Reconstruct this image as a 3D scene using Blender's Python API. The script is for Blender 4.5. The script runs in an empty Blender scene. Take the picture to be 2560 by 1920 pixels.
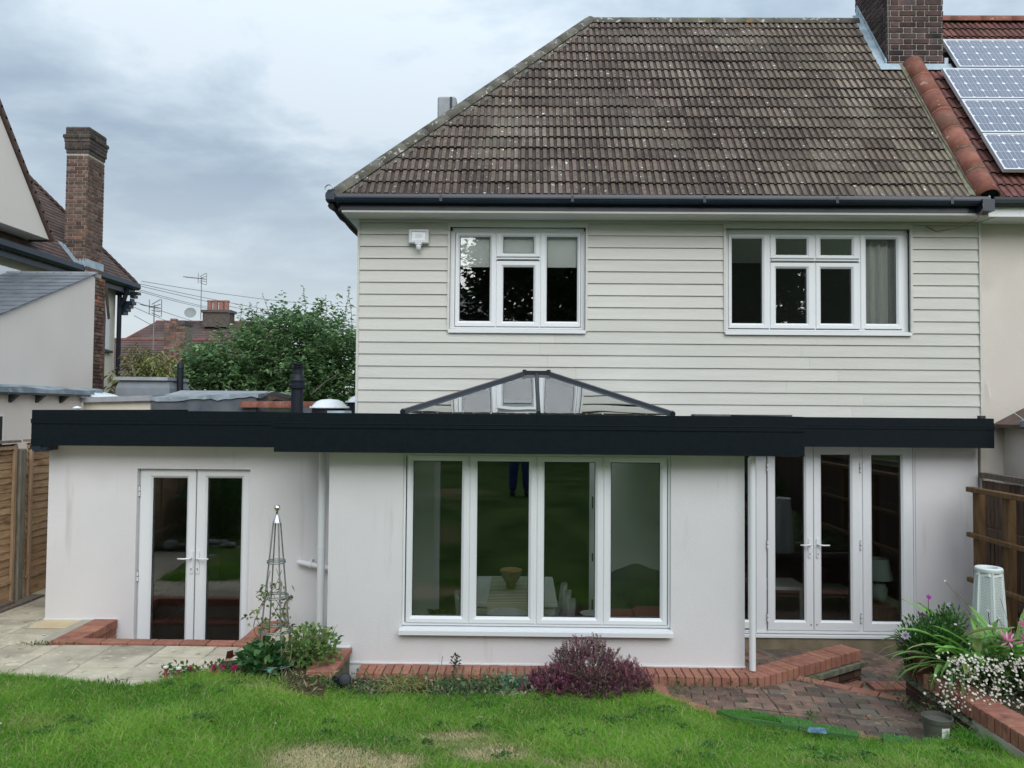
import bpy, bmesh, math, random
import numpy as np
from mathutils import Vector, Matrix
random.seed(7); RNG = np.random.default_rng(11)
SC = bpy.context.scene; COL = SC.collection
R = math.radians

# ---------------------------------------------------------------- camera, sky, sun, exposure
def make_camera():
    yaw, pitch, roll = -0.01173, 0.03277, 0.00823
    F = Vector((math.sin(yaw)*math.cos(pitch), math.cos(yaw)*math.cos(pitch), math.sin(pitch)))
    r0 = Vector((math.cos(yaw), -math.sin(yaw), 0)); u0 = r0.cross(F)
    r = math.cos(roll)*r0 + math.sin(roll)*u0; u = -math.sin(roll)*r0 + math.cos(roll)*u0
    cd = bpy.data.cameras.new('camera'); co = bpy.data.objects.new('camera', cd); COL.objects.link(co)
    m = Matrix.Identity(4)
    for i in range(3):
        m[i][0] = r[i]; m[i][1] = u[i]; m[i][2] = -F[i]
    m[0][3], m[1][3], m[2][3] = 0, 0, 2.265
    co.matrix_world = m
    cd.sensor_width = 36; cd.lens = 36*1922/2560; cd.clip_start = 0.05; cd.clip_end = 600
    SC.camera = co
make_camera()
SUN_EL, SUN_AZ = 32, 164          # degrees; azimuth clockwise from +Y: behind the camera, a little to the left
world = bpy.data.worlds.new('World'); SC.world = world; world.use_nodes = True
def build_world():
    nt = world.node_tree; nt.nodes.clear(); N = nt.nodes.new; L = nt.links.new
    out = N('ShaderNodeOutputWorld'); mix = N('ShaderNodeMixShader')
    sky = N('ShaderNodeTexSky'); sky.sky_type = 'NISHITA'; sky.sun_disc = False
    sky.sun_elevation = R(SUN_EL); sky.sun_rotation = R(SUN_AZ)
    b1 = N('ShaderNodeBackground'); b1.inputs['Strength'].default_value = 0.07; L(sky.outputs[0], b1.inputs[0])
    tc = N('ShaderNodeTexCoord'); sep = N('ShaderNodeSeparateXYZ'); L(tc.outputs['Generated'], sep.inputs[0])
    ab = N('ShaderNodeMath'); ab.operation = 'ABSOLUTE'; L(sep.outputs[2], ab.inputs[0])
    ad = N('ShaderNodeMath'); ad.operation = 'ADD'; ad.inputs[1].default_value = 0.22; L(ab.outputs[0], ad.inputs[0])
    dx = N('ShaderNodeMath'); dx.operation = 'DIVIDE'; L(sep.outputs[0], dx.inputs[0]); L(ad.outputs[0], dx.inputs[1])
    dy = N('ShaderNodeMath'); dy.operation = 'DIVIDE'; L(sep.outputs[1], dy.inputs[0]); L(ad.outputs[0], dy.inputs[1])
    cb = N('ShaderNodeCombineXYZ'); L(dx.outputs[0], cb.inputs[0]); L(dy.outputs[0], cb.inputs[1])
    mp = N('ShaderNodeMapping'); mp.inputs['Location'].default_value = (9.55, 15.8, 0.4); mp.inputs['Scale'].default_value = (1.0, 1.25, 1); L(cb.outputs[0], mp.inputs[0])
    n1 = N('ShaderNodeTexNoise'); n1.inputs['Scale'].default_value = 1.5; n1.inputs['Detail'].default_value = 7; n1.inputs['Roughness'].default_value = 0.56; n1.inputs['Distortion'].default_value = 0.15
    L(mp.outputs[0], n1.inputs['Vector'])
    rp = N('ShaderNodeValToRGB'); e = rp.color_ramp.elements
    e[0].position = 0.38; e[0].color = (.30, .38, .48, 1); e[1].position = 0.62; e[1].color = (.62, .70, .77, 1)
    a = e.new(0.46); a.color = (.37, .46, .55, 1); a = e.new(0.56); a.color = (.51, .60, .68, 1)
    L(n1.outputs[0], rp.inputs[0])
    # a thin pale layer low over the horizon
    hz = N('ShaderNodeMapRange'); hz.inputs[1].default_value = 0.0; hz.inputs[2].default_value = 0.30; hz.inputs[3].default_value = 0.85; hz.inputs[4].default_value = 0.0
    L(ab.outputs[0], hz.inputs[0])
    mc = N('ShaderNodeMixRGB'); mc.inputs[2].default_value = (1.0, 1.09, 1.12, 1); L(hz.outputs[0], mc.inputs[0]); L(rp.outputs[0], mc.inputs[1])
    # an overcast sky is about three times as bright overhead as at the horizon
    g1 = N('ShaderNodeMath'); g1.operation = 'MULTIPLY_ADD'; g1.inputs[1].default_value = 1.45; g1.inputs[2].default_value = 0.66; L(ab.outputs[0], g1.inputs[0])
    mg = N('ShaderNodeVectorMath'); mg.operation = 'SCALE'; L(mc.outputs[0], mg.inputs[0]); L(g1.outputs[0], mg.inputs['Scale'])
    b2 = N('ShaderNodeBackground'); b2.inputs['Strength'].default_value = 0.52; L(mg.outputs[0], b2.inputs[0])
    mix.inputs[0].default_value = 0.93; L(b1.outputs[0], mix.inputs[1]); L(b2.outputs[0], mix.inputs[2]); L(mix.outputs[0], out.inputs[0])
build_world()
sd = bpy.data.lights.new('sun', 'SUN'); sd.energy = 1.5; sd.angle = R(60); sd.color = (1, .985, .96)
so = bpy.data.objects.new('sun', sd); COL.objects.link(so)
_d = Vector((math.sin(R(SUN_AZ))*math.cos(R(SUN_EL)), math.cos(R(SUN_AZ))*math.cos(R(SUN_EL)), math.sin(R(SUN_EL))))
so.rotation_euler = _d.to_track_quat('Z', 'Y').to_euler(); so.location = _d*40
vs = SC.view_settings; vs.view_transform = 'Standard'; vs.look = 'None'; vs.exposure = 1.04; vs.gamma = 1; vs.use_curve_mapping = False

# ---------------------------------------------------------------- materials
MATS = {}
def pmat(name, c1, c2=None, xgrad=None, scale=6, rough=.7, bump=0, bscale=40, rnd=0, stretch=(1,1,1), detail=5, metal=0, spec=.5, spots=None, coords='pos', attr=None, trans=0, lo=.35, hi=.65, coat=0, bstretch=None, grime=None):
    """procedural principled material: two-tone noise, per-object brightness variation, optional spots [(colour, scale, threshold, softness)]"""
    m = bpy.data.materials.new(name); m.use_nodes = True; nt = m.node_tree; N = nt.nodes.new; L = nt.links.new
    p = nt.nodes['Principled BSDF']; p.inputs['Roughness'].default_value = rough; p.inputs['Metallic'].default_value = metal
    p.inputs['Specular IOR Level'].default_value = spec
    if coat: p.inputs['Coat Weight'].default_value = coat
    if coords == 'pos':
        g = N('ShaderNodeNewGeometry'); src = g.outputs['Position']
    else:
        g = N('ShaderNodeTexCoord'); src = g.outputs['Object']
    mp = N('ShaderNodeMapping'); mp.inputs['Scale'].default_value = stretch; L(src, mp.inputs[0])
    c2 = c2 or c1
    def rgba(c): return (c[0], c[1], c[2], 1)
    nz = N('ShaderNodeTexNoise'); nz.inputs['Scale'].default_value = scale; nz.inputs['Detail'].default_value = detail; L(mp.outputs[0], nz.inputs['Vector'])
    rp = N('ShaderNodeValToRGB'); rp.color_ramp.elements[0].position = lo; rp.color_ramp.elements[1].position = hi
    rp.color_ramp.elements[0].color = rgba(c1); rp.color_ramp.elements[1].color = rgba(c2); L(nz.outputs[0], rp.inputs[0])
    col = rp.outputs[0]
    if attr:
        at = N('ShaderNodeAttribute'); at.attribute_name = attr if attr != 'Tint' else 'Col'
        mx = N('ShaderNodeMixRGB'); mx.blend_type = 'MULTIPLY'; mx.inputs[0].default_value = 1; L(col, mx.inputs[1]); L(at.outputs['Color'], mx.inputs[2]); col = mx.outputs[0]
    for sp in (spots or []):
        sc_, th, so_ = sp[1], sp[2], sp[3]
        n2 = N('ShaderNodeTexNoise'); n2.inputs['Scale'].default_value = sc_; n2.inputs['Detail'].default_value = 3
        m2 = N('ShaderNodeMapping'); m2.inputs['Location'].default_value = (sc_*1.7, th*31, sc_*.3); m2.inputs['Scale'].default_value = sp[4] if len(sp) > 4 else (1, 1, 1)
        L(src, m2.inputs[0]); L(m2.outputs[0], n2.inputs['Vector'])
        mr = N('ShaderNodeMapRange'); mr.inputs[1].default_value = th; mr.inputs[2].default_value = th+so_; L(n2.outputs[0], mr.inputs[0])
        mx = N('ShaderNodeMixRGB'); mx.inputs[2].default_value = rgba(sp[0]); L(mr.outputs[0], mx.inputs[0]); L(col, mx.inputs[1]); col = mx.outputs[0]
    if xgrad:       # weathering that is stronger towards one end of the roof
        g2 = N('ShaderNodeNewGeometry'); sx_ = N('ShaderNodeSeparateXYZ'); L(g2.outputs['Position'], sx_.inputs[0]); mr = N('ShaderNodeMapRange'); mr.inputs[1].default_value = xgrad[0]; mr.inputs[2].default_value = xgrad[1]; mr.inputs[4].default_value = xgrad[3]; L(sx_.outputs[0], mr.inputs[0])
        nn_ = N('ShaderNodeTexNoise'); nn_.inputs['Scale'].default_value = 2.2; nn_.inputs['Detail'].default_value = 6; L(g2.outputs['Position'], nn_.inputs['Vector']); m9 = N('ShaderNodeMath'); m9.operation = 'MULTIPLY'; L(mr.outputs[0], m9.inputs[0]); mq = N('ShaderNodeMapRange'); mq.inputs[1].default_value = .2; mq.inputs[2].default_value = .75; L(nn_.outputs[0], mq.inputs[0]); L(mq.outputs[0], m9.inputs[1])
        mx = N('ShaderNodeMixRGB'); mx.inputs[2].default_value = rgba(xgrad[2]); L(m9.outputs[0], mx.inputs[0]); L(col, mx.inputs[1]); col = mx.outputs[0]
    if rnd:
        oi = N('ShaderNodeObjectInfo'); mr = N('ShaderNodeMapRange'); mr.inputs[3].default_value = 1-rnd; mr.inputs[4].default_value = 1+rnd; L(oi.outputs['Random'], mr.inputs[0])
        hs = N('ShaderNodeHueSaturation'); L(mr.outputs[0], hs.inputs['Value']); L(col, hs.inputs['Color'])
        m3 = N('ShaderNodeMath'); m3.operation = 'MULTIPLY'; m3.inputs[1].default_value = 7.31; L(oi.outputs['Random'], m3.inputs[0])
        m4 = N('ShaderNodeMath'); m4.operation = 'FRACT'; L(m3.outputs[0], m4.inputs[0])
        m5 = N('ShaderNodeMapRange'); m5.inputs[3].default_value = .5-rnd*.035; m5.inputs[4].default_value = .5+rnd*.035; L(m4.outputs[0], m5.inputs[0]); L(m5.outputs[0], hs.inputs['Hue'])
        col = hs.outputs[0]
    L(col, p.inputs['Base Color'])
    if bump:
        nb = N('ShaderNodeTexNoise'); nb.inputs['Scale'].default_value = bscale; nb.inputs['Detail'].default_value = 5
        if bstretch:
            mb = N('ShaderNodeMapping'); mb.inputs['Scale'].default_value = bstretch; L(src, mb.inputs[0]); L(mb.outputs[0], nb.inputs['Vector'])
        else: L(mp.outputs[0], nb.inputs['Vector'])
        bp = N('ShaderNodeBump'); bp.inputs['Strength'].default_value = bump; bp.inputs['Distance'].default_value = .01; L(nb.outputs[0], bp.inputs['Height']); L(bp.outputs[0], p.inputs['Normal'])
    if trans:
        tl = N('ShaderNodeBsdfTranslucent'); L(col, tl.inputs[0]); ms = N('ShaderNodeMixShader'); ms.inputs[0].default_value = trans
        L(p.outputs[0], ms.inputs[1]); L(tl.outputs[0], ms.inputs[2]); L(ms.outputs[0], nt.nodes['Material Output'].inputs[0])
    MATS[name] = m; return m
def glass_mat(name, tint, ior, wav=.0):
    m = bpy.data.materials.new(name); m.use_nodes = True; nt = m.node_tree; N = nt.nodes.new; L = nt.links.new
    nt.nodes.remove(nt.nodes['Principled BSDF'])
    t = N('ShaderNodeBsdfTransparent'); t.inputs[0].default_value = (*tint, 1)
    g = N('ShaderNodeBsdfGlossy'); g.inputs['Roughness'].default_value = 0.004; g.inputs[0].default_value = (.95, .98, 1, 1)
    f = N('ShaderNodeFresnel'); f.inputs[0].default_value = ior
    ms = N('ShaderNodeMixShader'); L(f.outputs[0], ms.inputs[0]); L(t.outputs[0], ms.inputs[1]); L(g.outputs[0], ms.inputs[2]); L(ms.outputs[0], nt.nodes['Material Output'].inputs[0])
    if wav:
        ge = N('ShaderNodeNewGeometry'); nz = N('ShaderNodeTexNoise'); nz.inputs['Scale'].default_value = 1.6; nz.inputs['Detail'].default_value = 1; L(ge.outputs['Position'], nz.inputs['Vector'])
        b = N('ShaderNodeBump'); b.inputs['Strength'].default_value = 1; b.inputs['Distance'].default_value = wav; L(nz.outputs[0], b.inputs['Height']); L(b.outputs[0], g.inputs['Normal'])
    MATS[name] = m; return m

M = MATS
pmat('render_white', (.655,.645,.655), (.70,.69,.70), scale=1.3, rough=.9, bump=.3, bscale=100, spec=.2, spots=[((.56,.555,.545), .9, .60, .25), ((.55,.545,.53), 2.2, .62, .22, (4,4,.45))])
pmat('render_cream', (.60,.56,.47), (.66,.62,.53), scale=3, rough=.95, bump=.9, bscale=16, spec=.2)
pmat('render_pink', (.60,.55,.50), (.66,.61,.56), scale=1.5, rough=.95, bump=.25, bscale=60, spec=.2, spots=[((.50,.46,.42), .9, .55, .2)])
pmat('render_pale', (.72,.66,.61), (.76,.70,.65), scale=1.2, rough=.95, bump=.15, bscale=50, spec=.2)
pmat('cladding_paint', (.555,.548,.505), (.595,.588,.545), scale=5, rough=.65, bump=.35, bscale=30, stretch=(.25,1,3.5), bstretch=(.35,1,5), spec=.35, rnd=.04)
pmat('upvc', (.74,.76,.78), rough=.3, spec=.5, bump=.0)
pmat('upvc_lamp', (.66,.68,.69), rough=.4)
pmat('gasket', (.015,.015,.017), rough=.6)
pmat('fascia_black', (.004,.008,.011), (.006,.011,.014), scale=25, rough=.55, bump=.3, bscale=220, spec=.12)
pmat('gutter_black', (.008,.016,.03), (.012,.024,.042), scale=3, rough=.35, spec=.5)
pmat('lantern_grey', (.012,.015,.022), rough=.35, spec=.5)
pmat('felt', (.075,.085,.10), (.13,.145,.16), scale=4, rough=.85, bump=.4, bscale=160, spec=.3, spots=[((.2,.21,.21), 2.2, .58, .15)])
pmat('felt_pale', (.26,.28,.30), (.33,.35,.37), scale=5, rough=.8, bump=.2, bscale=90, spec=.3)
pmat('lead', (.15,.19,.22), (.27,.32,.36), scale=5, rough=.5, bump=.5, bscale=18, spec=.5, spots=[((.34,.38,.4), 9, .6, .1)])
pmat('lead_bright', (.28,.36,.42), (.42,.50,.56), scale=7, rough=.45, bump=.4, bscale=24)
pmat('mortar', (.33,.31,.27), (.42,.40,.35), scale=20, rough=.95, bump=.5, bscale=90, spec=.2)
pmat('mortar_dark', (.12,.11,.09), (.2,.18,.15), scale=12, rough=.95, bump=.5, bscale=80, spec=.2)
pmat('mortar_mossy', (.10,.105,.07), (.22,.22,.16), scale=14, rough=.95, bump=.6, bscale=60, spec=.2)
pmat('brick_coping', (.30,.13,.09), (.36,.17,.12), scale=18, rough=.85, bump=.35, bscale=110, rnd=.16, spec=.25, spots=[((.20,.085,.06), 7, .60, .15), ((.36,.22,.15), 16, .66, .08)])
pmat('brick_dark', (.085,.05,.045), (.14,.075,.055), scale=14, rough=.9, bump=.5, bscale=90, rnd=.35, spec=.25, spots=[((.06,.065,.05), 6, .57, .12)])
pmat('brick_chimney', (.055,.040,.042), (.105,.065,.058), scale=9, rough=.9, bump=.5, bscale=70, rnd=.45, spec=.2, spots=[((.035,.035,.04), 5, .55, .2)])
pmat('brick_brown', (.11,.072,.062), (.18,.115,.092), scale=9, rough=.9, bump=.5, bscale=70, rnd=.45, spec=.2, spots=[((.30,.13,.07), 3, .62, .1)])
pmat('brick_sooty', (.05,.045,.045), (.09,.07,.06), scale=9, rough=.9, bump=.5, bscale=70, rnd=.3, spec=.2)
pmat('paver', (.13,.09,.075), (.23,.14,.105), scale=11, rough=.85, bump=.6, bscale=60, rnd=.32, spec=.3, spots=[((.105,.095,.08), 1.6, .48, .22), ((.12,.11,.09), 6, .54, .14), ((.34,.18,.12), 9, .65, .06), ((.07,.08,.05), 13, .62, .1), ((.24,.21,.17), 40, .66, .04)])
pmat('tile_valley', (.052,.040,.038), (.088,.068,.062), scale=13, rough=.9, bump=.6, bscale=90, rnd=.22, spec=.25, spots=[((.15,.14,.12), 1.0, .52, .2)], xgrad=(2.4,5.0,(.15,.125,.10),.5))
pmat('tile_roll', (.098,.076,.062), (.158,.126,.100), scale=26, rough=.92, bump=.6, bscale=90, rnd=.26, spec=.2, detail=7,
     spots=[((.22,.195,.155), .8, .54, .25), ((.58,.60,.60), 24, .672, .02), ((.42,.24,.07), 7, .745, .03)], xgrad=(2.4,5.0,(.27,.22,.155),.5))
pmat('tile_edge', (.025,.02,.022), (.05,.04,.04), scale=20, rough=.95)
pmat('ridge_moss', (.095,.09,.078), (.165,.155,.135), scale=7, rough=.95, bump=.9, bscale=40, spec=.2, spots=[((.42,.42,.38), 17, .62, .04), ((.14,.145,.09), 5, .56, .12), ((.36,.2,.07), 2.1, .68, .08)])
pmat('terracotta', (.19,.075,.055), (.27,.115,.08), scale=9, rough=.85, bump=.3, bscale=50, rnd=.12, spec=.25, spots=[((.16,.09,.07), 3, .56, .2), ((.42,.27,.2), 18, .66, .05)])
pmat('tile_red', (.115,.052,.046), (.175,.080,.068), scale=9, rough=.85, bump=.4, bscale=60, rnd=.25, spec=.25, spots=[((.12,.07,.06), 4, .58, .15)])
pmat('tile_brown', (.095,.068,.060), (.145,.10,.088), scale=6, rough=.9, bump=.4, bscale=60, rnd=.15, spec=.25)
pmat('tile_far', (.075,.05,.05), (.13,.085,.08), scale=1.2, rough=.9, bump=.3, bscale=8, spec=.25, spots=[((.10,.10,.085), .8, .55, .15)])
pmat('slate', (.13,.145,.17), (.18,.2,.225), scale=5, rough=.45, bump=.2, bscale=40, rnd=.1, spec=.5)
pmat('slab', (.44,.395,.30), (.56,.505,.395), scale=5, rough=.92, bump=.9, bscale=28, rnd=.15, spec=.2, spots=[((.36,.32,.25), 2.0, .54, .2), ((.24,.235,.15), 7, .62, .08), ((.72,.67,.54), 24, .64, .05, (.5,1.5,1))])
pmat('slab_yellow', (.56,.45,.27), (.62,.51,.33), scale=8, rough=.9, bump=.4, bscale=28)
pmat('concrete', (.36,.33,.27), (.46,.43,.36), scale=6, rough=.95, bump=.4, bscale=60, spec=.2)
pmat('plinth', (.16,.135,.09), (.24,.2,.14), scale=5, rough=.95, bump=.4, bscale=60, spec=.2)
pmat('soil', (.05,.037,.025), (.10,.075,.05), scale=20, rough=1, bump=1, bscale=60, spec=.1)
pmat('plain_ground', (.05,.09,.025), (.11,.15,.05), scale=.5, rough=1)
pmat('lawn_base', (.055,.105,.025), (.12,.18,.05), scale=1.4, rough=1, bump=1, bscale=160, spec=.05, attr='Tint', spots=[((.25,.20,.11), .55, .61, .12)])
pmat('grass_blade', (1,1,1), rough=.6, attr='Col', trans=.45, spec=.25)
pmat('leaf', (.85,.85,.85), (1.1,1.1,1.1), scale=6, rough=.5, attr='Col', trans=.35, spec=.4)
pmat('petal', (1,1,1), rough=.6, attr='Col', trans=.3, spec=.2)
pmat('bark', (.12,.10,.08), (.2,.17,.14), scale=20, rough=.9, bump=.6, bscale=40)
pmat('twig', (.16,.13,.07), (.28,.24,.14), scale=20, rough=.9)
pmat('fence_larch', (.36,.225,.125), (.50,.34,.20), scale=4, rough=.85, bump=.5, bscale=30, stretch=(1,1,7), rnd=.14, spec=.2, spots=[((.22,.12,.06), 3, .6, .12, (1,1,4)), ((.50,.42,.33), 2.4, .6, .15)])
pmat('fence_rail', (.36,.24,.15), (.46,.32,.21), scale=5, rough=.85, bump=.4, bscale=40, stretch=(6,6,1), rnd=.1, spec=.2)
pmat('fence_grey', (.15,.125,.10), (.24,.20,.165), scale=5, rough=.9, bump=.5, bscale=40, stretch=(6,6,1), rnd=.15, spec=.2)
pmat('fence_brown', (.09,.062,.045), (.16,.115,.085), scale=5, rough=.9, bump=.5, bscale=40, stretch=(6,6,.8), rnd=.22, spec=.2)
pmat('timber_tan', (.13,.075,.035), (.21,.125,.06), scale=5, rough=.85, bump=.4, bscale=40, stretch=(6,6,1), spec=.25)
pmat('post_green', (.17,.16,.12), (.25,.235,.19), scale=5, rough=.9, bump=.4, bscale=40, stretch=(6,6,1))
pmat('steel', (.32,.33,.33), (.42,.43,.43), scale=20, rough=.4, metal=.8)
pmat('chrome', (.8,.8,.8), rough=.12, metal=1)
pmat('hoop_green', (.20,.24,.22), (.27,.31,.29), scale=20, rough=.5, metal=.5)
pmat('black_plastic', (.010,.014,.022), rough=.55, spec=.3)
pmat('grey_plastic', (.085,.085,.07), (.11,.11,.09), scale=9, rough=.55)
pmat('dark_grey', (.04,.045,.05), rough=.6, spec=.25)
pmat('kerb_grey', (.16,.18,.20), (.2,.225,.25), scale=4, rough=.7, spec=.3)
pmat('label_white', (.75,.75,.75), rough=.5)
pmat('dome_white', (.78,.83,.88), rough=.25, spec=.6)
pmat('cable', (.14,.08,.075), rough=.6)
pmat('cable_grey', (.16,.17,.18), rough=.6)
pmat('alu', (.72,.74,.78), rough=.35, metal=.3)
pmat('cell', (.125,.14,.19), (.15,.165,.215), scale=60, rough=.22, stretch=(.02,1,1), rnd=.04, spec=.9, coat=.6)
pmat('cell_back', (.70,.74,.80), rough=.3)
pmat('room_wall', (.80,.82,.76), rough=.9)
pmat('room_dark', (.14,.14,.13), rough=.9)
pmat('room_floor', (.16,.13,.10), (.2,.16,.12), scale=4, rough=.4)
pmat('blind', (.93,.95,.92), rough=.9)
pmat('curtain', (.88,.89,.85), rough=.9, trans=.2)
pmat('table_white', (.85,.86,.80), rough=.5)
pmat('chair_white', (.82,.84,.83), rough=.4)
pmat('runner', (.68,.70,.5), rough=.9)
pmat('runner_stripe', (.20,.12,.14), rough=.9)
pmat('bowl_brown', (.13,.075,.05), (.2,.12,.08), scale=20, rough=.5)
pmat('bowl_rim', (.42,.25,.08), rough=.5)
pmat('throw_dark', (.085,.075,.09), rough=.95)
pmat('cushion_red', (.45,.09,.14), rough=.9)
pmat('lamp_green', (.30,.42,.36), rough=.8)
pmat('denim', (.02,.04,.16), (.03,.06,.22), scale=20, rough=.9)
pmat('skin', (.5,.3,.22), rough=.6)
pmat('shirt', (.05,.06,.09), rough=.9)
pmat('hair', (.05,.035,.02), rough=.8)
pmat('phone', (.02,.02,.02), rough=.3)
pmat('pebble', (.45,.42,.40), (.62,.58,.55), scale=30, rough=.8, attr='Col')
pmat('turf_mat', (.06,.16,.04), (.09,.22,.05), scale=120, rough=.9, bump=1, bscale=200)
pmat('turf_mat_pale', (.05,.15,.04), (.09,.22,.06), scale=120, rough=.9, bump=1, bscale=200)
pmat('blue_plastic', (.04,.12,.22), (.2,.34,.44), scale=30, rough=.3)
pmat('ornament_red', (.30,.07,.05), rough=.4)
pmat('ornament_teal', (.10,.28,.28), rough=.4)
pmat('tube_white', (.72,.78,.76), rough=.5)
pmat('tube_inside', (.34,.42,.42), rough=.8)
pmat('dish', (.20,.22,.23), rough=.6)
pmat('pot_far', (.25,.11,.085), rough=.8)
pmat('water_blue', (.08,.45,.42), rough=.3)
pmat('pebble_big', (.28,.28,.28), (.42,.41,.40), scale=9, rough=.8)
pmat('teal', (.03,.32,.22), rough=.5)
glass_mat('glass', (.99,1,.995), 1.78, wav=.0005)
glass_mat('glass_clear', (.97,.99,.99), 1.5)
glass_mat('glass_lantern', (.90,.95,.97), 18.0, wav=.004)

# ---------------------------------------------------------------- mesh helpers
class MB:
    def __init__(s): s.v = []; s.f = []; s.m = []
    def add(s, vs, fs, mi=0):
        o = len(s.v); s.v += [tuple(map(float, p)) for p in vs]; s.f += [tuple(o+i for i in f) for f in fs]; s.m += [mi]*len(fs); return s
    def hexa(s, p, mi=0):   # 8 points: bottom ring 0-3 (ccw from above), top ring 4-7
        return s.add(p, [(3,2,1,0),(4,5,6,7),(0,1,5,4),(1,2,6,5),(2,3,7,6),(3,0,4,7)], mi)
    def box(s, x0, x1, y0, y1, z0, z1, mi=0):
        return s.hexa([(x0,y0,z0),(x1,y0,z0),(x1,y1,z0),(x0,y1,z0),(x0,y0,z1),(x1,y0,z1),(x1,y1,z1),(x0,y1,z1)], mi)
    def bbox(s, x0, x1, y0, y1, z0, z1, b=.004, mi=0):  # chamfered box: all 12 edges
        X = (x0, x0+b, x1-b, x1); Y = (y0, y0+b, y1-b, y1); Z = (z0, z0+b, z1-b, z1)
        P = []
        for sx in (0, 1):
            for sy in (0, 1):
                for sz in (0, 1):
                    xo, xi = (X[0], X[1]) if sx == 0 else (X[3], X[2]); yo, yi = (Y[0], Y[1]) if sy == 0 else (Y[3], Y[2]); zo, zi = (Z[0], Z[1]) if sz == 0 else (Z[3], Z[2])
                    P += [(xo, yi, zi), (xi, yo, zi), (xi, yi, zo)]
        def i(sx, sy, sz, k): return (sx*4+sy*2+sz)*3+k
        F = []
        for a in (0, 1):
            q = [i(a,0,0,0), i(a,1,0,0), i(a,1,1,0), i(a,0,1,0)]; F.append(q if a else q[::-1])
            q = [i(0,a,0,1), i(0,a,1,1), i(1,a,1,1), i(1,a,0,1)]; F.append(q if a else q[::-1])
            q = [i(0,0,a,2), i(1,0,a,2), i(1,1,a,2), i(0,1,a,2)]; F.append(q if a else q[::-1])
        for a in (0, 1):
            for c in (0, 1):
                q = [i(a,c,0,0), i(a,c,1,0), i(a,c,1,1), i(a,c,0,1)]; F.append(q)
                q = [i(a,0,c,0), i(a,1,c,0), i(a,1,c,2), i(a,0,c,2)]; F.append(q)
                q = [i(0,a,c,1), i(1,a,c,1), i(1,a,c,2), i(0,a,c,2)]; F.append(q)
        for sx in (0,1):
            for sy in (0,1):
                for sz in (0,1): F.append([i(sx,sy,sz,0), i(sx,sy,sz,1), i(sx,sy,sz,2)])
        return s.add(P, F, mi)
    def prism(s, pts, vec, mi=0):
        n = len(pts); v = Vector(vec); top = [tuple(Vector(p)+v) for p in pts]
        s.add(list(pts)+top, [tuple(range(n))[::-1], tuple(range(n, 2*n))]+[(i, (i+1) % n, n+(i+1) % n, n+i) for i in range(n)], mi); return s
    def tube(s, path, r, n=8, mi=0, cap=True):
        path = [Vector(p) for p in path]; k = len(path); rs = r if hasattr(r, '__len__') else [r]*k
        vs = []; up = None
        for i, p in enumerate(path):
            t = (path[min(i+1, k-1)]-path[max(i-1, 0)]).normalized()
            if up is None or abs(up.dot(t)) > .95: up = Vector((0,0,1)) if abs(t.z) < .9 else Vector((1,0,0))
            a = t.cross(up).normalized(); b = a.cross(t).normalized(); up = b
            vs += [p+rs[i]*(math.cos(2*math.pi*j/n)*a+math.sin(2*math.pi*j/n)*b) for j in range(n)]
        fs = [(i*n+j, i*n+(j+1) % n, (i+1)*n+(j+1) % n, (i+1)*n+j) for i in range(k-1) for j in range(n)]
        if cap: fs += [tuple(range(n))[::-1], tuple((k-1)*n+j for j in range(n))]
        return s.add(vs, fs, mi)
    def lathe(s, prof, c=(0,0,0), n=20, mi=0, sx=1, sy=1, cap=False):
        vs = [(c[0]+r*sx*math.cos(2*math.pi*j/n), c[1]+r*sy*math.sin(2*math.pi*j/n), c[2]+z) for r, z in prof for j in range(n)]
        fs = [(i*n+j, i*n+(j+1) % n, (i+1)*n+(j+1) % n, (i+1)*n+j) for i in range(len(prof)-1) for j in range(n)]
        if cap: fs += [tuple(range(n))[::-1], tuple((len(prof)-1)*n+j for j in range(n))]
        return s.add(vs, fs, mi)
    def ring(s, rects, mi=0, close_back=None):
        """nested axis-aligned rects in XZ [(x0,x1,z0,z1,y)...] joined by quads"""
        vs = []
        for x0, x1, z0, z1, y in rects: vs += [(x0,y,z0),(x1,y,z0),(x1,y,z1),(x0,y,z1)]
        fs = [(i*4+j, i*4+(j+1) % 4, (i+1)*4+(j+1) % 4, (i+1)*4+j) for i in range(len(rects)-1) for j in range(4)]
        return s.add(vs, fs, mi)
    def mesh(s, name, mats=(), smooth=False):
        me = bpy.data.meshes.new(name); me.from_pydata(s.v, [], s.f)
        for m in mats: me.materials.append(m)
        if len(mats) > 1: me.polygons.foreach_set('material_index', s.m)
        if smooth: me.polygons.foreach_set('use_smooth', [True]*len(s.f))
        me.update(); return me
OFF = {}
def obj(name, mb, mat=None, parent=None, loc=(0,0,0), rot=None, smooth=False, kind=None, label=None, auto=None):
    """one mesh object; vertices and loc in world metres"""
    if isinstance(mb, MB):
        mats = [M[k] for k in ([mat] if isinstance(mat, str) else mat)]; me = mb.mesh(name, mats, smooth)
        if smooth and auto: me.set_sharp_from_angle(angle=R(auto))
    else: me = mb
    o = bpy.data.objects.new(name, me); COL.objects.link(o); off = Vector((0,0,0))
    if parent is not None: o.parent = parent; off = OFF.get(parent.name, Vector((0,0,0)))
    o.location = Vector(loc)-off; OFF[o.name] = Vector(loc)
    if rot: o.rotation_euler = rot
    if kind: o['kind'] = kind
    if label: o['label'] = label
    return o
def thing(name, label, cat, loc=(0,0,0), group=None):
    o = bpy.data.objects.new(name, None); COL.objects.link(o); o.location = loc; OFF[o.name] = Vector(loc); o.empty_display_size = .2
    o['label'] = label; o['category'] = cat
    if group: o['group'] = group
    return o
def tag(o, label, cat, group=None):
    o['label'] = label; o['category'] = cat
    if group: o['group'] = group
    return o
def struct(name, mb, mat, **k): return obj(name, mb, mat, kind='structure', **k)
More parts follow.
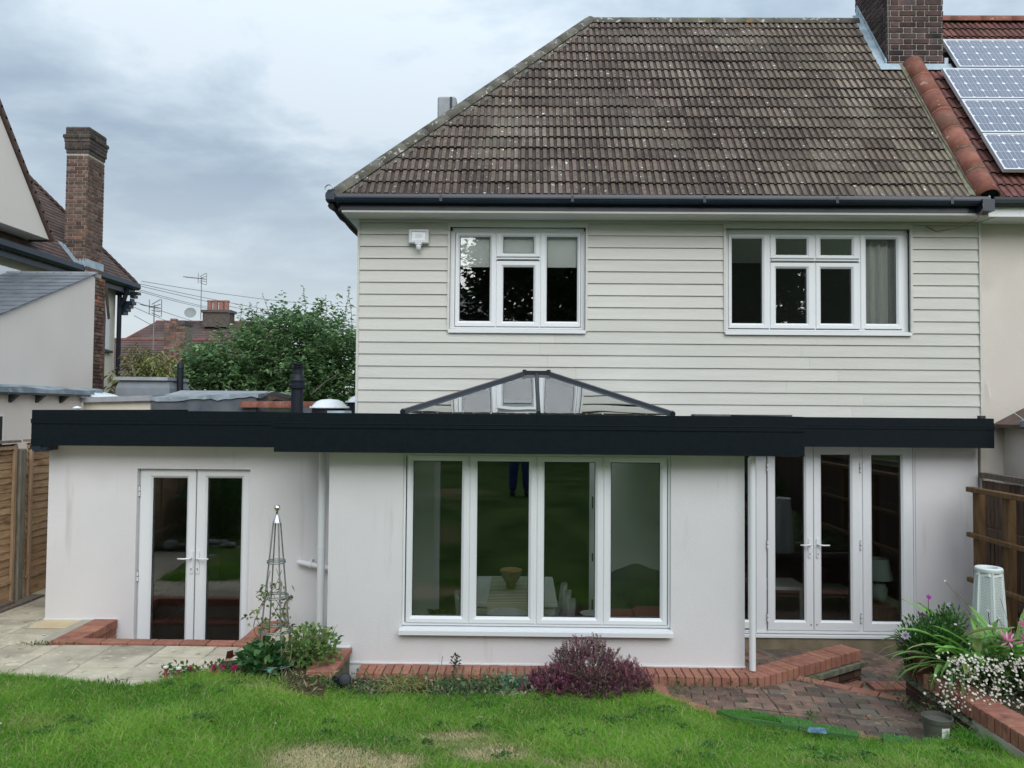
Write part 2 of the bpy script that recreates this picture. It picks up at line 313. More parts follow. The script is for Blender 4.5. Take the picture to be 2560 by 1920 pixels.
def clip2d(poly, px, py, nx, ny):      # keep the side where (p-P).n >= 0
    out = []
    for i in range(len(poly)):
        a, b = poly[i], poly[(i+1) % len(poly)]; da = (a[0]-px)*nx+(a[1]-py)*ny; db = (b[0]-px)*nx+(b[1]-py)*ny
        if da >= 0: out.append(a)
        if (da > 0 > db) or (da < 0 < db):
            t = da/(da-db); out.append((a[0]+t*(b[0]-a[0]), a[1]+t*(b[1]-a[1])))
    return out
def clip_convex(poly, region):         # region counter-clockwise
    for i in range(len(region)):
        a, b = region[i], region[(i+1) % len(region)]
        poly = clip2d(poly, a[0], a[1], -(b[1]-a[1]), b[0]-a[0])
        if len(poly) < 3: return []
    return poly
def area(poly): return abs(sum(poly[i][0]*poly[(i+1) % len(poly)][1]-poly[(i+1) % len(poly)][0]*poly[i][1] for i in range(len(poly))))/2
def inset(poly, d):
    cx = sum(p[0] for p in poly)/len(poly); cy = sum(p[1] for p in poly)/len(poly); out = []
    for x, y in poly:
        l = math.hypot(x-cx, y-cy) or 1; out.append((x-(x-cx)/l*d, y-(y-cy)/l*d))
    return out
def slab_piece(poly, z0, z1, gap=.005, ch=.004):
    mb = MB(); a = inset(poly, gap); b = inset(a, ch*1.3); n = len(a)
    vs = [(x,y,z0) for x,y in a]+[(x,y,z1-ch) for x,y in a]+[(x,y,z1) for x,y in b]
    fs = [(i,(i+1)%n,n+(i+1)%n,n+i) for i in range(n)]+[(n+i,n+(i+1)%n,2*n+(i+1)%n,2*n+i) for i in range(n)]+[tuple(range(2*n,3*n))]
    return mb.add(vs, fs)
def colattr(me, cols, domain='POINT'):
    a = me.color_attributes.new('Col', 'FLOAT_COLOR', domain); c = np.ones((len(cols), 4), 'f'); c[:, :3] = cols; a.data.foreach_set('color', c.ravel())
def np_mesh(name, V, F, cols=None, mat=None):
    """V (n,3), F (m,3 or 4) int, cols per vertex"""
    me = bpy.data.meshes.new(name); k = F.shape[1]
    me.vertices.add(len(V)); me.vertices.foreach_set('co', V.astype('f').ravel())
    me.loops.add(F.size); me.loops.foreach_set('vertex_index', F.astype('i').ravel())
    me.polygons.add(len(F)); me.polygons.foreach_set('loop_start', np.arange(0, F.size, k, dtype='i')); me.polygons.foreach_set('loop_total', np.full(len(F), k, dtype='i'))
    me.update(calc_edges=True); me.validate()
    if cols is not None: colattr(me, cols)
    if mat: me.materials.append(M[mat])
    return me
def leaf_arrays(P, D, L, W, col, fold=.25, droop=0.0):
    """leaves at P (n,3) pointing D, lengths L, widths W (arrays) -> V,F,C ; kite of 2x2 triangles, folded on the midrib"""
    n = len(P); D = D/np.maximum(np.linalg.norm(D, axis=1, keepdims=True), 1e-6)
    up = np.tile(np.array([0,0,1.0]), (n,1))+RNG.normal(0,.5,(n,3)); S = np.cross(D, up); S /= np.maximum(np.linalg.norm(S, axis=1, keepdims=True), 1e-6); Nn = np.cross(S, D)
    L = L[:,None]; W = W[:,None]
    dz = np.array([0,0,-1.0])*L*droop
    mid = P+D*L*.5+dz*.25
    V = np.stack([P, mid+S*W*.5+Nn*W*fold, P+D*L+dz, mid-S*W*.5+Nn*W*fold], 1).reshape(-1,3)
    b = np.arange(n)[:,None]*4; F = np.concatenate([b+np.array([0,1,2]), b+np.array([0,2,3])], 1).reshape(-1,3)
    C = np.repeat(col, 4, 0); return V, F, C
def rnd_dirs(n, up=0.0):
    d = RNG.normal(0,1,(n,3)); d[:,2] += up; return d/np.linalg.norm(d,axis=1,keepdims=True)
def shade(base, n, var=.25, alt=None, p=.0):
    c = np.tile(np.array(base), (n,1))*RNG.uniform(1-var, 1+var, (n,1))
    c *= RNG.uniform(.93,1.07,(n,3))
    if alt is not None:
        k = RNG.random(n) < p; c[k] = np.array(alt)*RNG.uniform(.7,1.3,(k.sum(),1))
    return c
def cat3(*A):
    V=[];F=[];C=[];o=0
    for v,f,c in A: V.append(v);F.append(f+o);C.append(c);o+=len(v)
    return np.concatenate(V),np.concatenate(F),np.concatenate(C)

# ================================================================ THE HOUSE
YM, YC, YL, YR = 8.85, 6.75, 7.5, 8.9           # front planes: upper storey, centre extension, left wing, right wing
house = thing('semi_detached_house', 'two storey house with grey boarded upper floor, brown tiled roof and white rendered extension', 'house', (0, YM, 0))

# ---- extension walls (boxes butted round the openings)
def wall_open(parent, name, mat, x0, x1, z0, z1, yf, t, holes):
    """wall in the XZ plane, front face at yf, thickness t, rectangular holes (x0,x1,z0,z1) sorted by x, no overlap in x"""
    mb = MB(); x = x0
    for hx0, hx1, hz0, hz1 in holes:
        if hx0 > x: mb.box(x, hx0, yf, yf+t, z0, z1)
        if hz0 > z0: mb.box(hx0, hx1, yf, yf+t, z0, hz0)
        if hz1 < z1: mb.box(hx0, hx1, yf, yf+t, hz1, z1)
        x = hx1
    if x < x1: mb.box(x, x1, yf, yf+t, z0, z1)
    return obj(name, mb, mat, parent)
wall_open(house, 'wall', 'render_white', -1.675, 1.955, -.45, 1.93, YC, .25, [(-1.025, 1.315, .34, 1.86)])
mb = MB(); mb.box(-1.675, -1.425, YC+.25, YM, -.45, 1.93); obj('wall', mb, 'render_white', house)
mb = MB(); mb.box(1.705, 1.955, YC+.25, YM, -.45, 1.93); obj('wall', mb, 'render_white', house)
wall_open(house, 'wall', 'render_white', -4.615, -1.675, -.6, 1.93, YL, .25, [(-3.745, -2.635, -.45, 1.655)])
mb = MB(); mb.box(-4.615, -4.365, YL+.25, 11.4, -.6, 1.93); obj('wall', mb, 'render_white', house)
wall_open(house, 'wall', 'render_white', 1.96, 5.245, -.6, 1.93, YR, .2, [(2.2, 4.53, -.30, 1.885)])
mb = MB(); mb.box(2.2, 4.53, YR-.008, YR-.001, -.6, -.31); obj('plinth', mb, 'plinth', house)
# bell-cast bead at the foot of the walls
mb = MB(); mb.box(-4.62, -3.9, YL-.012, YL-.001, .180, .197); mb.box(-1.68, 1.96, YC-.010, YC-.001, .045, .058); obj('wall_bead', mb, 'upvc', house)

# ---- frames: a reusable white plastic window / door builder
def sash(parent, x0, x1, z0, z1, g, y, name='sash'):
    gx0, gx1, gz0, gz1 = g; f = y
    mb = MB(); mb.ring([(x0,x1,z0,z1,f+.012),(x0,x1,z0,z1,f-.008),(x0+.006,x1-.006,z0+.006,z1-.006,f-.014),(gx0-.022,gx1+.022,gz0-.022,gz1+.022,f-.014),(gx0-.014,gx1+.014,gz0-.014,gz1+.014,f-.008),(gx0,gx1,gz0,gz1,f+.006),(gx0,gx1,gz0,gz1,f+.05)])
    s = obj(name, mb, 'upvc', parent)
    return s
def pane(parent, g, y, mat='glass'):
    gx0, gx1, gz0, gz1 = g
    mb = MB(); mb.box(gx0-.004, gx1+.004, y+.014, y+.034, gz0-.004, gz1+.004)
    p = obj('pane', mb, mat, parent)
    mb = MB(); w = .006; mb.ring([(gx0,gx1,gz0,gz1,y+.010),(gx0+w,gx1-w,gz0+w,gz1-w,y+.010),(gx0+w,gx1-w,gz0+w,gz1-w,y+.0135)]); obj('gasket', mb, 'gasket', parent)
    return p
def window(name, y, x0, x1, z0, z1, sashes, mull, label, sill_z=None, sx=(.03,.03), fw=.03, transom=None):
    w = obj(name, MB().ring([(x0,x1,z0,z1,y+.06),(x0,x1,z0,z1,y),(x0+fw,x1-fw,z0+fw,z1-fw,y),(x0+fw,x1-fw,z0+fw,z1-fw,y+.06)]), 'upvc', house, label=label)
    fr = MB()
    for m in mull: fr.box(m-.006, m+.006, y-.003, y+.05, z0+fw, z1-fw)
    if transom: fr.box(transom[0], transom[1], y-.003, y+.05, transom[2]-.012, transom[2]+.012); fr.box(transom[0]+.01, transom[1]-.01, y-.03, y-.004, transom[2]-.004, transom[2]+.010)
    obj('mullion', fr, 'upvc', w)
    for s in sashes: sash(w, *s[:4], s[4], y); pane(w, s[4], y)
    return w
# centre window
gc = [(-.942,-.512,.452,1.805), (-.377,.077,.452,1.805), (.212,.660,.452,1.805), (.796,1.227,.452,1.805)]
xb = [-1.0, -.447, .144, .726, 1.292]
wc = window('window', YC+.03, -1.025, 1.315, .372, 1.86, [(xb[i]+.006, xb[i+1]-.006, .395, 1.855, gc[i]) for i in range(4)], xb[1:4], 'large white four light picture window under the black fascia', fw=.02)
mb = MB(); mb.hexa([(-1.042,YC-.06,.315),(1.328,YC-.06,.315),(1.328,YC+.09,.335),(-1.042,YC+.09,.335),(-1.042,YC-.06,.345),(1.328,YC-.06,.345),(1.328,YC+.09,.371),(-1.042,YC+.09,.371)])
mb.box(-1.042, 1.328, YC-.066, YC-.0605, .312, .347); obj('sill', mb, 'upvc', wc)
mb = MB(); mb.box(-1.4, 1.7, YC+.25, YC+.40, .30, .36); obj('inner_sill', mb, 'upvc', wc)
# upper windows, set back in the cladding
w1 = window('window', YM+.035, -.80, .705, 3.195, 4.335, [
    (-.775,-.309,3.22,4.315,(-.724,-.371,3.284,4.268)), (-.297,.205,4.035,4.315,(-.218,.136,4.077,4.271)),
    (-.297,.205,3.22,3.985,(-.217,.137,3.281,3.917)), (.217,.68,3.22,4.315,(.288,.643,3.284,4.272))], [-.303,.211],
    'white upstairs window with half drawn pale roller blinds', transom=(-.297,.205,4.01), fw=.02)
w2 = window('window', YM+.035, 2.375, 4.395, 3.195, 4.335, [
    (2.39,2.859,3.22,4.315,(2.431,2.781,3.279,4.267)), (2.871,3.383,4.035,4.315,(2.942,3.297,4.077,4.266)), (2.871,3.383,3.22,3.985,(2.939,3.295,3.281,3.92)),
    (3.395,3.897,4.035,4.315,(3.457,3.816,4.077,4.266)), (3.395,3.897,3.22,3.985,(3.455,3.810,3.283,3.92)), (3.909,4.385,3.22,4.315,(3.978,4.325,3.284,4.267))],
    [2.865,3.389,3.903], 'wide white upstairs window with a pale curtain at its right', transom=(2.871,3.897,4.01), fw=.015)
for w, a, b in ((w1, -.845, .738), (w2, 2.335, 4.462)):
    mb = MB(); mb.hexa([(a,YM-.045,3.140),(b,YM-.045,3.140),(b,YM+.09,3.16),(a,YM+.09,3.16),(a,YM-.045,3.172),(b,YM-.045,3.172),(b,YM+.09,3.194),(a,YM+.09,3.194)]); obj('sill', mb, 'upvc', w)
    t = .026; x0, x1 = a+.012, b-.004
    mb = MB(); mb.box(x0-t, x0, YM-.031, YM+.094, 3.165, 4.417); mb.box(x1, x1+t, YM-.031, YM+.094, 3.165, 4.417); mb.box(x0, x1, YM-.031, YM+.094, 4.372, 4.417); obj('reveal_trim', mb, 'cladding_paint', w)
mb = MB(); mb.box(-.81, .72, YM+.036, YM+.095, 4.336, 4.3715); mb.box(.7055, .732, YM+.036, YM+.095, 3.195, 4.336); mb.box(-.832,-.8005, YM+.036, YM+.095, 3.195, 4.336); obj('frame_packer', mb, 'upvc', w1)
mb = MB(); mb.box(2.35, 4.45, YM+.036, YM+.095, 4.336, 4.3715); mb.box(4.3955, 4.457, YM+.036, YM+.095, 3.195, 4.336); mb.box(2.348,2.3745, YM+.036, YM+.095, 3.195, 4.336); obj('frame_packer', mb, 'upvc', w2)
# blinds and curtain behind the upstairs glass
for a, b, zb in ((-.76,-.33,3.955), (-.25,.17,3.955), (.25,.68,3.955)):
    mb = MB(); mb.box(a, b, YM+.098, YM+.102, zb, 4.33); mb.box(a, b, YM+.095, YM+.108, zb-.03, zb-.001); obj('roller_blind', mb, 'blind', w1)
mb = MB(); n = 26
for i in range(n):
    xa, xb_ = 4.02+i*.42/n, 4.02+(i+1)*.42/n; ya, yb = YM+.17+.022*math.sin(i*1.1)+.01*math.sin(i*.37), YM+.17+.022*math.sin((i+1)*1.1)+.01*math.sin((i+1)*.37)
    mb.add([(xa,ya,2.7),(xb_,yb,2.7),(xb_,yb,4.36),(xa,ya,4.36),(xa,ya+.004,2.7),(xb_,yb+.004,2.7),(xb_,yb+.004,4.36),(xa,ya+.004,4.36)], [(0,1,2,3),(7,6,5,4)])
obj('curtain', mb, 'curtain', w2, smooth=True)

# ---- french doors
def hinge(parent, x, z, y):
    mb = MB()
    for k in (-1, 0): mb.tube([(x, y-.016, z+k*.052+.004), (x, y-.016, z+k*.052+.048)], .0085, 8)
    h = obj('hinge', mb, 'upvc', parent); m2 = MB(); m2.tube([(x, y-.016, z-.003), (x, y-.016, z+.003)], .009, 8); m2.tube([(x, y-.016, z-.051), (x, y-.016, z-.047)], .009, 8); m2.tube([(x, y-.016, z+.048), (x, y-.016, z+.052)], .009, 8)
    obj('hinge', m2, 'dark_grey', parent); return h
def handle(parent, x, z, y, s):
    """s = direction the lever points"""
    mb = MB(); prof = [(x-.014, z-.15), (x+.014, z-.15), (x+.0175, z-.143), (x+.0175, z+.058), (x+.014, z+.068), (x-.014, z+.068), (x-.0175, z+.058), (x-.0175, z-.143)]
    mb.prism([(px, y-.0145, pz) for px, pz in prof], (0, -.011, 0)); obj('handle_plate', mb, 'upvc', parent)
    mb = MB(); mb.tube([(x, y-.024, z), (x, y-.055, z), (x+s*.012, y-.064, z), (x+s*.06, y-.064, z-.004), (x+s*.12, y-.060, z-.003)], [.010,.0095,.0095,.0085,.008], 10); obj('handle', mb, 'upvc', parent, smooth=True)
    mb = MB(); mb.tube([(x, y-.0275, z-.105), (x, y-.0255, z-.105)], .006, 10); mb.box(x-.0025, x+.0025, y-.0272, y-.0255, z-.125, z-.106); obj('keyhole', mb, 'dark_grey', parent)
def french_door(x0, x1, z0, z1, y, leaves, frame_w, label, hinges, handle_z, hx):
    d = obj('french_door', MB().ring([(x0,x1,z0,z1,y+.06),(x0,x1,z0,z1,y+.004),(x0+frame_w,x1-frame_w,z0+.02,z1-.02,y+.004),(x0+frame_w,x1-frame_w,z0+.02,z1-.02,y+.06)]), 'upvc', house, label=label)
    for (a, b, zb, zt, g) in leaves:
        l = sash(d, a, b, zb, zt, g, y, 'door_leaf'); pane(d, g, y)
    for hxx, hz in hinges: hinge(d, hxx, hz, y)
    for x, s in hx: handle(d, x, handle_z, y, s)
    return d
YD = YL+.06
french_door(-3.745, -2.635, -.42, 1.655, YD, [(-3.735,-3.186,-.39,1.648,(-3.616,-3.277,-.25,1.562)), (-3.176,-2.645,-.39,1.648,(-3.074,-2.737,-.25,1.565))], .012,
            'narrow pair of white glazed doors down in the brick stairwell', [(-3.742,1.43),(-3.742,.60),(-3.742,-.12),(-2.640,1.43),(-2.640,.60),(-2.640,-.12)], .785, [(-3.212,-1),(-3.150,1)])
YD2 = YR+.02
fd = french_door(2.72, 4.52, -.29, 1.88, YD2, [(2.845,3.366,-.235,1.868,(2.935,3.266,-.122,1.772)), (3.372,3.893,-.235,1.868,(3.461,3.795,-.122,1.772)), (3.93,4.452,-.235,1.868,(4.040,4.374,-.128,1.771))], .115,
            'white glazed garden doors with a fixed side light under the right canopy', [(2.842,1.62),(2.842,.74),(2.842,-.09),(3.905,1.62),(3.905,.74),(3.905,-.09)], .745, [(3.322,-1),(3.414,1)])
mb = MB(); mb.box(3.895, 3.928, YD2-.004, YD2+.05, -.27, 1.86); mb.box(4.454, 4.505, YD2-.004, YD2+.05, -.27, 1.86); mb.box(2.84, 4.5, YD2-.002, YD2+.05, -.2515, -.238); mb.box(4.512, 4.528, YD2-.012, YD2+.05, -.27, 1.88); obj('mullion', mb, 'upvc', fd)
for x in (3.335, 3.402):
    mb = MB(); mb.tube([(x, YD2-.014, -.165), (x, YD2-.022, -.165)], .008, 10); obj('bolt', mb, 'steel', fd)
mb = MB(); mb.hexa([(2.2,YD2-.05,-.309),(4.53,YD2-.05,-.309),(4.53,YD2+.06,-.309),(2.2,YD2+.06,-.309),(2.2,YD2-.05,-.283),(4.53,YD2-.05,-.283),(4.53,YD2+.06,-.268),(2.2,YD2+.06,-.268)]); obj('threshold', mb, 'upvc', fd)
mb = MB(); mb.box(2.2, 4.53, YD2-.022, YD2-.002, -.266, -.252); obj('threshold', mb, 'upvc', fd)
# side light half hidden behind the corner of the extension
sl = window('side_light', YD2, 2.21, 2.715, -.25, 1.88, [(2.225,2.70,-.22,1.865,(2.30,2.625,-.122,1.772))], [], 'tall glazed side light behind the right downpipe', fw=.012)

# ---- roof slab, fascias, gutters
def fascia(x0, x1, y, zt, h, name='fascia'):
    """black board with upper kerb, bead and lower board; y = front face"""
    z1 = zt-h*.26; z2 = zt-h*.38
    f = obj(name, MB().box(x0, x1, y, y+.03, z1, zt), 'fascia_black', house)
    mb = MB(); mb.box(x0-.002, x1+.002, y-.010, y+.03, z2, z1-.0005); mb.tube([(x0-.004, y-.010, z1-.003), (x1+.004, y-.010, z1-.003)], .004, 6); obj('fascia_trim', mb, 'fascia_black', f)
    for xj in np.arange(x0+1.1, x1-.5, 1.45):
        obj('board_joint', MB().box(xj-.012, xj+.012, y-.0045, y-.0032, zt-h+.001, z2-.002), 'fascia_black', f)
    mb = MB(); mb.box(x0, x1, y-.003, y+.03, zt-h, z2-.0005); obj('fascia_board', mb, 'fascia_black', f)
    return f
fascia(-2.087, 2.385, 6.5, 2.221, .333)
fascia(-4.64, -2.087, 7.25, 2.222, .335)
fascia(2.0, 5.25, 8.6, 2.205, .329)
mb = MB(); mb.box(2.353, 2.385, 6.531, 8.82, 1.888, 2.221); obj('fascia_return', mb, 'fascia_black', house)
mb = MB(); mb.box(-2.087, -2.055, 6.531, 7.25, 1.888, 2.221); obj('fascia_return', mb, 'fascia_black', house)
mb = MB(); mb.box(5.22, 5.25, 8.631, 8.84, 1.876, 2.205); obj('fascia_return', mb, 'fascia_black', house)
mb = MB(); mb.box(-4.64, -4.61, 7.281, 11.5, 1.888, 2.222); obj('fascia_return', mb, 'fascia_black', house)
mb = MB(); mb.box(-2.054, 2.352, 6.531, YC, 1.885, 1.9); mb.box(-4.609, -2.09, 7.281, YL, 1.885, 1.9); mb.box(1.96, 5.219, 8.631, YR, 1.876, 1.89); obj('soffit', mb, 'upvc', house)
LX0, LX1, LY0, LY1 = -.99, 1.29, 7.02, 8.75                  # roof lantern opening
mb = MB()
mb.box(-2.054, LX0, 6.531, YM-.001, 1.935, 2.19); mb.box(LX1, 2.352, 6.531, YM-.001, 1.935, 2.19); mb.box(LX0, LX1, 6.531, LY0, 1.935, 2.19); mb.box(LX0, LX1, LY1, YM-.001, 1.935, 2.19)
mb.box(-4.609, -2.0885, 7.281, 11.5, 1.935, 2.19); mb.box(-2.0885, -2.0545, 7.281, 13.0, 1.935, 2.19); mb.box(2.3525, 5.219, 8.631, YM-.002, 1.935, 2.17)
mb.box(-3.8, -2.0885, 11.5, 13.0, 1.935, 2.19)
mb.box(-2.054, -1.9, YM, 13.0, 1.935, 2.19); mb.box(-3.9, -1.9, 13.0, 13.1, 1.935, 2.26)
obj('flat_roof', mb, 'felt', house)
mb = MB(); mb.tube([(-4.60,7.26,1.872),(-4.60,11.5,1.865)], .048, 14); mb.box(-4.66,-4.55,7.262,7.32,1.85,1.888); obj('gutter', mb, 'gutter_black', house, smooth=False)
mb = MB(); mb.box(-4.55,-4.50,7.27,7.45,1.838,1.884); obj('gutter_bracket', mb, 'gutter_black', house)
mb = MB(); mb.box(5.16,5.22,8.70,8.76,2.16,2.235); obj('roof_trim', mb, 'dark_grey', house)
mb = MB(); mb.hexa([(1.95,8.63,2.171),(2.36,8.63,2.171),(3.1,8.82,2.171),(1.95,8.82,2.171),(1.95,8.63,2.222),(2.36,8.63,2.222),(3.1,8.82,2.226),(1.95,8.82,2.226)]); obj('roof_trim', mb, 'felt', house)

# ---- roof lantern
lan = obj('roof_lantern', MB().ring([(0,0,0,0,0)]) if False else MB().box(LX0-.08, LX0, LY0-.08, LY1+.08, 2.19, 2.215).box(LX1, LX1+.08, LY0-.08, LY1+.08, 2.19, 2.215).box(LX0, LX1, LY0-.08, LY0, 2.19, 2.215).box(LX0, LX1, LY1, LY1+.08, 2.19, 2.215), 'lantern_grey', house, label='low glass roof lantern with dark grey bars')
c0, c1, c2, c3 = (-1.065,6.95,2.222), (1.365,6.95,2.222), (1.365,8.81,2.222), (-1.065,8.81,2.222); r0, r1 = (.06,8.0,2.635), (.26,8.0,2.635)
def bar(name, a, b, w, h, mat='lantern_grey', par=lan):
    a, b = Vector(a), Vector(b); t = (b-a).normalized(); s = t.cross(Vector((0,0,1))).normalized(); u = s.cross(t)
    P = [a-s*w+u*0, a+s*w, b+s*w, b-s*w]; mb = MB(); mb.hexa([P[0]-u*h*.3, P[1]-u*h*.3, P[2]-u*h*.3, P[3]-u*h*.3, a-s*w*.55+u*h, a+s*w*.55+u*h, b+s*w*.55+u*h, b-s*w*.55+u*h]); return obj(name, mb, mat, par)
for a, b in ((c0,r0),(c1,r1),(c2,r1),(c3,r0)): bar('rafter', a, b, .042, .034)
bar('rafter', (.16,6.95,2.222), (.16,8.0,2.64), .026, .028); bar('rafter', (.16,8.81,2.222), (.16,8.0,2.64), .019, .024)
mb = MB(); mb.box(.02, .30, 7.94, 8.06, 2.625, 2.665); mb.box(.05, .27, 7.955, 8.045, 2.57, 2.624); mb.box(.015, .055, 7.93, 8.07, 2.622, 2.675); mb.box(.265, .305, 7.93, 8.07, 2.622, 2.675); obj('ridge_cap', mb, 'lantern_grey', lan)
for x in (-1.065, .16, 1.365):
    mb = MB(); mb.tube([(x, 6.925, 2.232), (x, 6.96, 2.24)], .026 if x != .16 else .021, 10); obj('end_cap', mb, 'lantern_grey', lan)
def gl(pts, mat='glass_lantern'):
    mb = MB(); mb.prism(pts, (0,0,.012)); obj('pane', mb, mat, lan)
gl([c0,(.16,6.95,2.222),(.16,8.0,2.635),r0]); gl([(.16,6.95,2.222),c1,r1,(.16,8.0,2.635)]); gl([c1,c2,r1], 'glass_clear'); gl([c3,c0,r0], 'glass_clear'); gl([c2,(.16,8.81,2.222),(.16,8.0,2.635),r1], 'glass_clear'); gl([(.16,8.81,2.222),c3,r0,(.16,8.0,2.635)], 'glass_clear')

# ---- upper storey: wall, side walls and cladding boards
BS = .1386; ZL0 = 4.418
wall_open(house, 'upper_wall', 'dark_grey', -1.88, 5.24, 1.93, 4.55, YM, .2, [(-.832,.732,3.16,4.372), (2.347,4.457,3.16,4.372)])
mb = MB(); mb.box(-1.88, -1.68, YM+.2, 15.2, -.5, 4.55); obj('upper_wall', mb, 'render_cream', house)
mb = MB(); mb.box(-1.68, 5.2, 15.0, 15.2, -.5, 4.55); obj('upper_wall', mb, 'render_cream', house)
clad = obj('cladding', MB().box(-1.905, -1.88, YM-.032, YM+.03, 2.2, 4.50).box(5.24, 5.262, YM-.031, YM+.03, 2.2, 4.50), 'cladding_paint', house, label='pale grey horizontal weatherboarding')
def board(x0, x1, zb, zt):
    mb = MB(); yb, yt = YM-.022, YM-.006; j = RNG.uniform(-.0008,.0008)
    mb.hexa([(x0,yb+j,zb),(x1,yb-j,zb),(x1,yb+.010,zb),(x0,yb+.010,zb),(x0,yt,zt),(x1,yt,zt),(x1,yt+.004,zt),(x0,yt+.004,zt)]); mb.add([(x0,yb+j,zb),(x1,yb-j,zb),(x1,yb+.010,zb+.0),(x0,yb+.010,zb)], [(0,1,2,3)])
    obj('board', mb, 'cladding_paint', clad)
zb = ZL0
edges = [4.54] + [ZL0-BS*k for k in range(17)]
O1 = (-.859, .760); O2 = (2.321, 4.484)
for k in range(len(edges)-1):
    zt, zb = edges[k], edges[k+1]
    segs = [(-1.88, O1[0]), (O1[1], O2[0]), (O2[1], 5.24)] if (zt <= 4.43 and zb > 3.10) else [(-1.88, 5.24)]
    for a, b in segs:
        if b-a > 4.5:
            j = [a, a+RNG.uniform(1.9,3.2)]; j.append(j[-1]+3.0) if b-j[-1] > 3.6 else None
            for s, e in zip(j, j[1:]+[b]): board(s+.0006, e-.0006, zb, zt+.018)
        else: board(a, b, zb, zt+.018)

# ---- main roof: slope plane through the eaves (Y 8.5, Z 4.655) at 54 degrees
PT = R(54); E0 = Vector((0, 8.50, 4.655)); UV = Vector((0, math.cos(PT), math.sin(PT))); NV = Vector((0, -math.sin(PT), math.cos(PT)))
def rp(x, v, n=0): p = E0+UV*v+NV*n; return Vector((x, p.y, p.z))
SL = 3.88                                         # slope length to the ridge
RIDGE_Y, RIDGE_Z = rp(0, SL).y, rp(0, SL).z
HB, HT = (-2.06, -.02), (.96, SL)                 # hip line in (x, v)
PARTY = 5.03
roof = obj('roof', MB().prism([rp(HB[0], 0, -.03), rp(9, 0, -.03), rp(9, SL, -.03), rp(HT[0], SL, -.03)], tuple(-NV*.06)), 'dark_grey', house, label='weathered brown concrete tiled roof with pale lichen')
mb = MB(); mb.prism([(-2.10, 8.5, 4.62), (.96, RIDGE_Y, RIDGE_Z-.03), (.96, RIDGE_Y+.6, RIDGE_Z-.03), (-2.10, 15.4, 4.62)], (0,0,-.06)); mb.prism([(.96, RIDGE_Y, RIDGE_Z-.04), (9, RIDGE_Y, RIDGE_Z-.04), (9, 15.5, 4.6), (-2.1, 15.5, 4.6), (.96, RIDGE_Y+.6, RIDGE_Z-.04)], (0,0,-.05)); obj('roof_far_side', mb, 'tile_brown', house)
TW, TL_, GA = .338, .262, SL/18.0
def tile_mesh(name, mats):
    """interlocking concrete tile with four flat rolls; local x across, y up the slope, z out"""
    xs = []; p = TW/4
    for k in range(4):
        b = k*p; xs += [(b+.012, 0, 0), (b+.022, .017, 1), (b+.064, .017, 0), (b+.074, 0, 0)]
    pts = [(0, 0)]+[(x, z) for x, z, _ in xs]+[(TW, 0)]
    mb = MB(); n = len(pts); th = .016; z0 = .030; z1 = .004
    vs = [(x, 0, z+z0) for x, z in pts]+[(x, TL_, z+z1) for x, z in pts]+[(x, 0, z+z0-th-.006) for x, z in pts]
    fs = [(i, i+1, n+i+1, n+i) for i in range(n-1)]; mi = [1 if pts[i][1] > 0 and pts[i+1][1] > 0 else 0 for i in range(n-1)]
    fs2 = [(2*n+i, 2*n+i+1, i+1, i) for i in range(n-1)]
    mb.add(vs, fs+fs2); mb.m = mi+[2]*(n-1); return mb.mesh(name, [M[m] for m in mats])
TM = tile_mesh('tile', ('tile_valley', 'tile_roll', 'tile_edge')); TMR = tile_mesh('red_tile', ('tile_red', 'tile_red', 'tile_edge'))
ROT = Matrix(((1,0,0),(0,UV.y,NV.y),(0,UV.z,NV.z))).to_euler()
def cut_tile(me, px, py, nx, ny):
    bm = bmesh.new(); bm.from_mesh(me); bmesh.ops.bisect_plane(bm, geom=bm.verts[:]+bm.edges[:]+bm.faces[:], plane_co=(px,py,0), plane_no=(nx,ny,0), clear_inner=True)
    m = bpy.data.meshes.new('tile'); ok = len(bm.faces) > 0; bm.to_mesh(m); bm.free()
    for k in me.materials: m.materials.append(k)
    return m if ok else None
hdx, hdv = HT[0]-HB[0], HT[1]-HB[1]; hl = math.hypot(hdx, hdv); hn = (hdv/hl, -hdx/hl)      # points to the right of the hip
for r_ in range(18):
    v = r_*GA-.035
    for c in range(40):
        x = PARTY-TW*(c+1)
        # right of the hip?
        if c*TW > 9: break
        corners = [(x, v), (x+TW, v), (x, v+TL_), (x+TW, v+TL_)]
        ds = [(a-HB[0])*hn[0]+(b-HB[1])*hn[1] for a, b in corners]
        if max(ds) <= 0.02: continue
        if v > 2.62 and x+TW > 4.92: continue       # the chimney stands here
        me = TM
        if min(ds) < 0: me = cut_tile(TM, HB[0]-x, HB[1]-v, hn[0], hn[1])
        if v > 2.62 and x+TW > 4.70 and me is TM: me = cut_tile(TM, 4.70-x, 0, -1, 0)
        if me is None: continue
        t = obj('tile', me, None, roof, loc=rp(x+RNG.uniform(-.003,.003), v+RNG.uniform(-.008,.008), RNG.uniform(-.002,.004)), rot=(ROT.x+RNG.uniform(-.014,.014), RNG.uniform(-.008,.008), RNG.uniform(-.009,.009)))
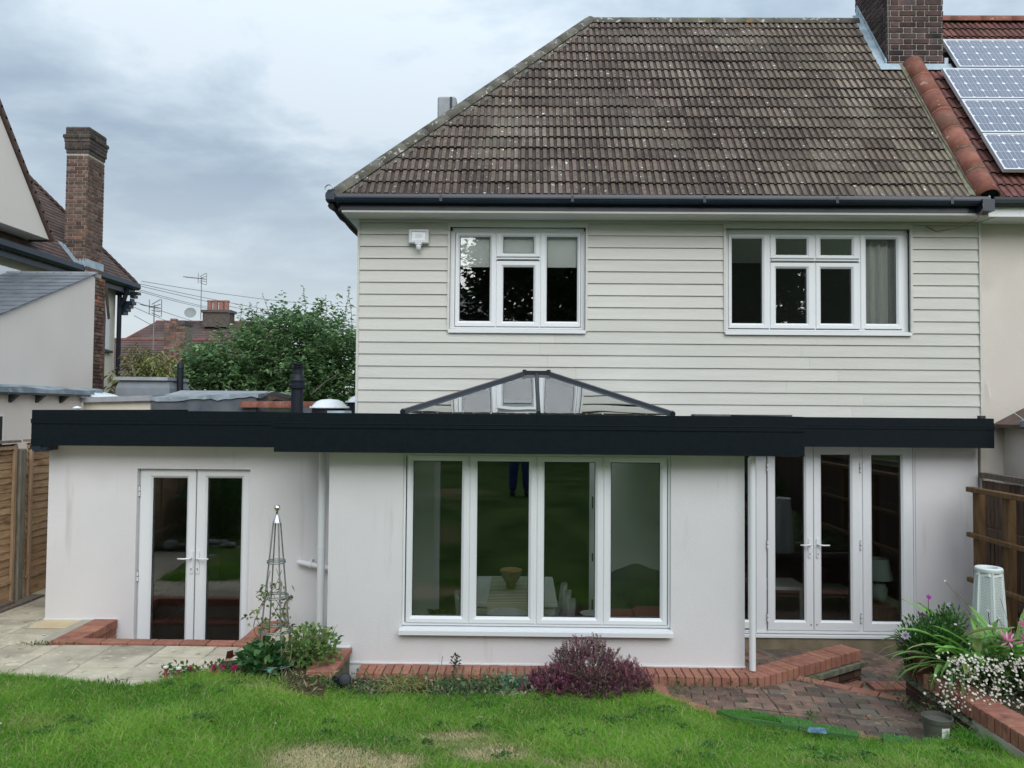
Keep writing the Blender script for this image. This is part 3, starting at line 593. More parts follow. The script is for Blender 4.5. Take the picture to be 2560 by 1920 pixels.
# half-round hip and ridge coverings bedded in mossy mortar
def half_pipe(a, b, r, up, drop=.0, flare=1.0, n=10):
    a, b = Vector(a), Vector(b); t = (b-a).normalized(); up = Vector(up); up = (up-t*up.dot(t)).normalized(); s = t.cross(up)
    mb = MB(); vs = []
    for p, rr_ in ((a, r*flare), (b, r)):
        for ri in (rr_, rr_-.018):
            for j in range(n+1):
                an = math.pi*(j/n)*1.04-.02*math.pi; vs.append(p+s*math.cos(an)*ri+up*math.sin(an)*ri)
    k = n+1; fs = [(j, j+1, 2*k+j+1, 2*k+j) for j in range(n)]+[(j, k+j, k+j+1, j+1) for j in range(n)]+[(k+j, 3*k+j, 3*k+j+1, k+j+1) for j in range(n)]+[(2*k+j,2*k+j+1,3*k+j+1,3*k+j) for j in range(n)]
    return mb.add(vs, fs)
ha, hb = rp(HB[0]-.03, -.05, -.005), rp(HT[0], SL-.02, -.005); hipdir = (hb-ha); nseg = 13
for i in range(nseg):
    a = ha+hipdir*(i/nseg)-hipdir.normalized()*.03; b = ha+hipdir*((i+1)/nseg)
    obj('hip_tile', half_pipe(a, b, .088, Vector((-.55,-.35,1)), flare=1.04), 'ridge_moss', roof, smooth=True)
mb = MB(); s_ = hipdir.normalized().cross(NV).normalized(); mb.prism([ha-s_*.10, ha+s_*.125, hb+s_*.125, hb-s_*.10], tuple(NV*.035)); obj('bedding', mb, 'ridge_moss', roof)
mb = MB(); c_ = ha-hipdir.normalized()*.035+Vector((0,0,.03)); mb.lathe([(0,-.07),(.06,-.06),(.085,0),(.06,.06),(0,.07)], tuple(c_), 12); obj('hip_end', mb, 'black_plastic', roof, smooth=True)
mb = MB(); q = ha-hipdir.normalized()*.05+Vector((-.03,0,.12)); mb.tube([q+Vector((.045*math.cos(a), 0, .045*math.sin(a))) for a in np.linspace(-1.9, 3.4, 16)], .007, 6); mb.tube([q+Vector((.0,0,-.05)), q+Vector((.06,0,-.10))], .008, 6); obj('hip_iron', mb, 'steel', roof)
for i in range(9):
    x0 = HT[0]-.03+i*.43; p0 = Vector((x0, RIDGE_Y, RIDGE_Z-.06)); p1 = Vector((min(x0+.44, 4.72), RIDGE_Y, RIDGE_Z-.06))
    if p1.x-p0.x > .1: obj('ridge_tile', half_pipe(p0, p1, .105, (0,0,1), flare=1.02), 'ridge_moss', roof, smooth=True)
for i in range(10):
    x0 = 5.56+i*.43; obj('ridge_tile', half_pipe((x0, RIDGE_Y, RIDGE_Z-.02), (x0+.425, RIDGE_Y, RIDGE_Z-.02), .105, (0,0,1)), 'terracotta', roof, smooth=True)
# big red half-round capping down the party line
pa, pb = rp(5.115, -.06, .03), rp(5.115, 2.66, .03); L_ = (pb-pa).length; n_ = 7
for i in range(n_):
    a = pa+(pb-pa)*(i/n_); b = pa+(pb-pa)*((i+1)/n_)+UV*.02; obj('party_cap', half_pipe(a, b, .130, NV, flare=1.0, n=14), 'terracotta', roof, smooth=True)
    if i: mb = half_pipe(a-UV*.006+NV*.002, a+UV*.010+NV*.002, .1345, NV, n=14); obj('mortar_joint', mb, 'mortar_mossy' if i < 3 else 'brick_coping', roof, smooth=True)
mb = MB(); mb.tube([pa+UV*.012-NV*.01, pa+UV*.03-NV*.01], .105, 16); obj('party_cap_end', mb, 'black_plastic', roof); mb = MB(); mb.box(pa.x+.0,pa.x+.02,pa.y-.015,pa.y+.02,pa.z-.01,pa.z+.07); obj('party_cap_iron', mb, 'steel', roof)
mb = MB(); mb.prism([rp(4.92,-.03,.0), rp(5.01,-.03,.0), rp(5.01,2.7,.0), rp(4.94,2.7,.0)], tuple(NV*.052)); obj('bedding', mb, 'mortar_mossy', roof)
mb = MB(); mb.prism([rp(5.225,-.03,.0), rp(5.33,-.03,.0), rp(5.33,2.7,.0), rp(5.225,2.7,.0)], tuple(NV*.02)); obj('bedding', mb, 'dark_grey', roof)
# eaves: gutter, fascia, soffit
mb = MB(); prof = [(8.395,4.632),(8.39,4.60),(8.40,4.565),(8.425,4.545),(8.50,4.545),(8.50,4.555),(8.43,4.555),(8.41,4.575),(8.402,4.60),(8.405,4.632)]
mb.prism([(-2.10, y, z) for y, z in prof], (7.22, 0, 0)); mb.box(-2.10, 5.12, 8.388, 8.392, 4.585, 4.60)
for x in (-.9, .55, 2.0, 3.45, 4.7): mb.box(x-.015, x+.015, 8.389, 8.41, 4.55, 4.62)
obj('gutter', mb, 'gutter_black', house)
mb = MB(); mb.box(-2.04, 5.10, 8.503, 8.53, 4.475, 4.66); obj('fascia', mb, 'gutter_black', house)
mb = MB(); mb.box(5.02, 5.15, 8.372, 8.50, 4.47, 4.60); obj('gutter_end', mb, 'gutter_black', house)
mb = MB(); mb.box(-2.02, 5.24, 8.531, YM-.03, 4.452, 4.466); mb.box(-2.02,5.10,8.505,8.5305,4.452,4.474); obj('soffit', mb, 'cladding_paint', house)
mb = MB(); mb.box(-2.02, -1.90, 8.85, 15, 4.455, 4.468); obj('soffit', mb, 'upvc', house)
mb = MB(); mb.prism([(-2.17,y_,z_) for y_,z_ in ((8.37,4.56),(8.41,4.545),(15.2,4.545),(15.2,4.635),(8.37,4.635))], (.1,0,0)); mb.box(-2.065,-2.045,8.53,15.2,4.47,4.66); obj('gutter', mb, 'gutter_black', house)
mb = MB(); mb.tube([(-2.13,y_,4.52+.012*math.sin(y_*11)) for y_ in np.arange(8.45,11,.25)], .035, 6); obj('eaves_bedding', mb, 'tile_edge', house)
# ---- chimney
CX0, CX1, CY0, CY1 = 4.79, 5.535, 10.05, 11.0
chim = obj('chimney', MB().box(CX0+.008, CX1-.008, CY0+.008, CY1-.008, 6.2, 9.6), 'mortar', house, label='dark brown brick chimney stack on the party wall')
def brick_mesh(name, l, h, d): return MB().bbox(0, l, 0, d, 0, h, .004).mesh(name, [])
def brickwork(parent, mat, p0, ud, length, z0, z1, outn, course=.0755, bl=.225, bd=.02, jt=.011, mode='flemish', start=0, zfun=None, name='brick', lmax=300):
    """face bricks along direction ud from p0; outn = outward normal; bricks sit proud of the core"""
    p0 = Vector(p0); ud = Vector(ud).normalized(); outn = Vector(outn).normalized(); cnt = 0; cache = {}
    rot = Matrix((ud, -outn, Vector((0,0,1)))).transposed().to_euler(); r_ = start; z = z0
    while z < z1-.02:
        x = 0; k = r_ % 2; first = True
        while x < length-.012:
            l = bl if (k % 2 == 0 or mode == 'stretcher') else bl/2
            if first and mode == 'stretcher' and r_ % 2: l = bl/2
            if first and mode == 'flemish' and r_ % 2: l = bl*.25; k = 0
            first = False; l = min(l, length-x); k += 1
            if zfun is None or zfun((x+l/2), z):
                key = round(l, 3)
                if key not in cache: cache[key] = brick_mesh(name, max(l-jt, .01), course-jt, bd); cache[key].materials.append(M[mat])
                o = obj(name, cache[key], None, parent, loc=p0+ud*(x+jt/2)+Vector((0,0,z+jt/2))+outn*(bd*.5+RNG.uniform(-.002,.002)), rot=rot); cnt += 1
            x += l
        z += course; r_ += 1
    return cnt
brickwork(chim, 'brick_chimney', (CX0, CY0+.008, 0), (1,0,0), CX1-CX0, 6.82, 8.35, (0,-1,0))
brickwork(chim, 'brick_chimney', (CX0+.008, CY1, 0), (0,-1,0), CY1-CY0, 6.82, 8.35, (-1,0,0), zfun=lambda x, z: z > 4.655+(CY1-x-8.5)*math.tan(PT)-.05)
mb = MB()
for i in range(14):          # stepped lead soakers up the side and an apron in front
    y = CY0+i*.062; z = 4.655+(y-8.5)*math.tan(PT)
    mb.prism([(CX0-.018, y-.01, z-.02), (CX0-.018, y+.09, z+.04), (CX0-.018, y+.05, z+.20), (CX0-.018, y-.01, z+.12)], (.012,0,0))
obj('lead_flashing', mb, 'lead_bright', chim)
a0 = rp(4.66, 1.90, .035)
mb = MB(); mb.prism([rp(4.67, 2.62, .035), rp(4.80, 2.62, .035), rp(4.80, 3.98, .035), rp(4.67, 3.98, .035)], tuple(NV*.006)); mb.prism([rp(4.67, 2.54, .045), rp(5.62, 2.54, .045), rp(5.62, 2.68, .045), rp(4.67, 2.68, .045)], tuple(NV*.006)); mb.box(CX0-.01, CX1+.015, CY0-.016, CY0-.009, 6.72, 6.83); mb.box(CX1+.001, CX1+.05, CY0-.02, CY0+.1, 6.75, 6.93); obj('lead_flashing', mb, 'lead_bright', chim)
mb = MB(); mb.tube([(CX0+.012, CY0-.022, 6.9),(CX0+.005,CY0-.022,8.4)], .005, 5); obj('mast_cable', mb, 'cable_grey', chim)
# vent terminal behind the hip, cable down the roof
mb = MB(); mb.bbox(-1.10, -.86, 9.72, 9.92, 5.97, 6.27, .02); mb.box(-.875, -.862, 9.74, 9.90, 6.0, 6.24); tv = obj('roof_vent', mb, 'felt_pale', house); mb = MB(); mb.box(-.94,-.91,9.714,9.722,5.98,6.26); mb.tube([(-.98,9.82,5.5),(-.98,9.82,5.98)], .05, 10); obj('vent_slot', mb, 'dark_grey', tv)
def cable_on_roof(pts, r=.006): mb = MB(); mb.tube([rp(x, v, .062) for x, v in pts], r, 6); return mb
mb = cable_on_roof([(5.0,2.4),(4.99,2.0),(5.01,1.6),(5.0,1.2),(5.02,.8),(5.0,.4),(5.0,.12),(5.02,-.03)]); mb.tube([rp(5.02,-.03,.062),(5.03,8.40,4.60),(5.02,8.36,4.50),(4.97,8.40,4.38),(4.85,8.60,4.33),(4.72,8.76,4.33),(4.64,8.82,4.40)], .006, 6); c_ = obj('aerial_cable', mb, 'cable', house)
mb = cable_on_roof([(4.97,2.38),(4.955,2.0),(4.96,1.5),(4.95,1.1),(4.97,.6),(4.97,.2),(5.015,-.03)], .005); obj('aerial_cable', mb, 'cable', house)
# floodlight on the cladding
fl = thing('flood_light', 'white square floodlight with sensor on the grey boards left of the windows', 'light', (-1.19, YM-.03, 4.25))
mb = MB(); mb.ring([(-1.305,-1.075,4.165,4.325,YM-.03),(-1.305,-1.075,4.165,4.325,YM-.085),(-1.295,-1.085,4.175,4.315,YM-.092),(-1.275,-1.105,4.192,4.298,YM-.092),(-1.268,-1.112,4.198,4.292,YM-.082)]); obj('casing', mb, 'upvc_lamp', fl)
mb = MB(); mb.box(-1.268,-1.112,YM-.081,YM-.05,4.198,4.292); obj('lens', mb, 'alu', fl); mb = MB(); mb.box(-1.225,-1.155,YM-.0835,YM-.0815,4.225,4.27); obj('diode_panel', mb, 'upvc', fl)
mb = MB(); mb.bbox(-1.23,-1.15,YM-.11,YM-.02,4.145,4.166,.005); obj('bracket', mb, 'upvc', fl); mb = MB(); mb.lathe([(.0,-.045),(.018,-.04),(.028,-.02),(.03,.0),(.03,.022),(0,.022)], (-1.19, YM-.085, 4.12), 16); obj('sensor', mb, 'upvc_lamp', fl, smooth=True)

# ---- pipes
def pipe(name, path, r, mat='upvc', parent=house, n=16): mb = MB(); mb.tube(path, r, n); return obj(name, mb, mat, parent, smooth=True, auto=50)
dp = pipe('downpipe', [(-1.80,7.0,1.93),(-1.80,7.0,.17)], .034); dp['label'] = 'white downpipe in the corner left of the picture window'
for z in (1.0,): mb = MB(); mb.tube([(-1.80,7.0,z-.012),(-1.80,7.0,z+.012)], .037, 14); obj('pipe_bracket', mb, 'upvc', dp)
mb = MB(); mb.tube([(-1.80,7.0,.17),(-1.80,7.0,.12)], .045, 14); obj('gully_collar', mb, 'black_plastic', dp)
dp = pipe('downpipe', [(1.995,6.66,1.93),(1.995,6.66,.055)], .027); dp['label'] = 'white downpipe at the right corner of the extension'
mb = MB(); mb.box(1.975,1.999,6.685,6.75,1.86,1.90); obj('pipe_bracket', mb, 'black_plastic', dp)
wp = pipe('waste_pipe', [(-2.125,7.505,.775),(-2.125,7.44,.775),(-2.06,7.43,.765),(-1.68,7.40,.700)], .026); mb = MB(); mb.tube([(-2.02,7.428,.757),(-2.0,7.426,.754)], .034, 14); mb.box(-2.02,-2.0,7.43,7.5,.77,.80); obj('pipe_bracket', mb, 'upvc', wp)
pipe('waste_pipe', [(-1.735,7.3,.70),(-1.735,7.3,.2)], .022)
mb = MB(); mb.tube([(-2.23,7.49,.42),(-2.26,7.46,.38),(-2.27,7.42,.28),(-2.20,7.38,.18),(-2.0,7.36,.13),(-1.8,7.36,.115),(-1.7,7.36,.11)], .009, 8); mb.tube([(-2.2,7.498,.435),(-2.23,7.49,.42)], .016, 8); obj('garden_hose', mb, 'grey_plastic', house, smooth=True)
pipe('overflow_pipe', [(-1.66,6.735,.20),(-1.70,6.72,.19),(-1.71,6.72,.12),(-1.69,6.70,.03),(-1.6,6.69,.0)], .008)
# ---- things on the flat roof
fu = obj('boiler_flue', MB().lathe([(.062,2.18),(.062,2.46),(.085,2.465),(.088,2.50),(.074,2.51),(.074,2.535),(.080,2.545),(.073,2.56),(.066,2.575),(.060,2.60),(.052,2.61),(.052,2.66)], (-2.335, 8.0, 0), 20), 'black_plastic', house, smooth=True, auto=35)
for z in (2.672, 2.690, 2.708): obj('flue_ring', MB().lathe([(.052,z-.006),(.060,z-.003),(.060,z+.003),(.052,z+.006)], (-2.335,8.0,0), 20), 'black_plastic', fu)
obj('flue_core', MB().lathe([(.038,2.66),(.038,2.715),(.06,2.718),(.06,2.728),(0,2.73)], (-2.335,8.0,0), 16), 'black_plastic', fu)
for n_, (x, y, r_, zt) in enumerate(((-2.395, 9.6, .235, 2.375), (-2.36, 11.5, .26, 2.46))):
    zb = 2.19 if n_ == 0 else 2.19
    kb = obj('roof_dome', MB().lathe([(r_*.93,zb),(r_*.90,zt-.115),(r_*.93,zt-.11)], (x,y,0), 24), 'black_plastic', house, label='white domed roof window, '+('nearer' if n_ == 0 else 'farther')+' one by the boards')
    obj('dome', MB().lathe([(r_*1.05,zt-.115),(r_*1.05,zt-.105),(r_*.93,zt-.10),(r_*.86,zt-.075),(r_*.70,zt-.035),(r_*.45,zt-.01),(0,zt)], (x,y,0), 28), 'dome_white', kb, smooth=True, auto=50)
    for a in np.linspace(.2, 6.1, 8): mb = MB(); mb.lathe([(0,.006),(.009,.004),(.009,-.01)], (x+r_*.99*math.cos(a), y+r_*.99*math.sin(a), zt-.098), 8); obj('dome_screw', mb, 'upvc', kb)
mb = MB(); mb.lathe([(.012,2.19),(.012,2.232),(.045,2.236),(.036,2.25),(0,2.262)], (-4.50, 7.75, 0), 14); obj('vent_cowl', mb, 'upvc', house, smooth=True)
mb = MB(); mb.box(-2.12,-1.93,8.4,8.75,2.19,2.232); obj('roof_trim', mb, 'lead_bright', house)
ab = obj('felt_upstand', MB().hexa([(-5.12,10.6,2.0),(-3.66,10.6,2.0),(-3.66,11.1,2.0),(-5.12,11.1,2.0),(-5.12,10.6,2.36),(-3.66,10.6,2.42),(-3.66,11.1,2.42),(-5.12,11.1,2.36)]), 'felt', house)
mb = MB(); n=16
for i in range(n):
    xa, xb_ = -5.13+i*1.5/n, -5.13+(i+1)*1.5/n; f = lambda x: 2.385+(x+5.13)*.045+.006*math.sin(x*23); g_ = lambda x: f(x)-.055-.012*math.sin(x*9+1)-.008*math.sin(x*31)
    mb.hexa([(xa,10.575,g_(xa)),(xb_,10.575,g_(xb_)),(xb_,10.7,g_(xb_)),(xa,10.7,g_(xa)),(xa,10.58,f(xa)),(xb_,10.58,f(xb_)),(xb_,11.1,f(xb_)+.03),(xa,11.1,f(xa)+.03)])
obj('lead_capping', mb, 'lead', ab)
for i in range(5): obj('ridge_tile', half_pipe((-3.86+i*.235, 10.6, 2.265+.0), (-3.625+i*.235, 10.6, 2.265), .085, (0,0,1)), 'terracotta' , house, smooth=True)

# ---- rooms seen through the glass
mb = MB(); mb.box(-1.42,-.98,8.85,9.05,-.35,1.93); mb.box(.82,1.70,8.85,9.05,-.35,1.93); mb.box(-.98,.82,8.85,9.05,1.75,1.93)
obj('interior_wall', mb, 'room_wall', house)
mb = MB(); mb.box(-1.424,-1.415,7.0,8.85,-.35,1.93); mb.box(1.695,1.704,7.0,8.85,-.35,1.93); obj('interior_wall', mb, 'room_wall', house)
mb = MB(); mb.box(-1.675,1.70,7.0,13.5,-.42,-.35); mb.box(1.70,5.24,9.1,13.5,-.42,-.35); mb.box(-4.36,-1.68,7.75,11.3,-.50,-.42); obj('floor', mb, 'room_floor', house)
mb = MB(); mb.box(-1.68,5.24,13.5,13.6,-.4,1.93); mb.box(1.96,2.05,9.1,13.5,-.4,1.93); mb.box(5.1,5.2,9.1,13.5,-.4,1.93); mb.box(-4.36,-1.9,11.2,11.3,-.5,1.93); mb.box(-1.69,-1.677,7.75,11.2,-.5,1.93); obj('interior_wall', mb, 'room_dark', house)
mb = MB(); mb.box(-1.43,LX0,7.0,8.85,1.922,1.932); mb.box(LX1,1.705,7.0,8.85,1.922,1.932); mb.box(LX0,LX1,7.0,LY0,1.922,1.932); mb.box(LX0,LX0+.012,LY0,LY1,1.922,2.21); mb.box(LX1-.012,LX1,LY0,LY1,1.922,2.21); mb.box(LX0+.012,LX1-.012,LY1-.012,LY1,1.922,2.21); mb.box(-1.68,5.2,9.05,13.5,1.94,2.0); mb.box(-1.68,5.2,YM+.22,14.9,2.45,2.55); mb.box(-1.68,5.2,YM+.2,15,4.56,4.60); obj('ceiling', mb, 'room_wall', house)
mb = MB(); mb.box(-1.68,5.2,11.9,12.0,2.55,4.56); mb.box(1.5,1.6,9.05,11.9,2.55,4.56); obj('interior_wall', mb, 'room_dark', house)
mb = MB()
for x in (-.985, .79): mb.box(x, x+.07, 8.80, 8.86, -.35, 1.80)
mb.box(-.91,.79,8.80,8.86,1.74,1.80); obj('interior_door_frame', mb, 'upvc', house)
mb = MB(); mb.tube([(.825,8.79,z) for z in (1.15,1.28)], .008, 6); mb.tube([(.825,8.79,z) for z in (.55,.64)], .008, 6); mb.tube([(.825,8.79,z) for z in (.0,.12)], .008, 6); obj('interior_hinge', mb, 'black_plastic', house)
t = thing('dining_table', 'pale dining table seen through the picture window', 'table', (-.06, 7.85, -.35))
mb = MB(); mb.bbox(-.56,.36,7.28,8.42,.405,.45,.006); obj('table_top', mb, 'table_white', t)
for x in (-.54,.27):
    for y in (7.32,8.32): mb = MB(); mb.box(x,x+.07,y,y+.07,-.35,.404); obj('leg', mb, 'table_white', t)
mb = MB(); mb.box(-.47,.27,7.34,7.36,.32,.404); mb.box(-.47,.27,8.34,8.36,.32,.404); obj('apron', mb, 'table_white', t)
t = thing('table_runner', 'striped runner down the dining table', 'runner', (-.1, 7.85, .45))
mb = MB(); mb.box(-.30,.10,7.26,8.38,.4505,.454); mb.box(-.30,.10,7.255,7.2595,.30,.454); rn = obj('cloth', mb, 'runner', t)
for i in range(18): y = 7.30+i*.06; mb = MB(); mb.box(-.30,.10,y,y+.016,.4545,.4555); obj('stripe', mb, 'runner_stripe', rn)
mb = MB(); mb.lathe([(0,.0),(.05,.0),(.048,.05),(.075,.085),(.10,.13),(.112,.185),(.106,.185),(.093,.13),(.06,.08),(0,.07)], (-.085,7.84,.456), 28); b_ = obj('bowl', mb, 'bowl_brown', None, smooth=True, auto=60); tag(b_, 'brown pedestal bowl on the striped runner', 'bowl')
mb = MB(); mb.lathe([(.113,.180),(.116,.188),(.104,.190),(.094,.14),(.06,.09),(0,.08)], (-.085,7.84,.457), 28); obj('rim', mb, 'bowl_rim', b_, smooth=True)
def chair_parts():
    t = thing('dining_chair', '', 'chair', (0,0,0))
    mb = MB(); n = 9; g = []
    prof = [(.20,.43),(.10,.42),(0,.415),(-.12,.42),(-.19,.47),(-.215,.56),(-.225,.66),(-.235,.76),(-.24,.80)]
    for i, (y, z) in enumerate(prof):
        w = [.20,.22,.225,.225,.22,.215,.205,.18,.12][i]
        for j in range(n): u = -1+2*j/(n-1); g.append((u*w, y+(.05*u*u if i > 3 else 0), z+(.05*u*u if i <= 4 else 0)-(.03*abs(u)**3 if i == 8 else 0)))
    fs = [(i*n+j, i*n+j+1, (i+1)*n+j+1, (i+1)*n+j) for i in range(len(prof)-1) for j in range(n-1)]; mb.add(g, fs)
    g2 = [(x, y-.008, z-.008) for x, y, z in g]; mb.add(g2, [f[::-1] for f in fs]); o1 = obj('shell', mb, 'chair_white', t, smooth=True)
    for x, y in ((-.15,.15),(.15,.15),(-.15,-.15),(.15,-.15)): mb = MB(); mb.tube([(x*.8,y*.8,.41),(x*1.4,y*1.35,0)], [.014,.010], 8); obj('leg', mb, 'timber_tan', t)
    return t
def copy_tree(o, parent=None):
    c = o.copy(); COL.objects.link(c); c.parent = parent
    for ch in list(o.children): copy_tree(ch, c)
    return c
ch0 = chair_parts()
for i, (x, y, rz, lab) in enumerate(((.26,8.15,90,'white shell dining chair farthest along the right side of the table'), (.28,7.80,90,'white shell dining chair at the middle of the right side of the table'), (.30,7.45,90,'white shell dining chair nearest along the right side of the table'), (-.11,7.34,0,'pale chair with its back to the picture window'), (-.40,7.7,-90,'white shell dining chair at the left side of the table'))):
    c = ch0 if i == 0 else copy_tree(ch0); c.location = (x, y, -.35); c.rotation_euler = (0,0,R(rz)); c['label'] = lab; c['group'] = 'dining chairs behind the picture window'

t = thing('potted_grass', 'spiky house plant in an orange pot behind the left pane', 'house plant', (-.78, 7.35, -.0))
mb = MB(); mb.lathe([(0,.02),(.05,.02),(.075,.2),(.06,.2),(0,.18)], (-.78,7.35,0.1), 18); obj('pot', mb, 'bowl_rim', t, smooth=True, auto=40)
P = np.tile([-.78,7.35,.28],(70,1))+RNG.normal(0,.02,(70,3)); V,F,C = leaf_arrays(P, rnd_dirs(70,1.2), RNG.uniform(.12,.22,70), np.full(70,.012), shade((.16,.13,.06),70), droop=.5); obj('foliage', np_mesh('foliage',V,F,C,'leaf'), None, t)
mb = MB(); mb.box(-.95,-.60,7.1,7.6,-.35,.10); tag(obj('side_table', mb, 'table_white'), 'low white cabinet under the left end of the picture window', 'cabinet')
t = thing('armchair', 'dark draped armchair with red seat behind the right pane', 'armchair', (1.2, 7.7, -.35))
mb = MB(); n = 14; m_ = 10; vs = []
for i in range(m_+1):
    for j in range(n+1):
        u = j/n*2-1; v = i/m_; vs.append((1.22+.46*u*(1-.12*v), 7.85+.16*v+.04*math.sin(u*5+v*3), .05+.62*v*(1-.30*u*u)+.012*math.sin(u*9+v*8)))
mb.add(vs, [(i*(n+1)+j, i*(n+1)+j+1, (i+1)*(n+1)+j+1, (i+1)*(n+1)+j) for i in range(m_) for j in range(n)]); mb.box(.82,1.62,8.16,8.25,-.3,.5); obj('throw', mb, 'throw_dark', t, smooth=True)
mb = MB(); mb.bbox(.84,1.55,7.12,7.84,-.30,.27,.03); obj('seat', mb, 'cushion_red', t); mb = MB(); mb.bbox(1.1,1.5,7.15,7.6,.272,.36,.03); obj('cushion', mb, 'cushion_red', t)
mb = MB(); mb.lathe([(0,.0),(.05,.0),(.10,.045),(.104,.05),(.095,.05),(0,.02)], (.66,7.10,.362), 24); tag(obj('dish', mb, 'table_white', smooth=True, auto=50), 'small patterned dish on the inner sill', 'dish')
t = thing('table_lamp', 'pale green table lamp behind the right hand garden door pane', 'lamp', (4.28, 9.25, .0))
mb = MB(); mb.lathe([(0,0),(.07,0),(.10,.06),(.11,.14),(.07,.22),(.03,.25),(.03,.3)], (4.28,9.3,.02), 20); obj('base', mb, 'lamp_green', t, smooth=True); mb = MB(); mb.lathe([(.17,.26),(.12,.50)], (4.28,9.3,.02), 24); obj('lamp_shade', mb, 'lamp_green', t, smooth=True)
mb = MB(); mb.box(4.0,4.7,9.12,9.6,-.35,.0); mb.box(3.98,4.72,9.10,9.62,-.02,.018); tag(obj('cabinet', mb, 'timber_tan'), 'wooden cabinet under the green lamp', 'cabinet')
t = thing('coffee_table', 'low pale table behind the left garden door', 'table', (3.1, 9.6, -.35))
mb = MB(); mb.box(2.75,3.45,9.35,9.85,.12,.16); obj('table_top', mb, 'table_white', t)
for x in (2.78,3.38): mb = MB(); mb.box(x,x+.05,9.38,9.43,-.35,.119); obj('leg', mb, 'table_white', t)

# ================================================================ THE ATTACHED HOUSE ON THE RIGHT
nr = thing('neighbour_house', 'attached pink rendered house with red tiled roof at the right edge', 'house', (7, YM, 0))
mb = MB(); mb.box(5.262, 12, YM+.02, YM+.25, -.6, 4.47); obj('wall', mb, 'render_pink', nr)
nroof = obj('roof', MB().prism([rp(5.30, 0, -.028), rp(9, 0, -.028), rp(9, .01, -.028), rp(5.30, .01, -.028)], tuple(-NV*.03)), 'dark_grey', nr)
for r_ in range(18):
    for c in range(12):
        x = 5.30+TW*c; v = r_*GA-.035
        if v > 2.5 and x < CX1+.02: continue
        obj('tile', TMR, None, nroof, loc=rp(x, v+RNG.uniform(-.003,.003), 0), rot=(ROT.x+RNG.uniform(-.006,.006), 0, RNG.uniform(-.003,.003)))
mb = MB(); mb.prism([rp(5.6,.9,-.01), rp(9,.9,-.01), rp(9,3.1,-.01), rp(5.6,3.1,-.01)], tuple(NV*.02)); obj('underlay', mb, 'tile_red', nroof)
mb = MB(); mb.prism([(5.15, y, z) for y, z in prof], (5, 0, 0)) if False else None
mb = MB(); pr = [(8.395,4.632),(8.39,4.60),(8.40,4.565),(8.425,4.545),(8.50,4.545),(8.50,4.555),(8.43,4.555),(8.41,4.575),(8.402,4.60),(8.405,4.632)]; mb.prism([(5.16, y, z) for y, z in pr], (5, 0, 0)); obj('gutter', mb, 'dark_grey', nr)
mb = MB(); mb.box(5.16, 10, 8.503, 8.53, 4.44, 4.55); obj('fascia', mb, 'upvc', nr); mb = MB(); mb.box(5.265, 10, 8.531, YM+.02, 4.445, 4.46); obj('soffit', mb, 'upvc', nr)
for x in (5.5, 5.66): mb = MB(); mb.tube([(x,8.500,4.48),(x,8.503,4.48)], .006, 8); obj('screw', mb, 'steel', nr)
lt = obj('porch_roof', MB().prism([(5.40,8.30,2.10),(6.62,8.30,2.10),(7.84,8.30,2.10),(7.84,8.30,2.14),(6.62,8.30,2.78),(5.40,8.30,2.14)], (0,.57,0)), 'tile_brown', nr)
for sg, xa in ((1,5.385),(-1,7.855)):
    mb = MB(); mb.prism([(xa,8.27,2.12),(6.62,8.27,2.79),(6.62,8.27,2.89),(xa,8.27,2.185)], (0,.09,0)); obj('verge', mb, 'lead', lt)
mb = MB(); mb.box(5.40,7.84,8.22,8.30,2.06,2.098); obj('gutter', mb, 'black_plastic', lt)
mb = MB(); mb.box(5.52,7.72,8.34,YM+.019,-.6,2.098); obj('porch_wall', mb, 'render_pink', nr)
mb = MB(); mb.tube([(5.33,YM,2.62),(5.36,YM-.02,2.45),(5.42,8.4,2.22),(5.45,8.27,2.13)], .003, 5); obj('wall_cable', mb, 'upvc', nr)
# solar panels: glass laminate with cells as separate pieces
def oct_cell():
    s, c = .076, .020; mb = MB(); P = [(-s+c,-s),(s-c,-s),(s,-s+c),(s,s-c),(s-c,s),(-s+c,s),(-s,s-c),(-s,-s+c)]
    mb.prism([(x,y,0) for x, y in P], (0,0,.0015)); return mb.mesh('cell', [M['cell']])
CM = oct_cell()
def solar(x0, v0, nx, nv, lab, skip=None):
    w, h = nx*.158+.05, nv*.158+.05; t = bpy.data.objects.new('solar_panel', None); COL.objects.link(t); t['label'] = lab; t.parent = nr; OFF[t.name] = rp(x0, v0, .12); t.location = rp(x0, v0, .12)-OFF[nr.name]
    mb = MB(); mb.prism([rp(x0+.01,v0+.01,.125), rp(x0+w-.01,v0+.01,.125), rp(x0+w-.01,v0+h-.01,.125), rp(x0+.01,v0+h-.01,.125)], tuple(NV*.012)); obj('backing_sheet', mb, 'cell_back', t)
    mb = MB()
    for a, b, c, d in ((x0,v0,x0+w,v0+.018),(x0,v0+h-.018,x0+w,v0+h),(x0,v0+.0182,x0+.018,v0+h-.0182),(x0+w-.018,v0+.0182,x0+w,v0+h-.0182)): mb.prism([rp(a,b,.10), rp(c,b,.10), rp(c,d,.10), rp(a,d,.10)], tuple(NV*.045))
    obj('frame', mb, 'alu', t)
    mb = MB()
    for i in range(nx):
        cx = x0+.025+.158*(i+.5)
        if cx < x0+w:
            for dx in (-.026,.026): mb.prism([rp(cx+dx-.001,v0+.03,.1389), rp(cx+dx+.001,v0+.03,.1389), rp(cx+dx+.001,v0+h-.03,.1389), rp(cx+dx-.001,v0+h-.03,.1389)], tuple(NV*.0004))
    obj('busbar', mb, 'cell_back', t)
    for i in range(nx):
        for j in range(nv):
            obj('cell', CM, None, t, loc=rp(x0+.025+.158*(i+.5), v0+.025+.158*(j+.5), .1372), rot=ROT)
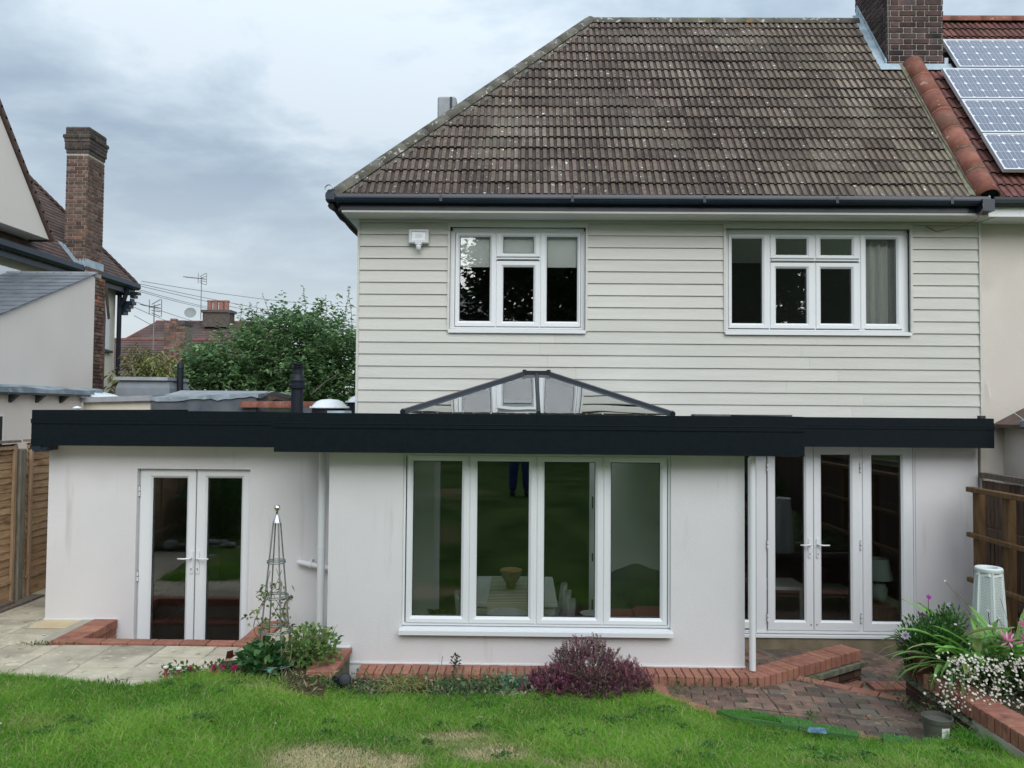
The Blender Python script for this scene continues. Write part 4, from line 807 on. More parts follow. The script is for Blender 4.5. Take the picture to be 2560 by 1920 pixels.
solar(5.38, .31, 9, 4, 'lowest solar panel, just above the eaves at the right edge')
solar(5.38, .31+.71, 9, 4, 'second solar panel up from the eaves beside the red capping')
solar(5.38, .31+1.42, 9, 4, 'third solar panel up, ending level with the chimney foot')
solar(5.62, .31+2.14, 9, 4, 'topmost solar panel, right of the brick chimney')
mb = MB()
for v in (.5,1.3,2.0,2.9): mb.prism([rp(5.47,v,.05), rp(7.5,v,.05), rp(7.5,v+.03,.05), rp(5.47,v+.03,.05)], tuple(NV*.045))
obj('panel_rail', mb, 'dark_grey', nr)

# ================================================================ LEFT NEIGHBOURS
nl = thing('neighbour_house', 'cream house with tall brick chimney and brown tiled hipped roof on the left', 'house', (-11, 13, 0))
mb = MB(); mb.box(-16, -9.02, 6.0, 16.9, 0, 5.0); obj('wall', mb, 'render_cream', nl)
ex, ez = -8.78, 5.05; tp = math.tan(R(52)); hy = 17.25
RT = 1.68; top = (ex-RT, hy-RT, ez+RT*tp)
nlr = obj('roof', MB().add([(ex,5,ez-.02),(ex,hy,ez-.02),(top[0],top[1],top[2]-.02),(top[0],5,top[2]-.02),(-20,hy,ez-.02),(-18,top[1],top[2]-.02)], [(0,1,2,3),(1,4,5,2)]), 'tile_brown', nl, label='brown plain tiled roof facing the side passage')
crs = 26; smp = []
for i in range(crs):
    t0, t1 = RT*i/crs, RT*(i+1)/crs+.03; z0, z1 = ez+t0*tp, ez+t1*tp; y1 = hy-t0; mb = MB(); o_ = .022
    mb.hexa([(ex-t0+o_,5.5,z0),(ex-t0+o_,y1,z0),(ex-t0-.02,y1,z0),(ex-t0-.02,5.5,z0),(ex-t1+.004,5.5,z1),(ex-t1+.004,y1-.06,z1),(ex-t1-.02,y1-.06,z1),(ex-t1-.02,5.5,z1)]); obj('tile_course', mb, 'tile_brown', nlr)
    smp.append((ex-t0, y1, z0))
mb = MB(); 
for i in range(24):
    t0 = RT*i/24; z0 = ez+t0*tp; mb.hexa([(ex-t0+.07,hy-t0+.05,z0-.01),(ex-t0-.05,hy-t0+.06,z0-.01),(ex-t0-.12,hy-t0-.06,z0+.06),(ex-t0-.0,hy-t0-.06,z0+.06),(ex-t0+.05,hy-t0+.03,z0+.04),(ex-t0-.05,hy-t0+.04,z0+.04),(ex-t0-.12,hy-t0-.06,z0+.13),(ex-t0-.0,hy-t0-.06,z0+.13)])
obj('hip_tiles', mb, 'tile_brown', nlr, kind='stuff')
mb = MB(); mb.tube([(top[0],5.2,top[2]+.0),(top[0],top[1]+.05,top[2]+.0)], .09, 10); obj('ridge_tiles', mb, 'tile_brown', nlr)
# rendered gable over the eaves
gy1, gz0 = 13.62, 5.24; gp = math.tan(R(51.5)); ay = 10.2; az = gz0+(gy1-ay)*gp
mb = MB(); mb.prism([(-8.50,gy1,gz0),(-8.50,ay,az),(-8.50,2*ay-gy1,gz0)], (-3.0,0,0)); obj('gable', mb, 'render_pale', nl)
mb = MB()
for i in range(30):
    y = gy1-(gy1-ay)*i/30; z = gz0+(gy1-y)*gp; mb.hexa([(-8.44,y+.06,z-.03),(-8.44,y-.08,z+.14),(-8.9,y-.08,z+.14),(-8.9,y+.06,z-.03),(-8.44,y+.10,z+.0),(-8.44,y-.04,z+.17),(-8.9,y-.04,z+.17),(-8.9,y+.10,z+.0)])
obj('verge_tiles', mb, 'tile_brown', nl, kind='stuff')
mb = MB(); mb.prism([(ex+.03,5.5,ez-.02),(ex+.14,5.5,ez-.02),(ex+.15,5.5,ez-.12),(ex+.10,5.5,ez-.17),(ex+.03,5.5,ez-.17)], (0,11.75,0)); obj('gutter', mb, 'gutter_black', nl)
mb = MB(); mb.box(ex-.02,ex+.02,5.5,17.2,ez-.28,ez-.175); mb.box(-9.02,ex-.03,5.5,17.2,ez-.20,ez-.17); mb.box(-12,ex+.02,17.2,17.24,ez-.28,ez-.03); obj('fascia', mb, 'gutter_black', nl)
mb = MB(); mb.tube([(-8.9,16.85,4.75),(-8.9,16.85,0)], .05, 8); mb.tube([(ex+.05,16.85,4.86),(-8.8,16.85,4.62),(-8.9,16.85,4.45)], .05, 8); obj('downpipe', mb, 'black_plastic', nl)
mb = MB()
for i in range(7): mb.box(-8.97+i*.07, ex+.06, 16.95-.002*i, 17.1, 4.30+i*.075, 4.36+i*.075) if i > 3 else mb.box(-8.965, -8.83+i*.06, 16.90, 17.1, 4.30+i*.075, 4.372+i*.075)
obj('eaves_corbel', mb, 'gutter_black', nl)
cl = obj('chimney', MB().box(-9.050,-8.625,15.01,15.59,0.5,7.78), 'mortar', nl, label='tall brown brick chimney with a corbelled sooty head')
brickwork(cl, 'brick_brown', (-9.060,15.01,0), (1,0,0), .45, 5.1, 7.20, (0,-1,0), course=.0735)
brickwork(cl, 'brick_brown', (-8.625,15.00,0), (0,1,0), .60, 4.95, 7.20, (1,0,0), course=.0735)
for z0, z1, o_ in ((7.20,7.27,-.012),(7.27,7.345,.008),(7.345,7.49,.028),(7.49,7.565,.036),(7.565,7.64,.055),(7.64,7.80,.018)):
    obj('head_core', MB().box(-9.050-o_,-8.625+o_,15.01-o_,15.59+o_,z0,z1), 'mortar_dark', cl)
    brickwork(cl, 'brick_sooty', (-9.060-o_,15.01-o_,0), (1,0,0), .45+2*o_, z0, z1, (0,-1,0), course=.073); brickwork(cl, 'brick_sooty', (-8.625+o_,15.00-o_,0), (0,1,0), .60+2*o_, z0, z1, (1,0,0), course=.073)
brickwork(cl, 'brick_brown', (-8.560,15.0,0), (0,1,0), .62, 2.5, 4.80, (1,0,0), course=.0735)
mb = MB(); mb.box(-9.030,-8.570,14.98,15.62,.5,4.80); mb.prism([(-8.580,15.62,2.3),(-8.580,15.70,2.3),(-8.580,15.72,4.1),(-8.580,15.62,4.65)], (-.4,0,0)); obj('breast', mb, 'brick_brown', cl)
mb = MB(); mb.prism([(-8.530,15.61,4.60),(-8.530,15.75,4.05),(-8.530,15.79,4.08),(-8.530,15.66,4.72)], (-.03,0,0)); obj('breast_cap', mb, 'brick_sooty', cl)
mb = MB(); mb.box(-8.622,-8.608,14.98,15.64,5.02,5.17)
for i in range(7): x = -8.62-i*.062; z = max(ez+(ex-x)*tp, ez-.02); mb.prism([(x,14.985,z-.04),(x-.07,14.985,z+.04),(x-.05,14.985,z+.14),(x,14.985,z+.08)], (0,.008,0))
mb.prism([(ex+.02,14.985,ez+.02),(-9.08,14.985,ez+(ex+9.08)*tp+.03),(-9.08,14.84,ez+(ex+9.08)*tp+.03),(ex+.02,14.84,ez+.02)], (0,0,.015)); obj('lead_flashing', mb, 'lead_bright', cl)
mb = MB(); mb.box(-9.023,-9.017,16.35,16.62,3.55,4.35); w_ = obj('window', MB().box(-9.03,-9.005,16.32,16.66,3.50,4.40), 'upvc', nl); obj('sill', MB().box(-9.02,-8.94,16.30,16.70,3.42,3.47), 'dark_grey', w_); mb = MB(); mb.box(-8.83,-8.78,12.2,13.3,4.3,4.62); obj('window', mb, 'upvc', nl)
# side lean-to with slate roof
le = obj('side_extension', MB().hexa([(-8.8,7,0),(-7.28,7,0),(-7.28,12.97,0),(-8.8,12.97,0),(-8.8,7,2.02),(-7.28,7,2.02),(-7.28,12.97,4.50),(-8.8,12.97,4.50)]), 'render_pale', nl, label='pale rendered lean-to under a blue grey slate roof')
ls = (4.50-2.02)/5.97
for i in range(27):
    y0 = 7+i*5.97/27; y1 = y0+5.97/27+.03; z0 = 2.02+(y0-7)*ls+.03; z1 = 2.02+(y1-7)*ls+.018; y1 = min(y1, 12.98)
    for k in range(4):
        xa = -8.95+k*.43+(.2 if i % 2 else 0)*0; mb = MB(); mb.hexa([(xa+.004,y0,z0),(xa+.426,y0,z0),(xa+.426,y1,z1),(xa+.004,y1,z1),(xa+.004,y0,z0+.014),(xa+.426,y0,z0+.014),(xa+.426,y1,z1+.006),(xa+.004,y1,z1+.006)]); obj('slate', mb, 'slate', le)
mb = MB(); mb.box(-8.97,-7.26,12.93,13.0,4.46,4.545); obj('ridge_flashing', mb, 'felt_pale', le)
for x in np.linspace(-8.8,-7.4,6): obj('flashing_clip', MB().box(x-.01,x+.01,12.915,12.93,4.50,4.52), 'dark_grey', le)
# low flat roofed outbuilding of the left neighbour
go = thing('rendered_garage', 'low rough rendered outbuilding with lead edged flat roof behind the left fence', 'garage', (-7.5, 10, 0))
mb = MB(); mb.box(-8.79,-6.65,5.5,11.55,0,2.40); obj('wall', mb, 'render_pale', go)
mb = MB(); mb.box(-8.79,-6.56,5.4,11.9,2.405,2.47); n=20
for i in range(n):
    ya, yb = 5.4+i*6.55/n, 5.4+(i+1)*6.55/n; f = lambda y: 2.50+.014*math.sin(y*7)+.01*math.sin(y*17); mb.hexa([(-6.75,ya,2.47),(-6.53,ya,2.43),(-6.53,yb,2.43),(-6.75,yb,2.47),(-6.75,ya,2.54),(-6.54,ya,f(ya)),(-6.54,yb,f(yb)),(-6.75,yb,2.54)])
obj('roof', mb, 'lead', go)
for y in (9.9,10.45,11.0,8.8): obj('bracket', MB().hexa([(-6.65,y,2.30),(-6.64,y,2.30),(-6.64,y+.05,2.30),(-6.65,y+.05,2.30),(-6.65,y,2.40),(-6.52,y,2.40),(-6.52,y+.05,2.40),(-6.65,y+.05,2.40)]), 'dark_grey', go)
mb = MB(); mb.box(-6.652,-6.64,9.55,9.82,1.3,2.16); w_ = obj('window', mb, 'upvc', go); obj('pane', MB().box(-6.645,-6.635,9.5,9.78,1.35,2.12), 'gasket', w_)
g2 = thing('neighbour_garage', 'pale rendered garage with grey flat roof beyond the left wing', 'garage', (-6, 13, 0))
mb = MB(); mb.box(-6.64,-5.62,11.6,14.5,0,2.36); mb.box(-5.6,-4.2,12.3,14.5,0,2.3); obj('wall', mb, 'render_cream', g2)
mb = MB(); mb.hexa([(-6.72,11.52,2.31),(-5.55,11.52,2.35),(-5.55,14.6,2.35),(-6.72,14.6,2.31),(-6.72,11.52,2.385),(-5.55,11.52,2.43),(-5.55,14.6,2.47),(-6.72,14.6,2.43)]); mb.tube([(-6.7,14.4,2.47),(-4.3,14.4,2.50)], .05, 8); obj('roof', mb, 'felt_pale', g2)
mb = MB(); mb.hexa([(-5.60,12.0,2.40),(-4.12,12.0,2.42),(-4.05,14.4,2.42),(-5.60,14.4,2.40),(-5.60,12.0,2.44),(-4.12,12.0,2.45),(-4.05,12.6,2.53),(-5.60,12.6,2.53)]); obj('roof', mb, 'felt_pale', g2)
mb = MB(); mb.hexa([(-4.118,12.0,2.42),(-4.06,12.0,2.30),(-4.06,14.4,2.30),(-4.118,14.4,2.42),(-4.118,12.0,2.455),(-4.02,12.0,2.33),(-4.02,12.6,2.40),(-4.118,12.6,2.54)]); obj('verge', mb, 'brick_brown', g2)
for x in (-5.2,-4.85,-4.5): obj('roof_clip', MB().box(x-.012,x+.012,12.58,12.62,2.53,2.555), 'felt_pale', g2)
kb = obj('rooflight', MB().box(-6.90,-5.97,13.0,13.8,2.40,2.57), 'kerb_grey', g2, label='grey raised rooflight kerb on the garage roof')
mb = MB(); mb.hexa([(-6.90,13.0,2.571),(-5.97,13.0,2.571),(-5.97,13.8,2.571),(-6.90,13.8,2.571),(-6.86,13.05,2.70),(-6.03,13.05,2.70),(-6.03,13.75,2.70),(-6.86,13.75,2.70)]); obj('upstand', mb, 'kerb_grey', kb); mb = MB(); mb.box(-6.93,-6.0,12.98,13.82,2.705,2.762); obj('frame', mb, 'felt_pale', kb)
mb = MB(); mb.lathe([(.052,2.40),(.052,2.92),(.062,2.925),(.062,2.95),(.056,2.96),(.056,2.99),(.03,3.035),(0,3.04)], (-5.93,13.3,0), 16); obj('vent_pipe', mb, 'black_plastic', g2, smooth=True, auto=40)
mb = MB(); mb.add([(-6.75,11.62,2.40),(-6.35,11.62,2.40),(-6.70,11.62,2.47)], [(0,1,2)]); mb.prism([(-6.62,11.7,2.39),(-6.30,11.7,2.39),(-6.42,11.7,2.44),(-6.60,11.7,2.48)], (0,.4,0)); obj('roof_dome', mb, 'dome_white', g2)

# ---- far houses
def far_house(name, label, x0, x1, y0, y1, ze, zr, hipl, hipr, chims=(), mat='tile_far'):
    t = thing(name, label, 'house', ((x0+x1)/2, (y0+y1)/2, 0)); mb = MB(); mb.box(x0+.3,x1-.3,y0+.3,y1-.3,0,ze); obj('wall', mb, 'brick_brown', t)
    ym = (y0+y1)/2; mb = MB(); a, b = x0+hipl, x1-hipr
    n = 22
    for i in range(n):     # tile courses stepping up the front slope
        t0, t1 = i/n, (i+1)/n; mb.hexa([(x0+hipl*t0,y0+(ym-y0)*t0-.04,ze+(zr-ze)*t0),(x1-hipr*t0,y0+(ym-y0)*t0-.04,ze+(zr-ze)*t0),(x1-hipr*t0,y0+(ym-y0)*t0+.1,ze+(zr-ze)*t0),(x0+hipl*t0,y0+(ym-y0)*t0+.1,ze+(zr-ze)*t0),
            (x0+hipl*t1,y0+(ym-y0)*t1-.0,ze+(zr-ze)*t1),(x1-hipr*t1,y0+(ym-y0)*t1-.0,ze+(zr-ze)*t1),(x1-hipr*t1,y0+(ym-y0)*t1+.1,ze+(zr-ze)*t1),(x0+hipl*t1,y0+(ym-y0)*t1+.1,ze+(zr-ze)*t1)])
    mb.add([(x0,y0,ze),(x1,y0,ze),(x1,y1,ze),(x0,y1,ze),(a,ym,zr),(b,ym,zr)], [(2,3,4,5),(0,4,3),(1,2,5)]); obj('roof', mb, mat, t)
    mb = MB(); mb.tube([(a-.05,ym,zr+.02),(b+.05,ym,zr+.02)], .08, 8)
    if hipl > .3: mb.tube([(x0,y0,ze),(a,ym,zr)], .06, 6)
    if hipr > .3: mb.tube([(x1,y0,ze),(b,ym,zr)], .06, 6)
    obj('ridge_tiles', mb, 'tile_red', t); return t
fh = far_house('far_house', 'nearer distant house with a red ridged dark roof and side chimney', -20, -10.2, 31.0, 37.0, 2.6, 5.2, .1, .1)
cb = obj('chimney', MB().box(-14.60,-13.77,31.2,31.9,2.8,5.60), 'mortar_dark', fh)
brickwork(cb, 'brick_brown', (-14.62,31.2,0), (1,0,0), .87, 3.4, 5.60, (0,-1,0), course=.12, bl=.29)
obj('head', MB().box(-14.05,-13.74,31.12,31.95,5.601,5.78), 'brick_sooty', cb)
obj('chimney_pot', MB().lathe([(.13,5.60),(.15,5.62),(.12,5.67),(.12,5.8),(.15,5.82),(.15,5.88)], (-14.35,31.5,0), 12), 'pot_far', cb)
f2 = far_house('far_house', 'farthest distant house with a hipped roof, pots and a dish on its chimney', -24.4, -14.1, 43.0, 49.0, 4.9, 7.35, 2.4, 1.0)
c2_ = obj('chimney', MB().box(-18.9,-17.3,45.2,46.0,7.0,7.85), 'brick_sooty', f2); obj('head', MB().box(-19.0,-17.2,45.1,46.1,7.85,8.0), 'brick_sooty', c2_)
for x in (-18.6,-18.25,-17.9,-17.6): obj('chimney_pot', MB().lathe([(.15,8.0),(.15,8.5),(.18,8.52),(.18,8.6)], (x,45.5,0), 10), 'pot_far', c2_)
mb = MB(); mb.lathe([(0,0),(.2,.03),(.33,.10)], (0,0,0), 18); o_ = obj('satellite_dish', mb, 'dish', f2, loc=(-19.5,44.9,7.75), rot=(R(70),0,R(15)), smooth=True)
mb = MB(); mb.box(-19.5,-18.9,44.6,45.1,6.62,6.66); rl = obj('skylight', MB().prism([(-15.6,43.9,5.75),(-14.9,43.9,5.75),(-14.8,44.3,6.1),(-15.4,44.3,6.1)], (0,-.06,.05)), 'dome_white', f2)
def aerial(name, lab, x, y, z0, z1, d):
    t = thing(name, lab, 'aerial', (x, y, z0)); mb = MB(); mb.tube([(x,y,z0),(x,y,z1)], .024, 6); obj('mast', mb, 'cable_grey', t)
    mb = MB(); mb.tube([(x+.25,y,z1-.15),(x-d,y,z1-.0)], .022, 5); obj('boom', mb, 'cable_grey', t)
    mb = MB()
    for i in range(12):
        px_ = x+.2-i*(d+.2)/12; mb.tube([(px_,y-.22,z1-.13+i*.01),(px_,y+.22,z1-.13+i*.01)], .012, 4)
    for dz in (-.35,-.15,.15,.35): mb.tube([(x+.3,y-.1,z1-.15+dz),(x-.15,y+.1,z1-.15+dz*.5)], .018, 4)
    mb.tube([(x+.3,y,z1-.5),(x+.3,y,z1+.22)], .018, 4); mb.tube([(x-.2,y,z1-.4),(x-.2,y,z1+.2)], .018, 4); obj('element', mb, 'cable_grey', t)
aerial('television_aerial', 'tall television aerial on the farthest chimney', -18.95, 45.05, 7.4, 9.95, 1.1)
aerial('television_aerial', 'shorter television aerial over the nearer distant roof', -14.95, 31.0, 3.0, 6.4, .55)
# overhead cables
for i, (a, b, sg) in enumerate((((-9.0,18,5.22),(-1,30,6.3),.35), ((-9.0,18,5.15),(-1,30,5.4),.35), ((-9.0,18,5.1),(-1,30,4.9),.3), ((-9.05,18,5.02),(-12.2,40,7.15),.25), ((-9.05,18,4.98),(-13.6,43,7.5),.25), ((-9.1,18,4.72),(-12.9,40,6.1),.25), ((-9.15,18,4.60),(-13.8,36,5.7),.2), ((-9.15,18,4.40),(-14.4,36,5.2),.2))):
    a, b = Vector(a), Vector(b); mb = MB(); mb.tube([a.lerp(b,t_)-Vector((0,0,4*sg*t_*(1-t_))) for t_ in np.linspace(0,1,15)], .007, 5)
    tag(obj('telephone_cable', mb, 'cable_grey'), ['topmost', 'second', 'third', 'fourth', 'fifth', 'sixth', 'seventh', 'lowest'][i]+' overhead cable fanning out from the corner of the cream house', 'cable', 'overhead cables left of the house')

# ================================================================ GROUND
EDGE = [(-30,4.1),(-4.5,4.1),(-4.3,5.94),(-4,5.95),(-3.5,5.87),(-3.0,5.73),(-2.87,5.70),(-2.75,5.80),(-2.6,5.95),(-2.4,6.02),(-2.0,5.98),(-1.4,6.03),(-.6,6.08),(0,6.08),(.6,6.10),(1.06,6.16),(1.2,6.08),(1.52,5.82),(2.34,5.47),(2.8,5.33),(3.1,5.36),(3.14,5.30),(3.18,4.6),(3.25,3.9),(4.0,3.8),(30,3.8)]
def edge(x): return np.interp(x, [e[0] for e in EDGE], [e[1] for e in EDGE])
def smooth(t): t = np.clip(t, 0, 1); return t*t*(3-2*t)
def hgt(x, y):
    base = np.where(y < 0, .735+.004*(-y), .735*smooth((6.3-y)/6.3)*.55+.45*.735*np.clip((6.3-y)/6.3,0,1))
    left = .155*smooth((-1.1-x)/1.3)*smooth((y-3.2)/2.6)
    right = -.075*smooth((x-1.0)/.6)*smooth((y-4.75)/.7)*(1-smooth((x-3.02)/.16))
    return base*.92+left+right+.006*np.sin(x*5.1+y*2.2)*np.sin(y*4.3-x*1.3)+.004*np.sin(x*11+y*7)
# grass blades (one countless mass)
def dry(x, y):
    d = np.zeros_like(x)
    for cx, cy, rx, ry, s in ((-1.15,4.66,.36,.27,1.25),(-.78,4.64,.22,.17,1.1),(-.15,4.82,.24,.14,1.15),(-.42,5.17,.26,.10,.95),(-.3,5.0,.4,.12,.5),(.48,4.62,.25,.10,.6),(.2,4.7,.2,.08,.45),(-3.05,4.95,.2,.1,.3),(1.9,4.75,.3,.08,.3),(-1.9,5.85,.35,.07,.5),(2.3,4.7,.2,.08,.3)):
        d = np.maximum(d, s*np.exp(-(((x-cx)/rx)**2+((y-cy)/ry)**2)**1.3))
    return d
struct('ground', MB().add([(-300,-120,-.9),(300,-120,-.9),(300,400,-.9),(-300,400,-.9)], [(0,1,2,3)]), 'plain_ground')
xs = np.concatenate([np.linspace(-30,-6,13), np.linspace(-5.8,4.2,101), np.linspace(5,30,12)]); ny = 70
V = []; 
for x in xs:
    e_ = float(edge(x)); ts = np.linspace(0,1,ny)**1.6; ys = e_-(e_+14.5)*ts; V.append(np.stack([np.full(ny,x), ys, hgt(np.full(ny,x), ys)],1))
V = np.concatenate(V); n = len(xs); I = np.arange((n-1))[:,None]*ny+np.arange(ny-1)[None,:]; I = I.ravel(); F = np.stack([I, I+1, I+ny+1, I+ny],1)
dv = np.clip(dry(V[:,0],V[:,1])*1.3-.25,0,1)[:,None]; lawn = obj('lawn', np_mesh('lawn', V, F, 1-dv+dv*np.array([4.6,2.9,6.0]), 'lawn_base'), kind='structure')
def grass():
    N = 300000; x = RNG.uniform(-4.9, 3.9, N); y = RNG.uniform(4.25, 6.25, N)
    e_ = edge(x); k = (y < e_+.055*RNG.random(N)**2) & (np.abs(x) < .72*y+.2) & ~((x > 3.12) & (y > 3.9))
    x, y = x[k], y[k]; n = len(x); z = hgt(x, np.minimum(y, e_[k]))
    pn = np.sin(x*2.3+1.1*np.sin(y*3.1))+np.sin(y*4.7+x*1.7+2)+.7*np.sin(x*7.7-y*6.1)+.5*np.sin(x*13.1+y*9.7)
    dr = dry(x, y)+RNG.normal(0,.17,n); isd = dr > .45
    keep = ~(isd & (RNG.random(n) < .15)); x,y,z,pn,dr,isd = x[keep],y[keep],z[keep],pn[keep],dr[keep],isd[keep]; n = len(x)
    near = np.clip((edge(x)-y)/.12, 0, 1)
    h = RNG.uniform(.018,.042,n)*(1+.35*np.clip(pn,-1,2)*.6)*(1.35-.35*near); h[isd] *= .6; tall = RNG.random(n) < .035; h[tall] *= 1.7; h = np.clip(h*1.05, .012, .085)
    lean = RNG.normal(0,1,(n,2))*.8+np.stack([np.sin(x*3+y*5), np.cos(x*4-y*3)],1)*.12; w = RNG.uniform(.0014,.0028,n)
    az = RNG.uniform(0,2*np.pi,n); sx, sy = np.cos(az)*w, np.sin(az)*w
    b0 = np.stack([x-sx, y-sy, z-.004],1); b1 = np.stack([x+sx, y+sy, z-.004],1)
    mx = lean*h[:,None]*.45; m = np.stack([x+mx[:,0], y+mx[:,1], z+h*.6],1); s = np.stack([sx,sy,sx*0],1)*.8
    tx = lean*h[:,None]*1.15; t = np.stack([x+tx[:,0], y+tx[:,1], z+h*RNG.uniform(.75,1.05,n)],1)
    V = np.stack([b0,b1,m+s,m-s,t],1).reshape(-1,3); b = np.arange(n)[:,None]*5
    F = np.concatenate([b+np.array([0,1,2]), b+np.array([0,2,3]), b+np.array([3,2,4])],1).reshape(-1,3)
    g = np.clip(.5+.22*pn+RNG.normal(0,.22,n),0,1)[:,None]
    col = (1-g)*np.array([.085,.30,.020])+g*np.array([.26,.52,.06]); st = RNG.random(n) < .09; col[st] = np.array([.55,.52,.26])*RNG.uniform(.7,1.2,(st.sum(),1))
    mixd = np.clip(dr*1.4,0,.75)[:,None]; col = col*(1-mixd*.85)+np.array([.58,.49,.26])*mixd*.85; col[isd] = np.array([.74,.62,.40])*RNG.uniform(.65,1.2,(isd.sum(),1)); q = isd & (RNG.random(n) < .22); col[q] = np.array([.12,.2,.05])
    return V, F, np.repeat(col, 5, 0)
V,F,C = grass(); g_ = obj('grass', np_mesh('grass', V, F, C, 'grass_blade'), kind='stuff'); g_['label'] = 'green mown grass with straw coloured patches'; g_['category'] = 'grass'

# ---- left patio: slabs on a concrete bed, cut round the stairwell
pat = struct('patio', MB().box(-5.3,-4.40,4.1,5.4,-.2,.145).box(-8,-4.13,5.4,9.9,-.2,.145).box(-4.13,-2.42,5.4,6.745,-.2,.145).box(-2.42,-2.26,6.3,6.745,-.2,.145).box(-2.26,-1.70,6.62,7.5,-.2,.145), 'soil')
RECTS = [[(-8,5.4),(-4.13,5.4),(-4.13,7.5),(-8,7.5)], [(-8,7.5),(-4.625,7.5),(-4.625,9.9),(-8,9.9)], [(-4.13,5.4),(-2.42,5.4),(-2.42,6.73),(-4.13,6.73)], [(-2.42,6.3),(-2.26,6.3),(-2.26,6.73),(-2.42,6.73)], [(-2.26,6.62),(-1.70,6.62),(-1.70,7.5),(-2.26,7.5)], [(-5.3,4.1),(-4.42,4.1),(-4.42,5.4),(-5.3,5.4)]]
def slabs(x0, x1, y0, y1, sx, sy, off, region_ids):
    ny_ = int(round((y1-y0)/sy))
    for j in range(ny_):
        xx = x0+off*(j % 2)
        while xx < x1:
            p = [(xx, y0+j*sy), (xx+sx, y0+j*sy), (xx+sx, y0+(j+1)*sy), (xx, y0+(j+1)*sy)]
            for r in region_ids:
                q = clip_convex(p, RECTS[r])
                if len(q) > 2 and area(q) > .004:
                    m_ = 'slab_yellow' if (abs(xx+.3+3.85) < .0 ) else 'slab'; dz = RNG.uniform(-.002,.003)
                    obj('slab', slab_piece(q, .14, .18+dz*1.5, gap=.0065, ch=.007), m_, pat)
            xx += sx
slabs(-8.08, -2.2, 5.36, 6.735, .455, .275, 0, [0, 2, 3]); slabs(-8.12+.02, -4.13, 6.735, 7.6, .43, .288, 0, [0]); slabs(-8.1, -4.6, 7.6-.1, 9.95, .6, .45, .3, [1]); slabs(-2.4, -1.6, 6.0, 7.5, .45, .45, 0, [4])
slabs(-8.08,-4.4,4.1,5.4,.455,.45,0,[5])
obj('slab', slab_piece([(-4.60,7.20),(-4.22,7.20),(-4.22,7.47),(-4.60,7.47)], .183, .187), 'slab_yellow', pat)
mb = MB(); mb.hexa([(-4.24,6.74,.183),(-4.125,6.74,.183),(-4.125,7.49,.183),(-4.24,7.49,.183),(-4.24,6.74,.188),(-4.125,6.74,.192),(-4.125,7.49,.192),(-4.24,7.49,.188)]); obj('mortar_strip', mb, 'concrete', pat)
# stairwell
sw = thing('brick_stairwell', 'red brick edged stairwell sunk in front of the narrow glazed doors', 'steps', (-3.2, 7.1, -.42))
mb = MB(); mb.box(-4.12,-3.915,6.86,7.49,-.5,.16); mb.box(-2.465,-2.27,6.86,7.49,-.5,.16); mb.box(-4.12,-2.27,6.75,6.86,-.5,.16); mb.box(-3.915,-2.465,6.86,7.6,-.5,-.42); mb.box(-3.915,-2.465,6.86,7.08,-.42,-.03); mb.box(-3.915,-2.465,7.08,7.28,-.42,-.22); obj('core', mb, 'mortar', sw)
def cope(parent, x0, x1, y0, y1, z0, z1, along, w=.0755, mat='brick_coping'):
    """row of bricks on edge; along = 'x' or 'y'"""
    L_ = (x1-x0) if along == 'x' else (y1-y0); k = max(1, int(round(L_/w))); s = L_/k
    for i in range(k):
        dz = RNG.uniform(-.003,.003); d = RNG.uniform(-.002,.002)
        if along == 'x': b = MB().bbox(x0+i*s+.004, x0+(i+1)*s-.004, y0+d, y1+d, z0, z1+dz, .005)
        else: b = MB().bbox(x0+d, x1+d, y0+i*s+.004, y0+(i+1)*s-.004, z0, z1+dz, .005)
        obj('brick', b, mat, parent)
cope(sw, -4.12, -2.27, 6.745, 6.865, .12, .197, 'x', w=.225); cope(sw, -4.12, -3.895, 6.87, 7.49, .12, .197, 'y', w=.105); cope(sw, -2.485, -2.27, 6.87, 7.49, .12, .197, 'y', w=.105)
cope(sw, -3.90, -2.47, 6.87, 7.09, -.03, .005, 'x', w=.105); cope(sw, -3.90, -2.47, 7.09, 7.29, -.22, -.185, 'x', w=.105)
brickwork(sw, 'brick_coping', (-3.915,6.865,0), (0,1,0), .63, -.40, .11, (1,0,0), mode='stretcher'); brickwork(sw, 'brick_dark', (-3.90,7.29,0), (1,0,0), 1.43, -.41, -.22, (0,1,0), mode='stretcher')
# raised edge between the obelisk bed and the front bed
gw = thing('brick_edging', 'short brick edging beside the white downpipe and solar light', 'edging', (-1.57, 6.4, 0))
obj('core', MB().box(-1.67,-1.47,6.12,6.74,-.2,.14), 'mortar_mossy', gw); cope(gw, -1.68, -1.45, 6.12, 6.74, .14, .187, 'y', w=.105)
mb = MB(); mb.box(-1.675,-1.46,6.70,6.745,.188,.20); obj('mortar_strip', mb, 'upvc', gw)
# planting bed earth
struct('soil', MB().hexa([(-1.46,5.9,-.3),(1.06,5.9,-.3),(1.06,6.52,-.3),(-1.46,6.52,-.3),(-1.46,5.9,-.02),(1.06,5.9,-.02),(1.06,6.52,.0),(-1.46,6.52,.0)]).hexa([(-2.45,5.7,-.1),(-1.48,5.7,-.1),(-1.68,6.64,-.1),(-2.44,6.5,-.1),(-2.44,5.9,.165),(-1.48,5.92,.12),(-1.68,6.64,.19),(-2.44,6.32,.185)]), 'soil')
